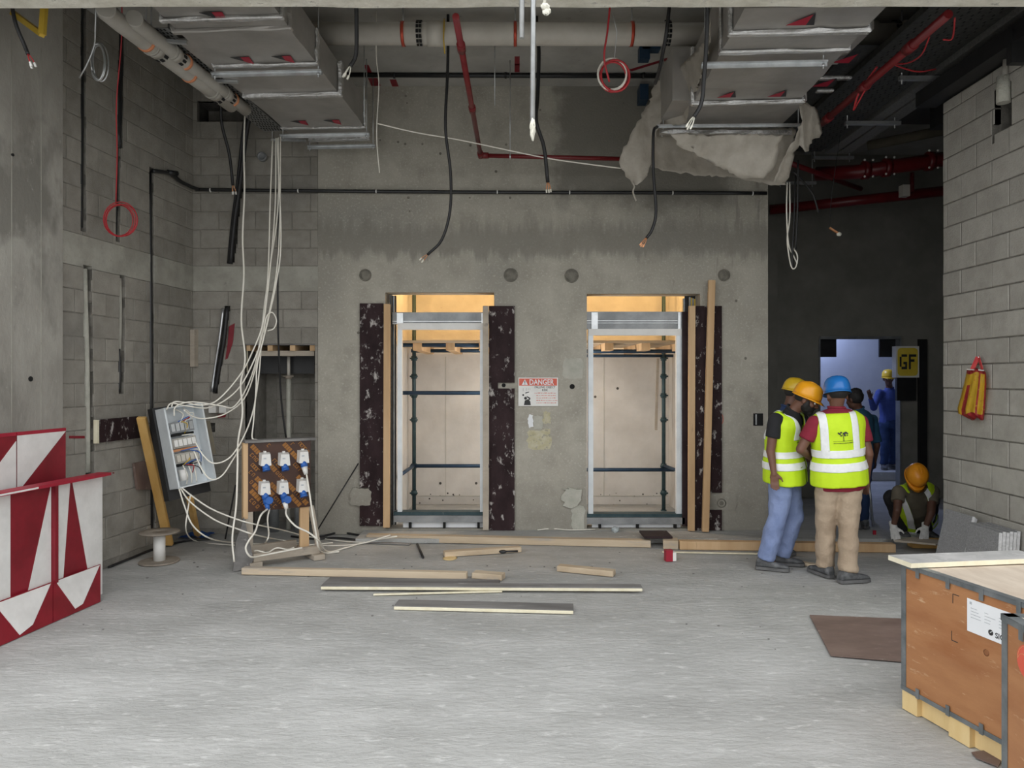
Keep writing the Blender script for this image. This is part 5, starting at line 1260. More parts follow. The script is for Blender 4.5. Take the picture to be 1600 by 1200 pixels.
for i, (px, py, kind) in enumerate(((413,716,0),(442.5,716,0),(472,712,2),(412,761,1),(440.5,760,1),(471,757,0))):
    u, z = wray(px, py, sp(0,0,.01), su, sn); c = sp(u, z, .009); q = 'industrial socket'
    s_ = None
    # body: tapered white housing
    bm = B(); n0 = [c+su*a*.045+V((0,0,b)) for a, b in ((-1,.055),(1,.055),(1.12,-.055),(-1.12,-.055))]; n1 = [c+sn*.075+su*a*.037+V((0,0,b)) for a, b in ((-1,.043),(1,.043),(1.25,-.062),(-1.25,-.062))]
    va, vb = [bm.verts.new(p) for p in n0], [bm.verts.new(p) for p in n1]
    bm.faces.new(va[::-1]); bm.faces.new(vb)
    for k in range(4): bm.faces.new((va[k], va[(k+1)%4], vb[(k+1)%4], vb[k]))
    s_ = obj('socket', bm, 'white', t, bevel=.008)
    bm = B(); obox(bm, c+sn*.077-su*.012+V((0,0,.005)), su*.012, V((0,0,.006)), sn*.001); obj('socket_print', bm, 'ink_g', s_)
    bm = B(); bar(bm, c+V((0,0,.06))-su*.01, c+V((0,0,.06))+su*.012, .05, .014); obj('top_tab', bm, 'white', s_)
    dn = V((.12*su.x, .12*su.y, -1))+sn*.35; dn.normalize()
    p0 = c+sn*.045+V((0,0,-.055))
    bm = B(); tube(bm, [p0, p0+dn*.05], .033, 12); obj('blue_collar', bm, 'blue', s_)
    if kind == 0: bm = B(); tube(bm, [p0+dn*.045, p0+dn*.058], .036, 12); obj('flap', bm, 'blue', s_)
    if kind == 1:
        bm = B(); tube(bm, [p0+dn*.05, p0+dn*.09], .03, 12); tube(bm, [p0+dn*.06+su*.02+sn*.03, p0+dn*.06+su*.02+sn*.042], .034, 14); obj('blue_plug', bm, 'blue', s_)
        tubeo('plug_handle', [p0+dn*.09, p0+dn*.15], [.026,.018], 'blue' if i == 3 else 'white', s_, 12)
    if kind == 2: tubeo('plug_handle', [p0+dn*.045, p0+dn*.12], [.03,.018], 'white', s_, 12)
    socks.append(p0+dn*.14)
SG = 'white leads plugged into the socket board'
def lead(label, p0, pts, r=.0085):
    Q = [p0]+[P(*q) if q[2] else F(q[0], q[1], .012) for q in pts]; tag(tubeo('plug_lead', Q, r, 'wcable', n=7, smooth=6), label, 'cable')
lead('white lead from the lower left plug looping round the left leg', socks[3], [(407,806,6.5),(399,830,6.5),(388,846,6.45),(384,858,6.42),(392,870,6.45),(410,868,6.6),(440,862,6.7),(472,856,6.8)])
lead('white lead from the lower left plug hanging straight behind', socks[3]+V((.01,.02,0)), [(418,812,6.7),(420,835,6.75),(416,846,6.8),(412,850,None)], .007)
lead('white lead from the lower middle plug running off to the right', socks[4], [(448,806,6.65),(462,822,6.65),(482,832,6.6),(498,845,6.6),(512,862,None),(540,856,None),(575,846,None),(620,838,7.5)])
lead('white lead from the upper right plug falling past the right leg', socks[2]+V((0,0,.02)), [(482,760,6.85),(488,800,6.8),(494,835,6.75),(498,856,6.75),(508,864,None),(530,862,None)])
Q = [sp(u, .13+.012*math.sin(u*30), .05+.02*math.cos(u*40)) for u in [.05+k*.03 for k in range(13)]]; tag(tubeo('plug_lead', Q, .007, 'wcable', n=6, smooth=4), 'tangled white cable lying on the base rail of the socket stand', 'cable')

# ================================================================== RED AND WHITE BARRIERS
def barrier():
    p0, p1 = F(-110, 1058), F(157, 940); d = (p1-p0); d.z = 0; Ln = d.length; d.normalize(); n = V((d.y, -d.x, 0))   # n towards the room
    W_ = Wall(p0, d, n)
    def PP(px, py, dep): u, z = wray(px, py, W_.pt(0,0,dep), d, n); return W_.pt(u, z, dep)
    t = thing('safety_barrier', 'front red and white painted plywood barrier with sloping kick boards', 'barrier', W_.pt(Ln*.7, 0, 0))
    zt = .94; dep = -.13
    um, _ = wray(81, 860, W_.pt(0,0,dep), d, n); ue, _ = wray(158, 850, W_.pt(0,0,dep), d, n)
    def face(bm, poly, dep, mi, th=.004): prism(bm, [W_.pt(u, z, dep) for u, z in poly], n*th, mi)
    def panel(u0, u1, polys, z0_=.0):
        bm = B(); obox(bm, W_.pt((u0+u1)/2, (z0_+zt)/2, dep), d*(u1-u0)/2, V((0,0,(zt-z0_)/2)), n*.009); p = obj('side_panel', bm, 'redpaint', t)
        for poly in polys:
            bm = B(); face(bm, [(u0+(u1-u0)*a, z0_+(zt-z0_)*b) for a, b in poly], dep+.009, 0, .002); obj('white_paint', bm, 'whitepaint', p)
    panel(um+.02, ue, [[(0,.1),(0,1),(.30,1),(.13,.1)], [(.34,1),(1,1),(1,.0),(.78,.0)]])
    w2 = um-.02-(0)
    u2, _ = wray(14, 850, W_.pt(0,0,dep), d, n)
    panel(.0, u2-.0, [[(.5,0),(1,0),(1,1),(.5,1)]]); panel(u2, um-.02, [[(.22,.0),(1,.0),(1,1.0)]])
    bm = B(); obox(bm, W_.pt(um, .11+zt/2, dep+.02), d*.016, V((0,0,(zt-.22)/2)), n*.02); obj('upright', bm, 'redpaint', t)
    for i, (ua, ub) in enumerate(((wray(83.5, 980, W_.pt(0,0,0), d, n)[0], Ln), (wray(-42, 1000, W_.pt(0,0,0), d, n)[0], wray(82.5, 980, W_.pt(0,0,0), d, n)[0]))):
        hk = .25; bm = B(); top_ = []
        for uu in (ub, ua):
            pq = W_.pt(uu, 0, 0); top_.append(wray(CX+pq.x/pq.y*FP, CY, W_.pt(0,0,dep+.03), d, n)[0])
        q = [W_.pt(ua, .0, 0), W_.pt(ub, 0, 0), W_.pt(top_[0], hk, dep+.03), W_.pt(top_[1], hk, dep+.03)]; nn = (q[1]-q[0]).cross(q[3]-q[0]).normalized()
        if nn.dot(n) < 0: nn = -nn
        prism(bm, q, -nn*.018); k_ = obj('kick_board', bm, 'redpaint', t)
        def kp(a, b): return q[0].lerp(q[1], a).lerp(q[3].lerp(q[2], a), b)
        poly = [(.04,.98),(.98,.98),(.60,.14),(.44,.10)] if i == 0 else [(.24,.97),(.97,.97),(.72,.16),(.55,.05)]
        bm = B(); prism(bm, [kp(a, b) for a, b in poly], nn*.003); obj('white_paint', bm, 'whitepaint', k_)
    bm = B(); obox(bm, W_.pt(Ln/2+.08, zt+.012, -.095), d*(Ln/2+.10), V((0,0,.011)), n*.055); l_ = obj('top_ledge', bm, 'redtrim', t, bevel=.002)
    bm = B(); obox(bm, W_.pt(Ln*.30, zt+.012, -.0385), d*(Ln*.30), V((0,0,.006)), n*.0012); obj('white_edge_stripe', bm, 'whitepaint', l_)
    # rear barrier, standing behind and taller
    dep2 = -.30; u0, _ = wray(-60, 700, W_.pt(0,0,dep2), d, n); um2, _ = wray(24, 700, W_.pt(0,0,dep2), d, n); u1, _ = wray(101, 700, W_.pt(0,0,dep2), d, n)
    t2 = thing('safety_barrier', 'taller red and white plywood barrier standing behind the front one', 'barrier', W_.pt((u0+u1)/2, 0, dep2))
    z1_ = 1.30
    for (ua, ub, polys) in ((um2+.005, u1, [[(0,.12),(0,1),(1,1)]]), (u0, um2-.005, [[(.0,0),(1,0),(1,.92)]])):
        bm = B(); obox(bm, W_.pt((ua+ub)/2, z1_/2, dep2), d*(ub-ua)/2, V((0,0,z1_/2)), n*.009); p = obj('side_panel', bm, 'redpaint', t2)
        for poly in polys:
            bm = B(); prism(bm, [W_.pt(ua+(ub-ua)*a, .84+(z1_-.84)*b, dep2+.009) for a, b in poly], n*.002); obj('white_paint', bm, 'whitepaint', p)
        bm = B(); obox(bm, W_.pt((ua+ub)/2, .012+z1_, dep2), d*(ub-ua)/2, V((0,0,.012)), n*.012); obj('top_edge', bm, 'redtrim', t2)
barrier()

# ================================================================== TIMBER ON THE FLOOR
def lying(label, px0, py0, px1, py1, w_, h_, mat='lumber_x', z=0.0, name='timber_beam', cat='timber', bevel=.004, z1=None):
    """px,py = front-bottom edge ends on the floor"""
    a, b = F(px0, py0, z), F(px1, py1, z if z1 is None else z1); d = (b-a); dd = V((d.x, d.y, 0)).normalized(); s = V((-dd.y, dd.x, 0))
    bm = B(); off = s*w_/2+V((0,0,h_/2)); bar(bm, a+off, b+off, w_, h_); return tag(obj(name, bm, mat, bevel=bevel), label, cat)
lying('long pale timber lying along the foot of both lift openings', 572, 846, 1017, 856, .10, .07)
lying('short timber block at the joint of the two floor timbers', 1036, 858, 1060, 859, .16, .085)
lying('long brown timber lying from the block past the workers', 1062, 859, 1400, 864, .09, .085, 'lumber')
a, b = F(1000,842,.07), F(1046,846,.09); tag(boxo('board_offcut', a.x+.03, b.x+.06, 7.42, 7.72, .092, .11, 'ply2'), 'dark board offcut lying over the timber joint', 'board')
lying('dark thin board under the front of the long pale timber', 570, 849, 640, 852, .06, .012, 'greywood')
lying('thin pale lath on the floor in front of the brown timber', 1035, 864, 1240, 868, .03, .012, 'edgewood')
lying('square pale timber lying in front of the socket stand', 377, 898, 729, 906, .07, .058)
lying('short timber block to the right of the square pale timber', 737, 904, 784, 908, .10, .05)
lying('grey weathered plank lying behind the longest plank', 507, 913, 779, 918, .16, .022, 'greywood')
lying('longest grey weathered plank stretched across the floor', 501, 919, 1004, 922, .10, .022, 'greywood', z=.022)
lying('pale front edge lath of the longest plank', 501, 921.5, 1004, 924.5, .008, .024, 'edgewood', z=.015)
lying('thin pale lath angled under the longest plank', 583, 931, 785, 926, .03, .012, 'edgewood')
lying('foremost grey plank with pale front edge', 615, 951, 896, 958, .16, .022, 'greywood')
lying('pale lath along the front of the foremost grey plank', 615, 953, 896, 960, .010, .024, 'edgewood')
lying('timber offcut with yellow sawdust lying at an angle before the left opening', 695, 871, 815, 863, .09, .05)
lying('brown timber offcut lying alone right of the planks', 870, 893, 958, 902, .09, .05)
lying('pale timber offcut under the blue helmeted worker', 1235, 880, 1300, 892, .07, .025)
t = thing('hammer', 'dark hand tool resting on the sawdusty offcut', 'tool', F(788, 866, .05))
bm = B(); a = F(786, 862, .065); ball(bm, a, .022, (1.8,1,.8)); obj('head', bm, 'black', t); tubeo('handle', [a, a+V((.14,.02,.0))], .01, 'black', t, 7)
tag(tubeo('steel_rod', [F(652, 850, .012), F(661, 871, .012)], .012, 'black', n=7), 'short black rod on the floor before the left opening', 'rod')
c = F(703, 872); bm = B(); lathe(bm, [(.10,0),(.07,.004),(.02,.008)], c, n=14, sy=.7); tag(obj('sawdust', bm, 'palelumber'), 'pale yellow sawdust heap at the end of the offcut', 'sawdust')['kind'] = 'stuff'
t = thing('small_carton', 'small red and white carton on the floor before the right opening', 'carton', F(1046, 879))
a = F(1040, 878); bm = B(); obox(bm, a+V((.033,.03,.055)), (.033,.005,0), (-.004,.03,0), (0,0,.052)); obj('box_body', bm, 'redtrim', t, bevel=.003)
bm = B(); obox(bm, a+V((.082,.035,.045)), (.016,.003,0), (-.003,.028,0), (0,0,.04)); obj('white_flap', bm, 'white', t, bevel=.002)
# clear plastic crumple on the right sill, white bits
p = P(961, 828, 7.95); bm = B(); ball(bm, p, .045, (1,1,.75), seg=8)
for v in bm.verts: v.co += V((rr.uniform(-.01,.01),)*3)
tag(obj('plastic_bag', bm, 'clearpl'), 'crumpled clear plastic bag on the sill of the right opening', 'bag')
# scattered debris chips
bm = B()
for k in range(70):
    x, y = rr.uniform(-3.3, 3.3), rr.uniform(4.6, 7.4); s_ = rr.uniform(.003, .008); box(bm, x-s_*rr.uniform(.5,2), x+s_, y-s_, y+s_, 0, s_*.6)
o = tag(obj('floor_debris', bm, 'greywood'), 'tiny dark crumbs and chips strewn over the floor', 'debris'); o['kind'] = 'stuff'
# brown sheet
q = [F(1265, 963), F(1415, 969), F(1420, 1036), F(1298, 1026)]; bm = B(); prism(bm, [p+V((0,0,.003)) for p in q], (0,0,.008)); tag(obj('plywood_sheet', bm, 'brownply'), 'thin brown plywood sheet flat on the floor left of the crate', 'board')
q = [F(1518, 1178), F(1540, 1175), F(1565, 1190), F(1560, 1200), F(1525, 1186)]; bm = B(); prism(bm, [p+V((0,0,.003)) for p in q], (0,0,.006)); tag(obj('plywood_scrap', bm, 'brownply'), 'small brown plywood scrap under the large crate', 'board')

# ================================================================== CRATES
def crate(label, A, e1, L1, e2, L2, zb, zt, skids, seed):
    A = V((*A, 0)); e1, e2 = V((*e1, 0)).normalized(), V((*e2, 0)).normalized(); n = V((-e2.x, -e2.y, 0))
    t = thing('shipping_crate', label, 'crate', A+e1*L1/2+e2*L2/2)
    def cp(s, q, z): return A+e1*s+e2*q+V((0,0,z))
    def cb(name, s0, s1, q0, q1, z0_, z1_, mat, par=t, bv=0):
        bm = B(); obox(bm, cp((s0+s1)/2, (q0+q1)/2, (z0_+z1_)/2), e1*(s1-s0)/2, e2*(q1-q0)/2, V((0,0,(z1_-z0_)/2))); return obj(name, bm, mat, par, bevel=bv)
    cb('side_panel', .01, L1-.01, 0, .012, zb, zt-.01, 'crate'); cb('side_panel', .01, L1-.01, L2-.012, L2, zb, zt-.01, 'crate')
    cb('end_panel', 0, .012, 0, L2, zb, zt-.01, 'crate'); cb('end_panel', L1-.012, L1, 0, L2, zb, zt-.01, 'crate')
    cb('floor_panel', 0, L1, 0, L2, zb, zb+.012, 'crate'); cb('lid', 0, L1, 0, L2, zt-.012, zt, 'crate_top')
    m = 'strap'; w_ = .028
    for q in (-.003, L2+.001):
        for s in (0, L1): cb('corner_edging', s-(.003 if s == 0 else w_), s+(w_ if s == 0 else .003), q, q+.002, zb, zt, m)
    for s in (-.004, L1+.002):
        for q in (0, L2): cb('corner_edging', s, s+.002, q-(.003 if q == 0 else w_), q+(w_ if q == 0 else .003), zb, zt, m)
    cb('top_edging', -.004, L1+.004, -.006, -.003, zt-.02, zt+.002, m); cb('top_edging', -.004, L1+.004, -.006, .035, zt, zt+.003, m); cb('top_edging', -.004, .035, -.004, L2, zt, zt+.003, m)
    cb('bottom_edging', -.004, L1+.004, -.006, -.003, zb, zb+.022, m)
    k = 0; s = .10
    while s < L1-.04:
        for (z0_, z1_) in ((zt-.05, zt+.004), (zb-.004, zb+.045)):
            c_ = cb('edge_clip', s, s+.022, -.0095, -.006, z0_, z1_, 'strap')
        s += .19
    for (s0, s1, q0, q1) in skids: cb('skid', s0, s1, q0, q1, 0, zb, 'palelumber', t, .003)
    return t, cp, n, e1, A
e1 = (.226, -1); e2 = (1, .226)
t, cp, n_c, e1v, A_c = crate('large brown plywood crate on pale skids beside the right wall', (2.015, 3.80), e1, .75, e2, 1.15, .10, .75,
        [(.0,.10,.0,.12), (.10,.30,.03,.08), (.30,.42,.0,.12), (.42,.63,.03,.08), (.63,.75,.0,.12), (.0,.10,.5,.62), (.3,.42,.5,.62), (.63,.75,.5,.62), (0,.1,1.0,1.15), (.3,.42,1.0,1.15), (.63,.75,1.0,1.15)], 1)
# label, on its side face
Oc = A_c+n_c*.0; e1n = V((*e1, 0)).normalized()
def fc(px, py):
    u, z = wray(px, py, Oc, e1n, n_c); return u, z
def cpt(u, z, d=0): return Oc+e1n*u+n_c*d+V((0,0,z))
u0, z0_ = fc(1512, 985); _, z1_ = fc(1512, 934); u1, _ = fc(1600, 1000); u1 = min(u1, .72); u1 = u0+.285
bm = B(); prism(bm, [cpt(u0,z0_,.002), cpt(u1,z0_,.002), cpt(u1,z1_,.002), cpt(u0,z1_,.002)], n_c*.001); lb = obj('paper_label', bm, 'paper', t)
bm = B(); textmesh(bm, 'SIGMA', cpt(u0+.150, z0_+.018, .0031), e1n, (0,0,1), .034, .0005, bold=.02); obj('label_brand_text', bm, 'ink', lb)['kind'] = 'stuff'
bm = B(); c = cpt(u0+.128, z0_+.033, .0034); lathe(bm, [(.013,0),(.013,.0006)], c, n_c, 14); obj('label_emblem', bm, 'ink', lb)
bm = B(); obox(bm, c+V((0,0,.004))+e1n*.003, e1n*.006+V((0,0,.004)), V((0,0,.0015)), n_c*.0012); obj('label_emblem_cut', bm, 'paper', lb)
bm = B(); textmesh(bm, 'BLK', cpt(u0+.228, z0_+.10, .0031), e1n, (0,0,1), .028, .0005, bold=.02); obj('label_code_text', bm, 'ink', lb)['kind'] = 'stuff'
bm = B()
for j in range(8):
    for k in range(3):
        ua = u0+.02+k*.075; Lw = r4.uniform(.02, .06); z = z1_-.04-j*.014
        if z > z0_+.055 and ua+Lw < u0+.225: obox(bm, cpt(ua+Lw/2, z, .0032), e1n*Lw/2, V((0,0,.0014)), n_c*.0003)
obox(bm, cpt(u0+.02, z1_-.018, .0032), e1n*.006, V((0,0,.006)), n_c*.0003)
obj('label_small_text', bm, 'ink_g', lb)['kind'] = 'stuff'
bm = B()                                    # black corner brackets stamped on the panel
for (px, py, sx_, sz_) in ((1489,928,1,-1),(1487,1000,1,1)):
    u, z = fc(px, py); obox(bm, cpt(u+.018, z, .0005), e1n*.018, V((0,0,.0018)), n_c*.0006); obox(bm, cpt(u, z+sz_*.022, .0005), e1n*.0015, V((0,0,.022)), n_c*.0006)
obj('stamped_corner_mark', bm, 'ink', t)
bm = B(); u, z = fc(1541, 1020); lathe(bm, [(.016,0),(.01,.0008)], cpt(u, z, .0), n_c, 10); obj('knot', bm, 'knot', t)
# plank lying over the crate's far edge
zp_ = .756
q = [onz(1385, 862, .80), onz(1413, 878, .80), onz(1640, 868, .80), onz(1640, 850, .80)]
q = [V((1.963, 3.84, 0)), V((1.99, 3.67, 0)), V((2.75, 3.78, 0)), V((2.72, 3.95, 0))]
bm = B(); prism(bm, [p+V((0,0,zp_)) for p in q], (0,0,.024)); pl_ = thing('plank', 'grey topped plank with pale edges lying across the large crate', 'board', (2.3, 3.8, zp_)); obj('board', bm, 'edgewood', pl_)
bm = B(); cq = sum(q, V())/4; prism(bm, [cq+(p-cq)*.995+V((0,0,zp_+.024)) for p in q], (0,0,.0015)); obj('film_face', bm, 'plankgrey', pl_)
A2 = (1.668, 2.50)
t, cp, n_2, e12, A_2 = crate('nearest plywood crate with red mark at the right frame edge', A2, (-.07, -1), .9, (1, -.07), .75, .10, .90, [(.0,.1,0,.75),(.4,.5,0,.75),(.8,.9,0,.75)], 2)
e1n = V((-.07,-1,0)).normalized(); Oc = A_2; n_c = n_2
u, z = fc(1606, 1036); bm = B(); lathe(bm, [(.055,0),(.055,.0008)], cpt(u, z, .0006), n_c, 24); rm = obj('red_round_mark', bm, 'signred', t)
bm = B(); tube(bm, [cpt(u+.05*math.cos(a)-.0, z+.05*math.sin(a), .0014) for a in [PI*.6+k*.12 for k in range(12)]], .0012, 5); tube(bm, [cpt(u-.02+.03*math.cos(a), z-.01+.03*math.sin(a), .0014) for a in [PI*.4+k*.14 for k in range(12)]], .0012, 5); obj('mark_line', bm, 'orange_c', rm)

# ================================================================== GRANITE SLABS ON THE RIGHT WALL
def slab(label, xb_, xt_, y0, y1, h_, th, group=None):
    o0, o1 = V((xb_, y0, 0)), V((xt_, y0, h_)); up = (o1-o0).normalized(); nn = V((-up.z, 0, up.x)); W_ = V((0, y1-y0, 0))
    t = thing('granite_slab', label, 'slab', V((xb_, (y0+y1)/2, 0)), group)
    off = V((0,0,max(0, -(nn*th).z)))
    bm = B(); prism(bm, [o0+off, o0+off+W_, o1+off+W_, o1+off], nn*th); obj('slab', bm, 'granite', t)
    bm = B(); bar(bm, o0+off+nn*th/2+V((0,-.002,0)), o1+off+nn*th/2+V((0,-.002,0)), th*.96, .005, up=(0,1,0)); obj('sawn_edge', bm, 'granite_e', t)
G = 'granite slabs leaning on the right wall'
LB = 'grey granite slab leaning in the rear pile on the right block wall'; LB2 = 'grey granite slab with pale sawn edge in the nearer leaning pile'
for k in range(3): slab(LB, 3.55+k*.022, 3.685+k*.022, 5.86+k*.02, 6.22, .60-.012*k, .020, G+', rear pile')
for k in range(6): slab(LB2, 3.575+k*.030, 3.61+k*.030, 5.42+.005*k, 5.80, .565+.006*(k % 2), .024, G+', nearer pile')

# ================================================================== HANGING BAG
pts = [R(1529, 557, .02)]
t = thing('hanging_bag', 'red and yellow printed plastic bag hanging on the right block wall', 'bag', R(1518, 655, .05))
rows = [(577, 1511, 1537), (583, 1510, 1541), (600, 1506, 1541), (620, 1501, 1540), (638, 1496, 1539), (646, 1497, 1538), (655, 1516, 1537)]
bm = B(); N_ = 14; g1 = []
for (y, xa, xb_) in rows:
    row = []
    for i in range(N_+1):
        f = i/N_; off = .03+.03*math.sin(f*PI)+.012*math.sin(f*22+y*.05); row.append(bm.verts.new(R(xa+(xb_-xa)*f, y+(2*math.sin(f*9)), off)))
    g1.append(row)
for j in range(len(rows)-1):
    for i in range(N_):
        f = bm.faces.new((g1[j][i], g1[j][i+1], g1[j+1][i+1], g1[j+1][i])); f.smooth = True
        f.material_index = 1 if ((i in (0, 1) or 4 <= i <= 8 or 10 <= i <= 12) and 1 <= j <= 4) or (2 <= i <= 3 and j == 1) else 0
bmesh.ops.solidify(bm, geom=bm.faces[:], thickness=-.02); obj('bag_body', bm, ['bagred', 'bagyellow'], t)
for (xa, xb_) in ((1519, 1528), (1535, 1529)): bm = B(); bar(bm, R(xa, 578, .05), R(xb_, 558, .03), .004, .035); obj('handle', bm, 'bagred', t)
bm = B(); bar(bm, R(1511, 577, .058), R(1524, 578, .062), .006, .008); bar(bm, R(1529, 578, .062), R(1537, 579, .056), .006, .008); obj('white_rim', bm, 'white', t)
bm = B(); tube(bm, [R(1529, 558, .045), R(1529, 558, -.01)], .004, 6); obj('nail', bm, 'galv', t)

# ================================================================== PEOPLE
def fuse(bm, voxel, sm=3, wr=0, wsc=6, wst=(1,1,.5), seed=0):
    """union of overlapping closed shapes as one continuous surface"""
    bmesh.ops.recalc_face_normals(bm, faces=bm.faces)
    me = bpy.data.meshes.new('t'); bm.to_mesh(me); bm.free(); o = bpy.data.objects.new('t', me); C.objects.link(o)
    md = o.modifiers.new('r', 'REMESH'); md.mode = 'VOXEL'; md.voxel_size = voxel; md.adaptivity = 0
    dg = bpy.context.evaluated_depsgraph_get(); m2 = bpy.data.meshes.new_from_object(o.evaluated_get(dg))
    b = B(); b.from_mesh(m2); bpy.data.objects.remove(o); bpy.data.meshes.remove(me); bpy.data.meshes.remove(m2)
    for _ in range(sm): bmesh.ops.smooth_vert(b, verts=b.verts, factor=.5, use_axis_x=True, use_axis_y=True, use_axis_z=True)
    b.normal_update()
    if wr:
        for v in b.verts:
            p = v.co; q = V((p.x*wst[0], p.y*wst[1], p.z*wst[2]))*wsc+V((seed, 0, 0))
            f = noise.noise(q)+.6*noise.noise(q*2.3+V((0, 5, 0))); f2 = 1-abs(noise.noise(V((p.x*wsc*1.3+p.z*wsc*.8, p.y*wsc, p.z*wsc*1.1))+V((seed,0,0))))*2
            v.co += v.normal*wr*(f*.8+f2*.4)
    for f in b.faces: f.smooth = True
    return b
def ring_loft(bm, rings):
    """rings: (centre, side vec, fwd vec) with lengths as radii"""
    n = 18; R_ = []
    for c, s, f in rings: R_.append([bm.verts.new(c+s*math.cos(a)+f*math.sin(a)) for a in [2*PI*k/n for k in range(n)]])
    for a, b in zip(R_, R_[1:]):
        for k in range(n): bm.faces.new((a[k], a[(k+1)%n], b[(k+1)%n], b[k]))
    bm.faces.new(R_[0][::-1]); bm.faces.new(R_[-1])
def seg(bm, a, b, ra, rb, ball_a=True, ball_b=True):
    tube(bm, [a, a.lerp(b, .35), b], [ra, ra*.52+rb*.5, rb], 12)
    if ball_a: ball(bm, a, ra, seg=12)
    if ball_b: ball(bm, b, rb, seg=12)
def torso(bm, J, s, g, low=-.06, top=1.0, neck=False, flare=0, wide=1.0):
    pe, ch, nk = J['pelvis'], J['chest'], J['neck']; ts, tf = J['ts'], J['tf']
    ax = (nk-pe).normalized()
    def mk(c, rx, ry): f_ = tf-ax*tf.dot(ax); f_.normalize(); s_ = f_.cross(ax).normalized(); return (c, s_*(rx*s*wide+g), f_*(ry*s+g))
    L1 = (ch-pe).length
    R_ = [mk(pe+(ch-pe).normalized()*low*s, .165+flare, .125+flare), mk(pe+(ch-pe)*.12, .163+flare*.7, .128+flare*.7), mk(pe.lerp(ch, .45), .150+flare*.3, .122+flare*.3), mk(ch, .168, .125), mk(ch.lerp(nk, .45), .180, .115), mk(ch.lerp(nk, .72), .170, .095), mk(ch.lerp(nk, .92), .115, .075)]
    if top >= 1: R_.append(mk(nk, .066, .062))
    ring_loft(bm, R_)
def hand(bm, w, d, side, s=1.0, curl=.35, spread=1):
    """palm, four unequal bent fingers and a thumb leaving the side of the palm; d = direction, side = towards the thumb"""
    d = d.normalized(); side = (side-d*side.dot(d)).normalized(); nrm = d.cross(side).normalized()
    m = Matrix((side, d, nrm)).transposed()
    ball(bm, w+d*.045*s, 1, (.040*s, .052*s, .017*s), seg=12, rot=m); tube(bm, [w-d*.02*s, w+d*.03*s], [.027*s, .028*s], 10)
    for k, (o_, L_) in enumerate(((.030,.070),(.010,.080),(-.011,.074),(-.030,.058))):
        a = w+d*.080*s+side*o_*s; b = a+(d+nrm*curl*.6+side*o_*2*spread)*L_*.5*s; c = b+(d+nrm*curl*1.8)*L_*.5*s*.9
        tube(bm, [a-d*.02*s, a, b, c], [.0095*s, .0095*s, .0088*s, .0072*s], 8); ball(bm, b, .0090*s, seg=8); ball(bm, c, .0075*s, seg=8)
    a = w+d*.025*s+side*.030*s; b = a+(side*.75+d*.75+nrm*.25)*.038*s; c = b+(side*.25+d+nrm*.4)*.03*s
    tube(bm, [a-side*.01*s, a, b, c], [.014*s, .013*s, .0105*s, .008*s], 8); ball(bm, c, .0085*s, seg=8)
def headshape(bm, h, hf, hu, s):
    hf = hf.normalized(); hr = hf.cross(hu).normalized(); hu = hr.cross(hf).normalized(); m = Matrix((hr, hf, hu)).transposed()
    def at(x, y, z): return h+(hr*x+hf*y+hu*z)*s
    ball(bm, at(0,-.008,.028), 1, (.077*s,.096*s,.090*s), seg=18, rot=m)
    ball(bm, at(0,.022,-.035), 1, (.060*s,.068*s,.080*s), seg=16, rot=m)
    ball(bm, at(0,.062,-.085), 1, (.030*s,.026*s,.024*s), seg=12, rot=m)          # chin
    ball(bm, at(0,.078,.022), 1, (.050*s,.016*s,.014*s), seg=12, rot=m)           # brow
    tube(bm, [at(0,.084,.015), at(0,.103,-.018), at(0,.106,-.028)], [.009*s,.013*s,.014*s], 8); ball(bm, at(0,.108,-.028), .0145*s, seg=8)
    for x in (-1, 1):
        ball(bm, at(x*.014,.095,-.030), .009*s, seg=8); ball(bm, at(x*.078,-.005,-.008), 1, (.010*s,.019*s,.032*s), seg=10, rot=m)
        ball(bm, at(x*.040,.066,-.022), .022*s, seg=8)
    ball(bm, at(0,.088,-.054), 1, (.024*s,.012*s,.007*s), seg=10, rot=m); ball(bm, at(0,.086,-.064), 1, (.021*s,.012*s,.008*s), seg=10, rot=m)
    return at, m
def facedetail(t, at, m, s, beard=True, lid=None):
    for x in (-1, 1):
        bm = B(); ball(bm, at(x*.030,.0795,.000), .0118*s, seg=10); e = obj('eye', bm, lid or 'white', t); bm = B(); ball(bm, at(x*.030,.0905,.000), .006*s, (1,1,1), seg=8); obj('iris', bm, 'ink', e)
        bm = B(); tube(bm, [at(x*.012,.097,.020), at(x*.030,.097,.026), at(x*.050,.085,.018)], .0045*s, 6); obj('eyebrow', bm, 'hair', t)
    bm = B(); ball(bm, at(0,.094,-.059), 1, (.020*s,.007*s,.0022*s), seg=8, rot=m); obj('mouth_line', bm, 'ink', t)
    if beard:
        bm = B(); ball(bm, at(0,.030,-.058), 1, (.066*s,.066*s,.056*s), seg=16, rot=m); ball(bm, at(0,.066,-.092), 1, (.038*s,.032*s,.032*s), seg=12, rot=m)
        for x in (-1,1): ball(bm, at(x*.062,.020,-.030), 1, (.014*s,.028*s,.045*s), seg=10, rot=m)
        ball(bm, at(0,.098,-.046), 1, (.030*s,.010*s,.006*s), seg=10, rot=m)
        b = fuse(bm, .006*s, 2, .0015, 60)
        obj('beard', b, 'hair', t)
def haircap(t, at, m, s, full=False):
    bm = B(); ball(bm, at(0,-.022 if full else -.020,.030 if full else .024), 1, ((.084 if full else .080)*s,.094*s,(.096 if full else .074)*s), seg=18, rot=m)
    if full:
        for k in range(60):
            a, e = rr.uniform(0, 2*PI), rr.uniform(.0, 1.4); ball(bm, at(.082*math.cos(a)*math.cos(e), -.022+.092*math.sin(a)*math.cos(e), .035+.095*math.sin(e)), .012*s, seg=6)
    obj('hair', fuse(bm, .007, 1), 'hair', t, smooth=True)
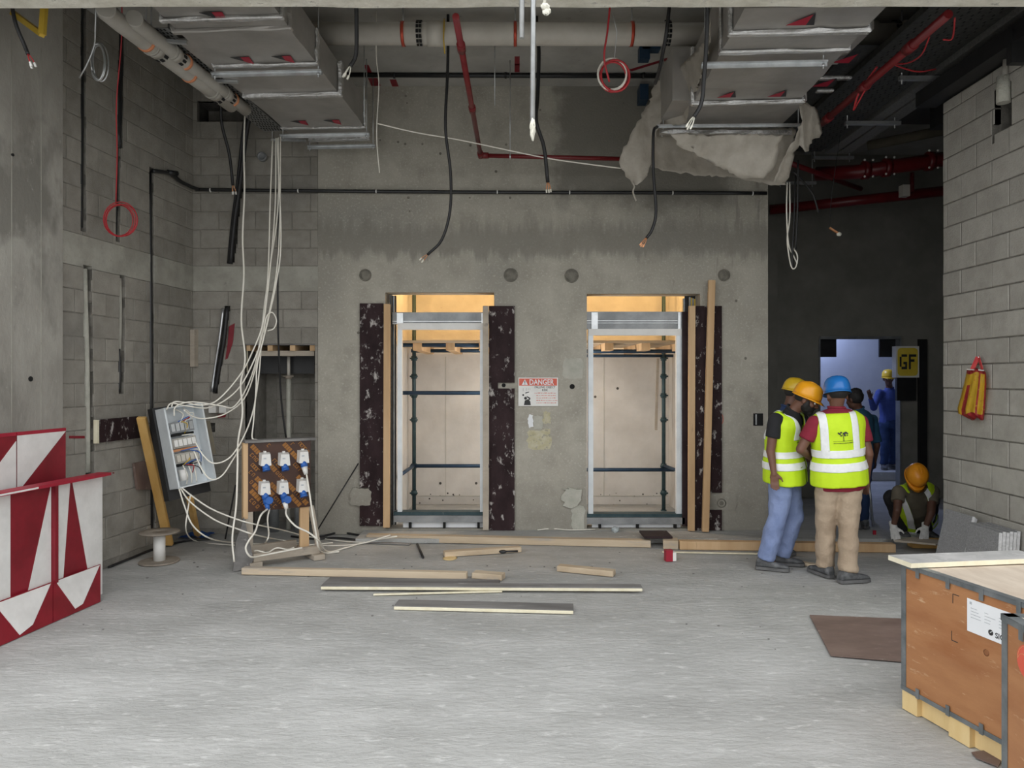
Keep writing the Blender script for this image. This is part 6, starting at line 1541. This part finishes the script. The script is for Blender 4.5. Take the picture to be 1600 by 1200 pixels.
def helmet(t, at, m, s, mat, tilt=0, logo=True):
    hs = s*1.0; n = 28; prof = [(1.0,0),(1.0,.25),(.965,.5),(.87,.72),(.70,.88),(.45,.97),(.2,1.0),(.02,1.005)]
    bm = B(); c0 = (0,-.008,.022); rx, ry, rz = .102, .126, .142
    R_ = []
    for r, h in prof: R_.append([bm.verts.new(at(math.cos(a)*rx*r, c0[1]+math.sin(a)*ry*r, c0[2]+h*rz)) for a in [2*PI*k/n for k in range(n)]])
    for a, b in zip(R_, R_[1:]):
        for k in range(n): bm.faces.new((a[k], a[(k+1)%n], b[(k+1)%n], b[k])).smooth = True
    bm.faces.new(R_[-1]); bm.faces.new(R_[0][::-1])
    hh = obj('hard_hat', bm, mat, t)
    bm = B()                                             # brim, longer at the front as a peak
    I_, O_, U_ = [], [], []
    for k in range(n):
        a = 2*PI*k/n; fr = max(0, math.sin(a)); ext = .006+.040*fr**3; dz = -.004-.016*fr**3
        I_.append(bm.verts.new(at(math.cos(a)*rx*.99, c0[1]+math.sin(a)*ry*.99, c0[2]+.010))); O_.append(bm.verts.new(at(math.cos(a)*(rx+ext), c0[1]+math.sin(a)*(ry+ext), c0[2]+dz))); U_.append(bm.verts.new(at(math.cos(a)*rx*.97, c0[1]+math.sin(a)*ry*.97, c0[2]-.006)))
    for k in range(n):
        j = (k+1) % n
        for q in ((I_[k],O_[k],O_[j],I_[j]), (O_[k],U_[k],U_[j],O_[j]), (U_[k],I_[k],I_[j],U_[j])): bm.faces.new(q).smooth = True
    obj('brim', bm, mat, hh)
    for x in (-.030, 0, .030):                           # crown ridges
        bm = B(); pts = []
        for k in range(11):
            e = .35+(PI-.7)*k/10; pts.append(at(x*(.6+.4*math.sin(e)), c0[1]-math.cos(e)*ry*.985*(1-abs(x)*2), c0[2]+(math.sin(e)*(1.0-abs(x)*1.2))*rz*1.0))
        tube(bm, pts, [.004]+[.007]*9+[.004], 6); obj('crown_ridge', bm, mat, hh)
    bm = B(); lathe(bm, [(.090*s,-.012*s),(.090*s,.01*s)], at(0,-.008,.022), axis=(at(0,0,1)-at(0,0,0)), n=20, sy=1.15); obj('headband', bm, 'black', hh)
def shoe(t, ank, toe, s, mat='shoe', pitch=0):
    d = V((toe.x, toe.y, 0)).normalized(); sd = V((d.y, -d.x, 0)); a = V((ank.x, ank.y, 0)); zb_ = ank.z-.085
    def q(y, z): return a+d*y*s+V((0,0,zb_+z))
    bm = B(); ring_loft_ = []
    for y, w_, z0_, z1_ in ((-.085,.028,.02,.060),(-.07,.040,.018,.098),(-.02,.043,.018,.112),(.04,.044,.018,.085),(.10,.048,.018,.066),(.15,.046,.018,.055),(.185,.034,.018,.046),(.20,.016,.02,.034)):
        c = q(y, (z0_+z1_)/2); ring_loft_.append((c, sd*w_*s, V((0,0,(z1_-z0_)/2))))
    n_ = 14; R_ = [[bm.verts.new(c+s_*math.copysign(abs(math.cos(x))**.7, math.cos(x))+f*math.copysign(abs(math.sin(x))**.7, math.sin(x))) for x in [2*PI*k/n_ for k in range(n_)]] for c, s_, f in ring_loft_]
    for x, y in zip(R_, R_[1:]):
        for k in range(n_): bm.faces.new((x[k], x[(k+1)%n_], y[(k+1)%n_], y[k])).smooth = True
    bm.faces.new(R_[0][::-1]); bm.faces.new(R_[-1]); sh_ = obj('shoe', bm, mat, t)
    bm = B(); pts = [(-.09,.024),(-.08,.042),(0,.044),(.1,.053),(.16,.050),(.195,.036),(.208,.012)]
    poly = [q(y, 0)+sd*w_*s for y, w_ in pts]+[q(y, 0)-sd*w_*s for y, w_ in pts[::-1]]; prism(bm, poly, (0,0,.024)); obj('sole', bm, 'sole', sh_, bevel=.003)
    for k in range(3): bm = B(); c = q(.045+k*.025, .083-k*.011); tube(bm, [c-sd*.024*s, c+V((0,0,.004)), c+sd*.024*s], .003, 5); obj('lace', bm, 'ink', sh_)
def person(label, root, J, s, top, pants, helm=None, skin='skin', vest=None, sleeve=.55, gloves=None, beard=False, hair=True, voxel=.008, face=True, fullhair=False, shoes='shoe', crouch=False, wrk=.006, stout=1.0, legw=1.0, curl=(.35,.35), thumb=None, untucked=.0):
    t = thing('person', label, 'person', V((root.x, root.y, 0)))
    ts, tf = J['ts'], J['tf']
    # body
    bm = B(); torso(bm, J, s, -.012, neck=True)
    h = J['head']; hf, hu = J['hf'].normalized(), J['hu'].normalized()
    tube(bm, [J['neck']-(J['neck']-J['chest']).normalized()*.05, J['neck'].lerp(h, .35), h-hu*.02*s-hf*.02*s], [.062*s, .054*s, .055*s], 12)
    at, m = headshape(bm, h, hf, hu, s)
    for k in 'LR':
        sh_, el, wr_ = J['sh'+k], J['el'+k], J['wr'+k]
        seg(bm, sh_, el, .050*s, .040*s); seg(bm, el, wr_, .041*s, .027*s)
        seg(bm, J['chest'].lerp(J['neck'], .6), sh_, .06*s, .052*s)
        if not gloves:
            side = J.get('th'+k, tf); hand(bm, wr_, J.get('hd'+k, wr_-el), side, s, curl[0])
        hp, kn, an = J['hip'+k], J['kn'+k], J['an'+k]
        seg(bm, hp, kn, .078*s, .052*s); seg(bm, kn, an, .052*s, .036*s)
        toe = J['toe'+k]; seg(bm, an, an+toe.normalized()*.10*s-V((0,0,.05*s)), .034*s, .026*s)
    obj('body', fuse(bm, voxel, 2), skin, t, smooth=True)
    if face: facedetail(t, at, m, s, beard, skin if hf.z < -.4 else None)
    if hair: haircap(t, at, m, s, fullhair)
    # trousers
    bm = B(); pe = J['pelvis']
    ax = (J['chest']-pe).normalized(); f_ = (tf-ax*tf.dot(ax)).normalized(); s_ = f_.cross(ax).normalized()
    ring_loft(bm, [(pe+ax*.10*s, s_*.162*s*stout, f_*.125*s*stout), (pe, s_*.175*s*stout, f_*.138*s*stout), (pe-ax*.07*s, s_*.170*s*stout, f_*.130*s*stout)])
    for k in 'LR':
        hp, kn, an = J['hip'+k], J['kn'+k], J['an'+k]; ball(bm, hp, .098*s*legw, seg=14); ball(bm, kn, .074*s*legw, seg=12)
        tube(bm, [hp, hp.lerp(kn,.5), kn], [.100*s*legw, .088*s*legw, .073*s*legw], 14)
        e = kn.lerp(an, .97); d_ = (an-kn).normalized(); tube(bm, [kn, kn.lerp(an,.5), e+d_*.01], [.073*s*legw, .069*s*legw, .066*s*legw], 14)
    obj('trousers', fuse(bm, .011, 2, wrk*2.3, 6.5, (1,1,1.2), seed=root.x*7), pants, t, smooth=True)
    # shirt
    bm = B(); torso(bm, J, s, .022 if untucked else .006, low=-.03-untucked, wide=1.0*stout)
    for k in 'LR':
        sh_, el, wr_ = J['sh'+k], J['el'+k], J['wr'+k]
        seg(bm, J['chest'].lerp(J['neck'], .58), sh_, .075*s, .066*s)
        if sleeve < 1: e = sh_.lerp(el, sleeve+.18); ball(bm, sh_, .064*s, seg=12); tube(bm, [sh_, sh_.lerp(e,.5), e], [.064*s, .063*s, .064*s], 14)
        else: seg(bm, sh_, el, .064*s, .054*s); tube(bm, [el, wr_.lerp(el, .06)], [.054*s, .040*s], 12)
    tube(bm, [J['neck']-(J['neck']-J['chest']).normalized()*.05, J['neck']+(J['head']-J['neck']).normalized()*.030*s], [.078*s, .066*s], 14)
    obj('shirt', fuse(bm, .010, 2, wrk, 7, (1,1,.8), seed=root.x*3+1), top, t, smooth=True)
    # collar
    bm = B(); nd_ = (J['head']-J['neck']).normalized(); c = J['neck']+nd_*.018*s; sa, sb = frame_of(nd_); tube(bm, [c+(sa*math.cos(a)+sb*math.sin(a))*.066*s for a in [2*PI*k/20 for k in range(21)]], .010*s, 6, cap=False); obj('collar', bm, top, t)
    for k in 'LR': shoe(t, J['an'+k], J['toe'+k], s, shoes)
    if vest:
        bm = B(); torso(bm, J, s, .036, low=vest.get('low', -.14), top=.9, flare=vest.get('flare',.022), wide=1.0*stout)
        for k in 'LR': seg(bm, J['chest'].lerp(J['neck'], .66), J['chest'].lerp(J['neck'], .62).lerp(J['sh'+k]+V((0,0,.03)), .72), .074*s, .062*s)
        vb = fuse(bm, .012, 3, .007, 5, (1,1,.4), seed=root.x)
        gap = vest.get('gap')
        def crd(p): q = p-pe; return q.dot(s_), q.dot(f_), q.dot(ax)
        kill = []
        for f in vb.faces:
            l, fw, h_ = crd(f.calc_center_median())
            if h_ < (vest.get('low',-.14)+.012)*s: kill.append(f); continue
            if gap:
                Hn = (J['neck']-pe).dot(ax); wd_ = gap[1]+max(0, h_-gap[2])*gap[3]
                if fw > 0 and abs(l-gap[0]) < wd_: kill.append(f)
        bmesh.ops.delete(vb, geom=kill, context='FACES')
        for _ in range(10):                               # even out the cut edges
            new = {}
            for v in vb.verts:
                nb = [e.other_vert(v).co for e in v.link_edges if e.is_boundary]
                if len(nb) == 2: new[v] = v.co*.4+(nb[0]+nb[1])*.3
            for v, c_ in new.items(): v.co = c_
        vb.normal_update()
        def band(lo, hi, l0, l1, front=None):
            b = vb.copy()
            for d_, v_, sg in ((ax, hi, 1), (ax, lo, -1), (s_, l1, 1), (s_, l0, -1)):
                bmesh.ops.bisect_plane(b, geom=b.verts[:]+b.edges[:]+b.faces[:], plane_co=pe+d_*v_, plane_no=d_*sg, clear_outer=True)
            if front is not None:
                bmesh.ops.delete(b, geom=[f for f in b.faces if (crd(f.calc_center_median())[1] > 0) != front], context='FACES')
            b.normal_update()
            for v in b.verts: v.co += v.normal*.006
            if len(b.faces):
                bmesh.ops.solidify(b, geom=b.faces[:], thickness=.002)
                return obj('reflective_stripe', b, 'reflect', vo, smooth=True)
            b.free()
        vcopy = vb.copy(); tree = BVHTree.FromBMesh(vcopy)
        vv = vb.copy(); bmesh.ops.solidify(vv, geom=vv.faces[:], thickness=.004)
        vo = obj('safety_vest', vv, vest.get('mat', 'hivis'), t, smooth=True)
        for (lo, hi) in vest['bands']: band(lo*s, hi*s, -1, 1)
        for (l0, l1, lo, fr) in vest['straps']: band(lo*s, 2, l0*s, l1*s, fr)
        # dark trim along the hem and armholes: boundary edges of the vest
        J['_vest'] = (vo, tree, s_, f_, ax, pe)
        vcopy.free(); vb.free()
    if helm: helmet(t, at, m, s, helm)
    J['_t'] = t; J['_at'] = at
    return t
def joints(**k):
    J = dict(k); pe = J['pelvis']; tf = V(J['tf']).normalized(); J['tf'] = tf; J['ts'] = tf.cross(V((0,0,1))).normalized()
    for a in 'LR':
        sg = 1 if a == 'R' else -1
        J.setdefault('hip'+a, pe+J['ts']*sg*.085-V((0,0,.03)))
    return J

# man in blue helmet, back to the camera
J = joints(pelvis=P(1311,736,6.24), chest=P(1308,684,6.22), neck=P(1307,640,6.20), head=P(1308,618,6.20), hf=V((.05,1,-.18)), hu=V((0,.18,1)), tf=V((.10,1,0)),
    shL=P(1273,661,6.20), shR=P(1343,660,6.22), elL=P(1251,702,6.22), elR=P(1357,709,6.18), wrL=P(1268,716,6.46), wrR=P(1354,748,6.30), hdR=V((-.05,.25,-1)), thR=V((-.6,.8,0)), thL=V((0,0,1)),
    knL=P(1290,812,6.30), knR=P(1325,815,6.20), anL=V((P(1283,0,6.42).x, 6.34, .09)), anR=V((P(1320,0,6.2).x, 6.14, .09)), toeL=V((-.25,1,0)), toeR=V((.95,.25,0)))
t_b = person('worker in blue helmet and hi vis vest seen from behind, maroon shirt and khaki trousers', V((2.76,6.22,0)), J, 1.0, 'maroon', 'khaki', 'h_blue', beard=False,
    vest=dict(low=-.12, bands=((.025,.095),(.14,.205)), straps=((-.165,-.108,.20,False),(.075,.132,.20,False),(-.135,-.085,.20,True),(.085,.135,.20,True))), sleeve=.45, voxel=.0075, stout=1.08, legw=1.12, untucked=.12)
vo, tree, s_, f_, ax_, pe_ = J['_vest']
bm = B()
def dec(l, h): 
    o_ = pe_+s_*l+ax_*h-f_*.6; r = tree.ray_cast(o_, f_); return (r[0]-f_*.0075, r[1]) if r[0] else (pe_, V((0,0,1)))
def dblob(l, h, rx, ry):
    pts = []
    for k in range(8):
        a = 2*PI*k/8; p, _n = dec(l+rx*math.cos(a)*rr.uniform(.8,1.1), h+ry*math.sin(a)*rr.uniform(.8,1.1)); pts.append(p)
    prism(bm, pts, f_*.003)
for q in ((-.030,.345,.010,.008),(-.018,.356,.009,.006),(-.040,.352,.006,.006),(.006,.346,.012,.010),(.020,.352,.013,.008),(.032,.344,.008,.006),(.010,.330,.008,.009),(-.020,.330,.006,.009),(-.006,.334,.004,.004),(.030,.330,.005,.005)): dblob(*q)
for k in range(5): dblob(-.002, .322-k*.009, .0022, .006)
for k in range(16): dblob(-.075+k*.0098, .285, .0035, .0014)
for k in range(18): dblob(-.075+k*.0088, .268, .004, .0022 if k % 5 else .003)
obj('back_print', bm, 'ink', vo)['kind'] = 'stuff'
bm = B(); a = J['wrR']+V((0,.05,-.06)); obox(bm, a+V((.03,.03,-.02)), (.02,.02,0), (0,0,.05), (-.002,.002,0)); tag(obj('folded_paper', bm, 'paper'), 'small folded paper held by the blue helmeted worker', 'paper')

# man in orange helmet, bearded, bending his head, facing right
tfA = V((.82,-.57,0))
J = joints(pelvis=P(1226,728,6.60), chest=P(1225,682,6.58), neck=P(1236,643,6.56), head=P(1260,625,6.48), hf=V((.82,-.46,-.38)), hu=V((.34,-.18,.92)), tf=tfA,
    shR=P(1211,656,6.44), shL=P(1252,655,6.72), elR=P(1204,704,6.44), wrR=P(1209,738,6.40), hdR=V((.05,-.1,-1)), thR=V((.9,-.3,0)), elL=P(1262,702,6.80), wrL=P(1282,694,6.66), thL=V((0,0,1)),
    knR=P(1216,806,6.52), knL=P(1240,806,6.66), anR=V((P(1200,0,6.5).x, 6.56, .09)), anL=V((P(1228,0,6.6).x, 6.72, .09)), toeR=V((.9,-.35,0)), toeL=V((.9,-.2,0)))
person('bearded worker in orange helmet bowing his head, black shirt, vest and blue grey trousers', V((2.40,6.58,0)), J, .98, 'blackcloth', 'denim', 'h_orange', beard=True, hair=True,
    vest=dict(low=-.16, flare=.035, gap=(-.01,.03,.25,.45), bands=((-.005,.06),(.10,.16)), straps=((-.15,-.09,.26,None),(.07,.13,.26,None))), sleeve=.40, voxel=.0075, legw=1.14)
vo, tree, s_, f_, ax_, pe_ = J['_vest']
bm = B()
for (l, h) in ((.09,.02),(.09,.24)):
    r = tree.ray_cast(pe_+s_*l+ax_*h+f_*.6, -f_)
    if r[0]: obox(bm, r[0]+f_*.004, s_*.045, ax_*.003, f_*.002)
obj('pocket_flap', bm, 'hivis_trim', vo)

# man in yellow helmet behind them
J = joints(pelvis=P(1222,738,7.2), chest=P(1224,685,7.2), neck=P(1230,640,7.2), head=P(1242,617,7.2), hf=V((.9,-.1,-.3)), hu=V((.3,0,.95)), tf=V((1,-.1,0)),
    shR=P(1222,655,7.03), shL=P(1232,655,7.38), elR=P(1218,700,7.0), wrR=P(1240,722,7.0), elL=P(1232,700,7.4), wrL=P(1255,712,7.3), thR=V((0,0,1)), thL=V((0,0,1)),
    knR=P(1216,800,7.1), knL=P(1226,800,7.3), anR=V((P(1210,0,7.1).x, 7.1, .09)), anL=V((P(1224,0,7.3).x, 7.32, .09)), toeR=V((1,0,0)), toeL=V((1,.1,0)))
person('worker in dull yellow helmet and navy coverall hidden behind the bearded worker', V((2.64,7.2,0)), J, 1.0, 'navy', 'navy', 'h_yellow', skin='skin_d', sleeve=1.1, voxel=.011)
# man with bare dark hair, teal shirt
J = joints(pelvis=P(1344,712,8.3), chest=P(1344,675,8.28), neck=P(1342,641,8.26), head=P(1335,624,8.24), hf=V((-.5,.85,-.15)), hu=V((-.05,.1,1)), tf=V((-.35,.95,0)),
    shL=P(1322,652,8.2), shR=P(1363,656,8.35), elL=P(1318,690,8.2), wrL=P(1318,712,8.4), elR=P(1370,696,8.35), wrR=P(1366,722,8.5), thR=V((-1,0,0)), thL=V((1,0,0)),
    knL=P(1335,765,8.3), knR=P(1348,765,8.35), anL=V((P(1334,0,8.3).x, 8.3, .09)), anR=V((P(1348,0,8.4).x, 8.4, .09)), toeL=V((-.4,1,0)), toeR=V((-.2,1,0)))
person('bareheaded dark haired man in a teal shirt standing behind the blue helmeted worker', V((3.95,8.3,0)), J, .93, 'teal', 'navy', None, skin='skin_d', sleeve=.7, voxel=.011, face=False, fullhair=True)
# man in royal blue coverall, far room
g = .14
J = joints(pelvis=P(1390,662,12.75), chest=P(1390,634,12.75), neck=P(1390,608,12.75), head=P(1388,592,12.7), hf=V((-.25,-1,-.05)), hu=V((0,-.05,1)), tf=V((-.25,-1,0)),
    shR=P(1374,614,12.75), shL=P(1406,614,12.75), elR=P(1365,637,12.6), wrR=P(1360,622,12.45), hdR=V((-.3,-.2,.9)), thR=V((.8,0,.2)), elL=P(1410,642,12.75), wrL=P(1408,662,12.7), thL=V((-.3,-1,0)),
    knR=P(1383,698,12.7), knL=P(1398,698,12.75), anR=V((P(1382,0,12.7).x, 12.72, g+.09)), anL=V((P(1398,0,12.7).x, 12.8, g+.09)), toeR=V((-.4,-1,0)), toeL=V((.2,-1,0)))
person('worker in royal blue coverall and yellow helmet raising a hand in the lit doorway', V((6.5,12.75,g)), J, 1.0, 'royal', 'navy', 'h_yellow', skin='skin_d', sleeve=1.1, voxel=.011)
J['_t'].location.z = g
for c_ in J['_t'].children: c_.location.z -= g
# crouching man
J = joints(pelvis=P(1432,812,7.95), chest=P(1430,792,7.70), neck=P(1430,762,7.48), head=P(1429,748,7.36), hf=V((-.12,-.60,-.80)), hu=V((0,-.80,.60)), tf=V((0,-.9,-.45)),
    shR=P(1404,768,7.52), shL=P(1457,768,7.52), elR=P(1402,797,7.42), wrR=P(1396,822,7.46), elL=P(1455,800,7.40), wrL=P(1446,824,7.42), thR=V((1,0,0)), thL=V((-1,0,0)),
    hipR=P(1418,812,7.95), hipL=P(1445,812,7.95), knR=P(1391,776,7.62), knL=P(1456,782,7.66), anR=V((P(1408,0,7.9).x, 7.88, .095)), anL=V((P(1446,0,7.9).x, 7.90, .095)), toeR=V((-.2,-1,0)), toeL=V((.1,-1,0)))
person('crouching worker in scuffed orange helmet and white gloves laying a board', V((4.2,7.8,0)), J, .98, 'olive', 'blackcloth', 'h_red', skin='skin_d', gloves='glove', sleeve=.35, voxel=.009, hair=False,
    vest=dict(low=-.02, gap=(0,.085,.2,.02), bands=((.05,.09),), straps=((-.145,-.085,.16,None),(.085,.145,.16,None))))
for k, d_, sd_ in (('R', V((-.15,-.55,-.55)), V((1,-.2,0))), ('L', V((-.35,-.5,-.5)), V((-1,-.2,0)))):
    bm = B(); w_ = J['wr'+k]; hand(bm, w_, d_, sd_, 1.12, -.15 if k == 'R' else .15, spread=2); tube(bm, [w_-d_.normalized()*.05, w_+d_.normalized()*.02], [.040,.034], 12)
    obj('work_glove', fuse(bm, .0075, 1), 'glove', J['_t'], smooth=True)
a, b = F(1378, 848, .10), F(1440, 856, .10)
bm = B(); q = [V((3.78,7.28,.088)), V((4.10,7.12,.088)), V((4.32,7.24,.088)), V((4.02,7.42,.088))]; prism(bm, q, (0,0,.018)); tag(obj('board_offcut', bm, 'lumber_y'), 'board under the gloved hands of the crouching worker', 'board')
bm = B(); bar(bm, (4.02,7.44,.045), (4.36,7.40,.045), .12, .085); tag(obj('timber_block', bm, 'orange_l', bevel=.004), 'short timber block beneath the gloved hands', 'timber')
# yellow tripod and red corner piece
t = thing('tripod', 'yellow and pale folding tripod standing beside the blue helmeted worker', 'tripod', V((P(1360,0,8.7).x, 8.7, 0)))
hp = P(1355, 722, 8.7)
for k, (px, D) in enumerate(((1362, 8.9), (1346, 8.8), (1364, 8.5))): tubeo('leg', [hp, V((P(px,0,D).x, D, .0))], .014, 'galv' if k != 1 else 'pvc', t, 8)
bm = B(); obox(bm, hp+V((.0,0,.05)), (.035,0,0), (0,.035,0), (0,0,.06)); obj('instrument_head', bm, 'signyellow', t, bevel=.008)
bm = B(); obox(bm, hp+V((.01,-.04,-.03)), (.02,0,0), (0,.01,0), (0,0,.05)); obj('strap', bm, 'reflect', t)
t = thing('square_tool', 'small red try square standing on the corridor floor', 'tool', F(1363, 842))
a = F(1356, 842); bm = B(); box(bm, a.x, a.x+.10, a.y-.01, a.y+.01, 0, .03); obj('stock', bm, 'redtrim', t); bm = B(); box(bm, a.x+.055, a.x+.085, a.y-.008, a.y+.008, .03, .09); obj('blade', bm, 'redtrim', t)
